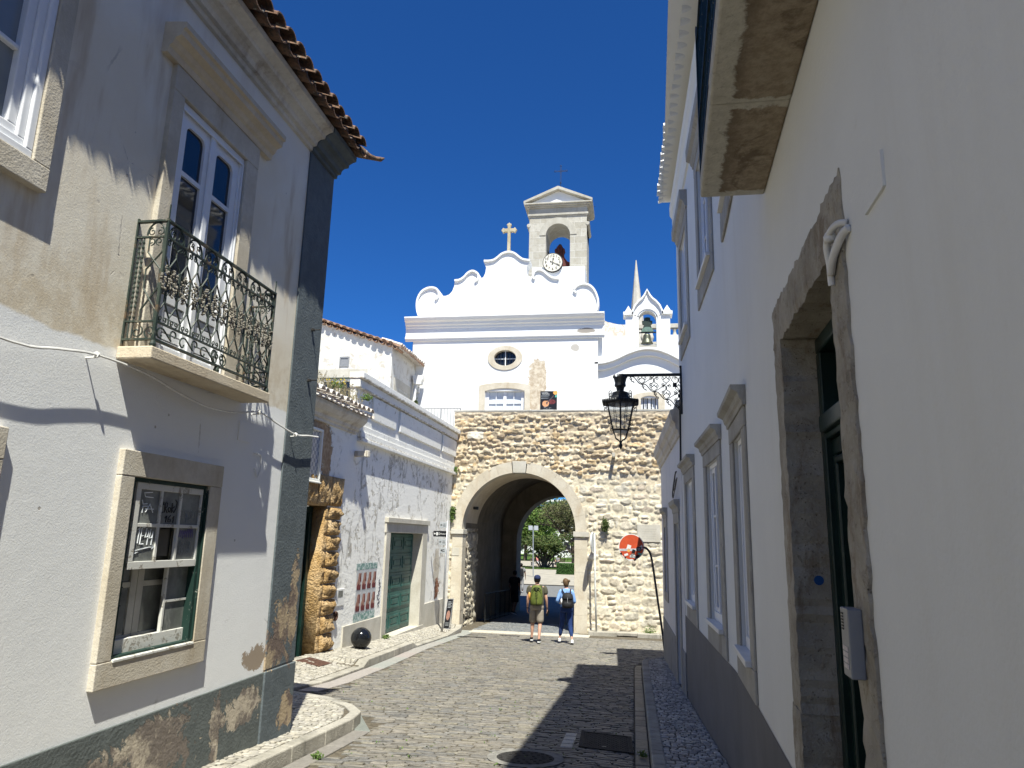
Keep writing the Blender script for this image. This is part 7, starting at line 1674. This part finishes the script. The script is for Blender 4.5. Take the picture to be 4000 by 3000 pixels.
# woman in pale blue blouse
wx, wy = -1.80, 20.45
P_w = dict(arm_l=((-.255, -.02, 1.15), (-.20, .20, 1.08)), arm_r=((.23, .02, 1.14), (.17, .21, 1.05)), leg_l=((-.13, .10, .49), (-.19, .13, .12), (-.1, 1, -.03)), leg_r=((.105, .02, .50), (.18, -.17, .125), (.0, .93, -.36)), head=(-.03, .02), sh=.165, calf=.038)
t, P, b = figure('person', 'woman with a blonde bun, light blue blouse, dark jeans and a black rucksack', (wx, wy, g(wy)+.004), R(2), 1.70, P_w, MAT['skin'])
m = MB(); torso(m, P, .96, .165, .125, 0, 0, .188, .122); sleeves(m, P, 1.75, .062, .045); m.build('blouse', MAT['blouse'], t, True, sub=1)
m = MB(); legs(m, P, 1.88, .100, .070, .046, .185, .14); m.build('jeans', MAT['jeans'], t, True, sub=1)
m = MB(); hx_, hy = -.03, .02
m.loft([(hx_+.02, hy-.05, 1.555, .045, .04), (hx_+.022, hy-.035, 1.60, .075, .075), (hx_+.016, hy-.018, 1.645, .088, .094), (hx_+.01, hy-.01, 1.69, .090, .098), (hx_+.008, hy-.006, 1.735, .074, .084), (hx_+.004, hy, 1.765, .045, .05), (hx_, hy, 1.777, .012, .012)], 18); m.ball((hx_+.098, hy-.065, 1.705), (.044, .042, .038), 12, 8); m.build('hair', MAT['hair_blonde'], t, True)
m = MB(); m.ball((hx_-.103, hy+.05, 1.655), (.014, .04, .024), 10, 6); m.tube([(hx_-.10, hy+.05, 1.66), (hx_-.05, hy-.03, 1.662)], .005, 4); m.build('sunglasses', MAT['black_gloss'], t)
B = backpack(t, MAT['pack_black'], None, .33, .42, .19, .97, -.10, x0=.045)
m = MB(); m.loft([(.045, -.20, 1.20, .155, .105), (.045, -.205, 1.24, .165, .112), (.045, -.19, 1.33, .15, .10), (.045, -.17, 1.39, .10, .07), (.045, -.16, 1.40, .02, .02)], 18); m.tube([(.0, -.15, 1.39), (.02, -.16, 1.44), (.07, -.16, 1.44), (.09, -.15, 1.39)], .008, 5); m.loft([(.045, -.255, .99, .12, .05), (.045, -.27, 1.05, .13, .055), (.045, -.265, 1.13, .125, .05), (.045, -.25, 1.15, .10, .03)], 14); m.build('flap_and_pocket', MAT['pack_black'], B, True, sub=1)
m = MB(); m.tube([(.05, -.315, 1.27), (.05, -.325, 1.2), (.052, -.325, 1.12)], .008, 4); m.build('buckle_strap', MAT['steel'], B)
m = MB(); m.lathe([(0, 0), (.028, 0), (.028, .12), (.018, .13), (.018, .15), (0, .15)], (-.125, -.2, 1.08), 10); m.build('bottle', MAT['white_cloth'], B, True)
shoes(P, t, MAT['shoe_white'], MAT['shoe_white'])
# people in and beyond the gate
ps = dict(arm_l=((-.25, 0, 1.15), (-.24, .1, .92)), arm_r=((.25, -.05, 1.15), (.27, -.02, .9)), leg_l=((-.1, .12, .48), (-.1, .05, .11), (0, 1, 0)), leg_r=((.1, .0, .49), (.1, -.2, .12), (0, .95, -.3)), head=(0, .03))
def bystander(lab, x, y, yaw, H, top, bot, hair, skin, short=False, pack=None, dz=0.):
    t, P, b = figure('person', lab, (x, y, g(y)+.004+dz), yaw, H, ps, skin)
    m = MB(); torso(m, P, .95, .18, .13); sleeves(m, P, .6, .075, .07); m.build('shirt', top, t, True)
    m = MB(); legs(m, P, .98 if short else 1.85, .10, .075, .09 if short else .06); m.build('trousers', bot, t, True)
    m = MB(); m.loft([(0, .0, 1.58, .07, .07), (0, .0, 1.65, .097, .104), (0, .005, 1.72, .085, .095), (0, .01, 1.765, .02, .02)], 14); m.build('hair', hair, t, True)
    if pack: backpack(t, pack, None, .32, .48, .16, .98, -.10)
    shoes(P, t, MAT['shoe_black'], MAT['shoe_white']); return t
bystander('dark haired person with a black rucksack walking out of the far arch into the sun', -6.72, 44.8, R(6), 1.74, MAT['grey_cloth'], MAT['grey_cloth'], MAT['hair_dark'], MAT['skin_dark'], pack=MAT['dark_cloth'])
bystander('person in dark clothes standing in the shade at the far end of the gate passage', -4.85, 30.6, R(-20), 1.76, MAT['dark_cloth'], MAT['dark_cloth'], MAT['hair_dark'], MAT['skin_dark'], True, dz=.0)
bystander('person in an ochre top mostly hidden behind the one in the passage shade', -6.95, 42.6, R(0), 1.72, MAT['ochre_cloth'], MAT['dark_cloth'], MAT['hair_dark'], MAT['skin'])
sit = dict(arm_l=((-.24, .1, 1.2), (-.15, .35, 1.1)), arm_r=((.24, .1, 1.2), (.15, .35, 1.1)), leg_l=((-.1, .45, .95), (-.1, .5, .52), (0, 1, 0)), leg_r=((.1, .45, .95), (.1, .5, .52), (0, 1, 0)), head=(0, .04))
def sitter(lab, x, y, yaw, top, bot, hair):
    t, P, b = figure('person', lab, (x, y, g(y)+.05-.42), yaw, 1.7, sit, MAT['skin'])
    m = MB(); torso(m, P, .95, .18, .14); sleeves(m, P, .6, .075, .07); m.build('shirt', top, t, True); m = MB(); legs(m, P, 1.6, .10, .075, .07); m.build('trousers', bot, t, True)
    m = MB(); m.loft([(0, .0, 1.58, .07, .07), (0, .0, 1.65, .097, .104), (0, .005, 1.72, .085, .095), (0, .01, 1.765, .02, .02)], 14); m.build('hair', hair, t, True)
    BN = thing('park_bench', 'dark park bench under '+lab.split(' sitting')[0], 'bench', (x, y, g(y)+.05)); z = g(y)+.05; M_ = Matrix.Rotation(yaw, 3, 'Z'); F = lambda a, b_, c: tuple(Vector((x, y, z))+M_ @ Vector((a, b_, c)))
    m = MB()
    for k in range(4): m.box(-.8, .8, -.22+k*.12, -.12+k*.12, .40, .44, F)
    m.build('seat', MAT['bark'], BN); m = MB()
    for k in range(3): m.box(-.8, .8, -.30-k*.02, -.27-k*.02, .55+k*.13, .65+k*.13, F)
    m.build('backrest', MAT['bark'], BN)
    for s in (-.65, .65): m = MB(); m.box(s-.03, s+.03, -.25, .2, 0, .40, F); m.build('leg', MAT['iron'], BN)
    return t
sitter('person in a pink top sitting on a park bench beyond the arch', -11.3, 88, R(200), MAT['pink_cloth'], MAT['white_cloth'], MAT['hair_blonde'])
sitter('person in grey sitting on a park bench near the hedge', -8.6, 86, R(160), MAT['grey_cloth'], MAT['dark_cloth'], MAT['hair_dark'])
# ------------------------------------------------------------------ park beyond the gate
def tree(name, lab, base, trunk, limbs, blobs, leaf, size, twig=0, r0=.3):
    t = thing(name, lab, 'tree', base); m = MB(); bx, by, bz = base
    W = lambda p: Vector((bx+p[0], by+p[1], bz+p[2]))
    def grow(a, b, ra, rb, lvl):
        mid = (a+b)/2+Vector((rng.gauss(0, .06), rng.gauss(0, .06), rng.gauss(0, .04)))*(b-a).length; m.tube([a, mid, b], [ra, (ra+rb)/2, rb], 7 if lvl < 2 else 4)
    for pts, ra, rb in trunk+limbs:
        sp = [Vector(p) for p in spline([W(p) for p in pts], 4)]; n = len(sp); m.tube(sp, [ra+(rb-ra)*i/(n-1) for i in range(n)], 9)
        if twig:
            for k in range(twig):
                a = sp[rng.randint(n//3, n-1)]; 
                for lv in range(3):
                    d = Vector((rng.gauss(0, 1), rng.gauss(0, 1), rng.uniform(-.1, 1.1))).normalized(); b = a+d*rng.uniform(.5, 1.3)*(1 if lv == 0 else .6); grow(a, b, max(rb*(.5 if lv == 0 else .3), .012), .010, 3); a = b
    m.build('trunk', MAT['bark'], t)
    m = MB()
    for (cx, cy, cz), (rx, ry, rz), n in blobs:
        sub = [(rng.gauss(0, .45)*rx, rng.gauss(0, .45)*ry, rng.gauss(0, .45)*rz, rng.uniform(.18, .42)) for _ in range(max(6, n//70))]
        for k in range(n):
            s = rng.choice(sub); d = Vector((rng.gauss(0, 1), rng.gauss(0, 1), rng.gauss(0, 1))).normalized()*rng.random()**.4
            p = W((cx+s[0]+d.x*rx*s[3], cy+s[1]+d.y*ry*s[3], cz+s[2]+d.z*rz*s[3])); a = Vector((rng.gauss(0, 1), rng.gauss(0, 1), rng.gauss(0, .6))).normalized(); b = a.orthogonal().normalized(); z = size*rng.uniform(.6, 1.4)
            m.add([p-a*z, p-b*z*.55, p+a*z, p+b*z*.55], [(0, 1, 2, 3)])
    m.build('crown', MAT[leaf], t, recalc=False); return t
G0 = g(44)+.05
tree('park_tree', 'bright green leafy tree on the left beyond the arch', (-15.4, 106, G0), [([(0, 0, 0), (.1, 0, 1.2), (0, 0, 2.4)], .3, .2)], [([(0, 0, 2.2), (-.8, 0, 3.4), (-1.2, 0, 4.6)], .17, .06), ([(0, 0, 2.3), (.9, .2, 3.4), (1.3, 0, 4.8)], .17, .06)],
     [((.3, 0, 4.6), (3.8, 2.6, 3.0), 5200), ((2.6, -.5, 3.9), (2.4, 2, 2.0), 2600), ((-.2, -.5, 6.2), (3.0, 2, 1.8), 2400)], 'leaf_bright', .17)
tree('park_tree', 'many stemmed low spreading tree with dark twisted trunks in the middle of the lawn', (-9.6, 81, G0), [([(0, 0, 0), (.1, 0, .7), (0, 0, 1.3)], .28, .2)],
     [([(.0, 0, .5), (a, b, 1.3), (a*1.9, b*1.5, 2.1)], .12, .05) for a, b in ((-.9, .1), (-.5, .4), (.2, -.3), (.6, .2), (1.0, -.1), (-.2, -.4), (.4, .5))]+[([(.1*k-.3, 0, 0), (.3*k-.9, .1, .7), (.35*k-1.0, 0, 1.6)], .09, .05) for k in range(7)],
     [((-.2, 0, 2.6), (2.5, 2.2, 1.1), 4200), ((.8, -.6, 2.2), (1.8, 1.6, .8), 1500)], 'leaf_dark', .12, 3)
tree('park_tree', 'big half bare tree with a thick leaning trunk behind the hedge on the right', (-7.0, 92, G0), [([(0, 0, 0), (-.15, 0, 1.6), (-.35, 0, 3.0)], .50, .34)],
     [([(-.35, 0, 2.9), (-1.5, 0, 3.6), (-2.6, .2, 5.0), (-3.6, 0, 6.2)], .26, .07), ([(-.3, 0, 3.0), (.0, .2, 4.4), (-.6, 0, 6.5)], .24, .06), ([(-.3, 0, 3.0), (.9, -.2, 4.2), (1.8, 0, 6.0)], .22, .06), ([(-1.5, 0, 3.6), (-1.2, .3, 5.0), (-1.8, 0, 7.0)], .12, .03), ([(-2.2, .1, 4.4), (-3.2, 0, 4.8), (-4.2, 0, 5.0)], .09, .03), ([(.3, 0, 3.6), (.4, 0, 5.5), (.1, 0, 7.6)], .12, .03)],
     [((-.2, 0, 6.2), (2.8, 2.2, 2.6), 5200), ((-2.8, 0, 6.4), (1.9, 1.6, 1.6), 800), ((1.2, 0, 5.0), (1.9, 1.8, 2.0), 2600), ((-.8, 0, 4.4), (1.6, 1.4, 1.4), 1300)], 'leaf_brown', .09, 30)
for i, (x, y, s, lf, lab) in enumerate(((-13.5, 128, 1.6, 'leaf_dark', 'dense dark tree in front of the pale building, seen above the twisted tree'), (-8.8, 133, 1.7, 'leaf_bright', 'round green tree in front of the pale building behind the half bare tree'), (-19, 131, 1.55, 'leaf_brown', 'brownish tree in front of the pale building behind the bright green tree'), (-22, 135, 1.3, 'leaf_dark', 'dark rounded tree far back on the left of the park'), (-3, 128, 1.2, 'leaf_bright', 'light green tree far back on the right of the park'), (-26, 112, 1.1, 'leaf_bright', 'leafy tree far to the left of the park lawn'))):
    tree('park_tree', lab, (x, y, G0), [([(0, 0, 0), (.1, 0, 2), (0, 0, 3)], .3, .2)], [], [((0, 0, 4.2*s), (3.2*s, 2.5, 2.6*s), 3000)], lf, .28)
m = MB()
for k in range(6500):
    f = rng.random(); x, y, z = rng.uniform(-6.95, -3.0), rng.uniform(68.2, 69.6), rng.uniform(0, .98)
    c = rng.random()
    if c < .45: y = 68.2+abs(rng.gauss(0, .05))
    elif c < .7: z = .98-abs(rng.gauss(0, .05))
    elif c < .85: x = -6.95+abs(rng.gauss(0, .05))
    p = Vector((x, y, G0+z)); a = Vector((rng.gauss(0, 1), rng.gauss(0, 1), rng.gauss(0, 1))).normalized(); b = a.orthogonal().normalized(); s = rng.uniform(.03, .07); m.add([p-a*s, p-b*s*.6, p+a*s, p+b*s*.6], [(0, 1, 2, 3)])
h = m.build('hedge', MAT['leaf_hedge'], recalc=False); tag(h, 'clipped square hedge on the right beyond the arch', 'hedge')
m = MB(); m.box(-6.9, -3.0, 68.27, 69.55, G0, G0+.92); m.build('branches', simple('hedge_inside', (.02, .035, .012), .95), h)
m = MB()
for k in range(9000):
    x, y = rng.uniform(-16, -4), 78+6*rng.random(); a = rng.uniform(0, 6.3); s = .05; p = Vector((x, y, G0+.03)); hh = rng.uniform(.04, .12); m.add([p, p+Vector((math.cos(a)*s, math.sin(a)*s, 0)), p+Vector((rng.gauss(0, .03), rng.gauss(0, .03), hh))], [(0, 1, 2)])
tag(m.build('grass', MAT['leaf_bright'], recalc=False), 'short lawn grass under the park tree', 'grass', kind='stuff')
FLD = thing('floodlight_pole', 'slim pole with two square floodlights seen through the arch', 'floodlight', (-8.27, 62, G0))
m = MB(); m.tube([(-8.27, 62, G0), (-8.35, 62, .95)], .045, 8); m.build('pole', MAT['steel'], FLD)
for s in (-1, 1):
    F = lambda u, v, w: (-8.33+s*.24+u, 62-w-v*.3, .86+v)
    m = MB(); m.fbox(F, -.19, .19, -.2, .2, -.08, 0); fl = m.build('lamp_head', MAT['grey_plastic'], FLD, bevel=.02); m = MB(); m.fbox(F, -.165, .165, -.175, .175, 0, .01); m.build('lens', simple('floodlight_lens', (.62, .66, .70), .2, .5, var=.05), fl)
# pale apartment building and a parked car far behind the trees
AP = thing('white_building', 'pale building with rows of windows far behind the park trees', 'building', (-16, 150, G0))
m = MB(); m.box(-34, 6, 150, 160, G0, 7.5); m.box(-34, 6, 149.8, 150, 3.6, 3.9); m.build('wall', MAT['white_wall'], AP)
m = MB(); m.box(-34.5, 6.5, 149.3, 160.5, 7.5, 7.9); m.build('roof', MAT['white_wall'], AP)
for r_ in range(3):
    for k in range(12): x = -33+k*3.2; z = -2.2+r_*3.3; m = MB(); m.box(x, x+1.3, 149.93, 149.99, z, z+1.6); m.build('window', MAT['glass_dark'], AP)
CAR = thing('parked_car', 'white car parked beyond the park lawn on the right', 'car', (-10.2, 118, G0))
FCr = lambda u, v, w: (-10.2+u, 118-w, G0+v)
m = MB(); m.prism(sp2([(-2.1, .35), (-2.15, .7), (-1.9, .95), (-1.2, 1.02), (-.6, 1.45), (.9, 1.48), (1.7, 1.0), (2.1, .9), (2.15, .4), (1.8, .3), (-1.8, .3)], 3), FCr, -.85, .85); m.build('body', MAT['white_plastic'], CAR, bevel=.06)
m = MB(); m.prism([(-1.0, 1.04), (-.5, 1.38), (.15, 1.40), (.15, 1.04)], FCr, .851, .86); m.prism([(.25, 1.04), (.25, 1.40), (.85, 1.40), (1.45, 1.04)], FCr, .851, .86); m.build('side_window', MAT['glass_dark'], CAR)
for u in (-1.3, 1.3): m = MB(); m.lathe([(.0, 0), (.33, 0), (.33, .2), (0, .2)], (-10.2+u, 117.1, G0+.33), 18, 'y'); m.build('wheel', MAT['black'], CAR)
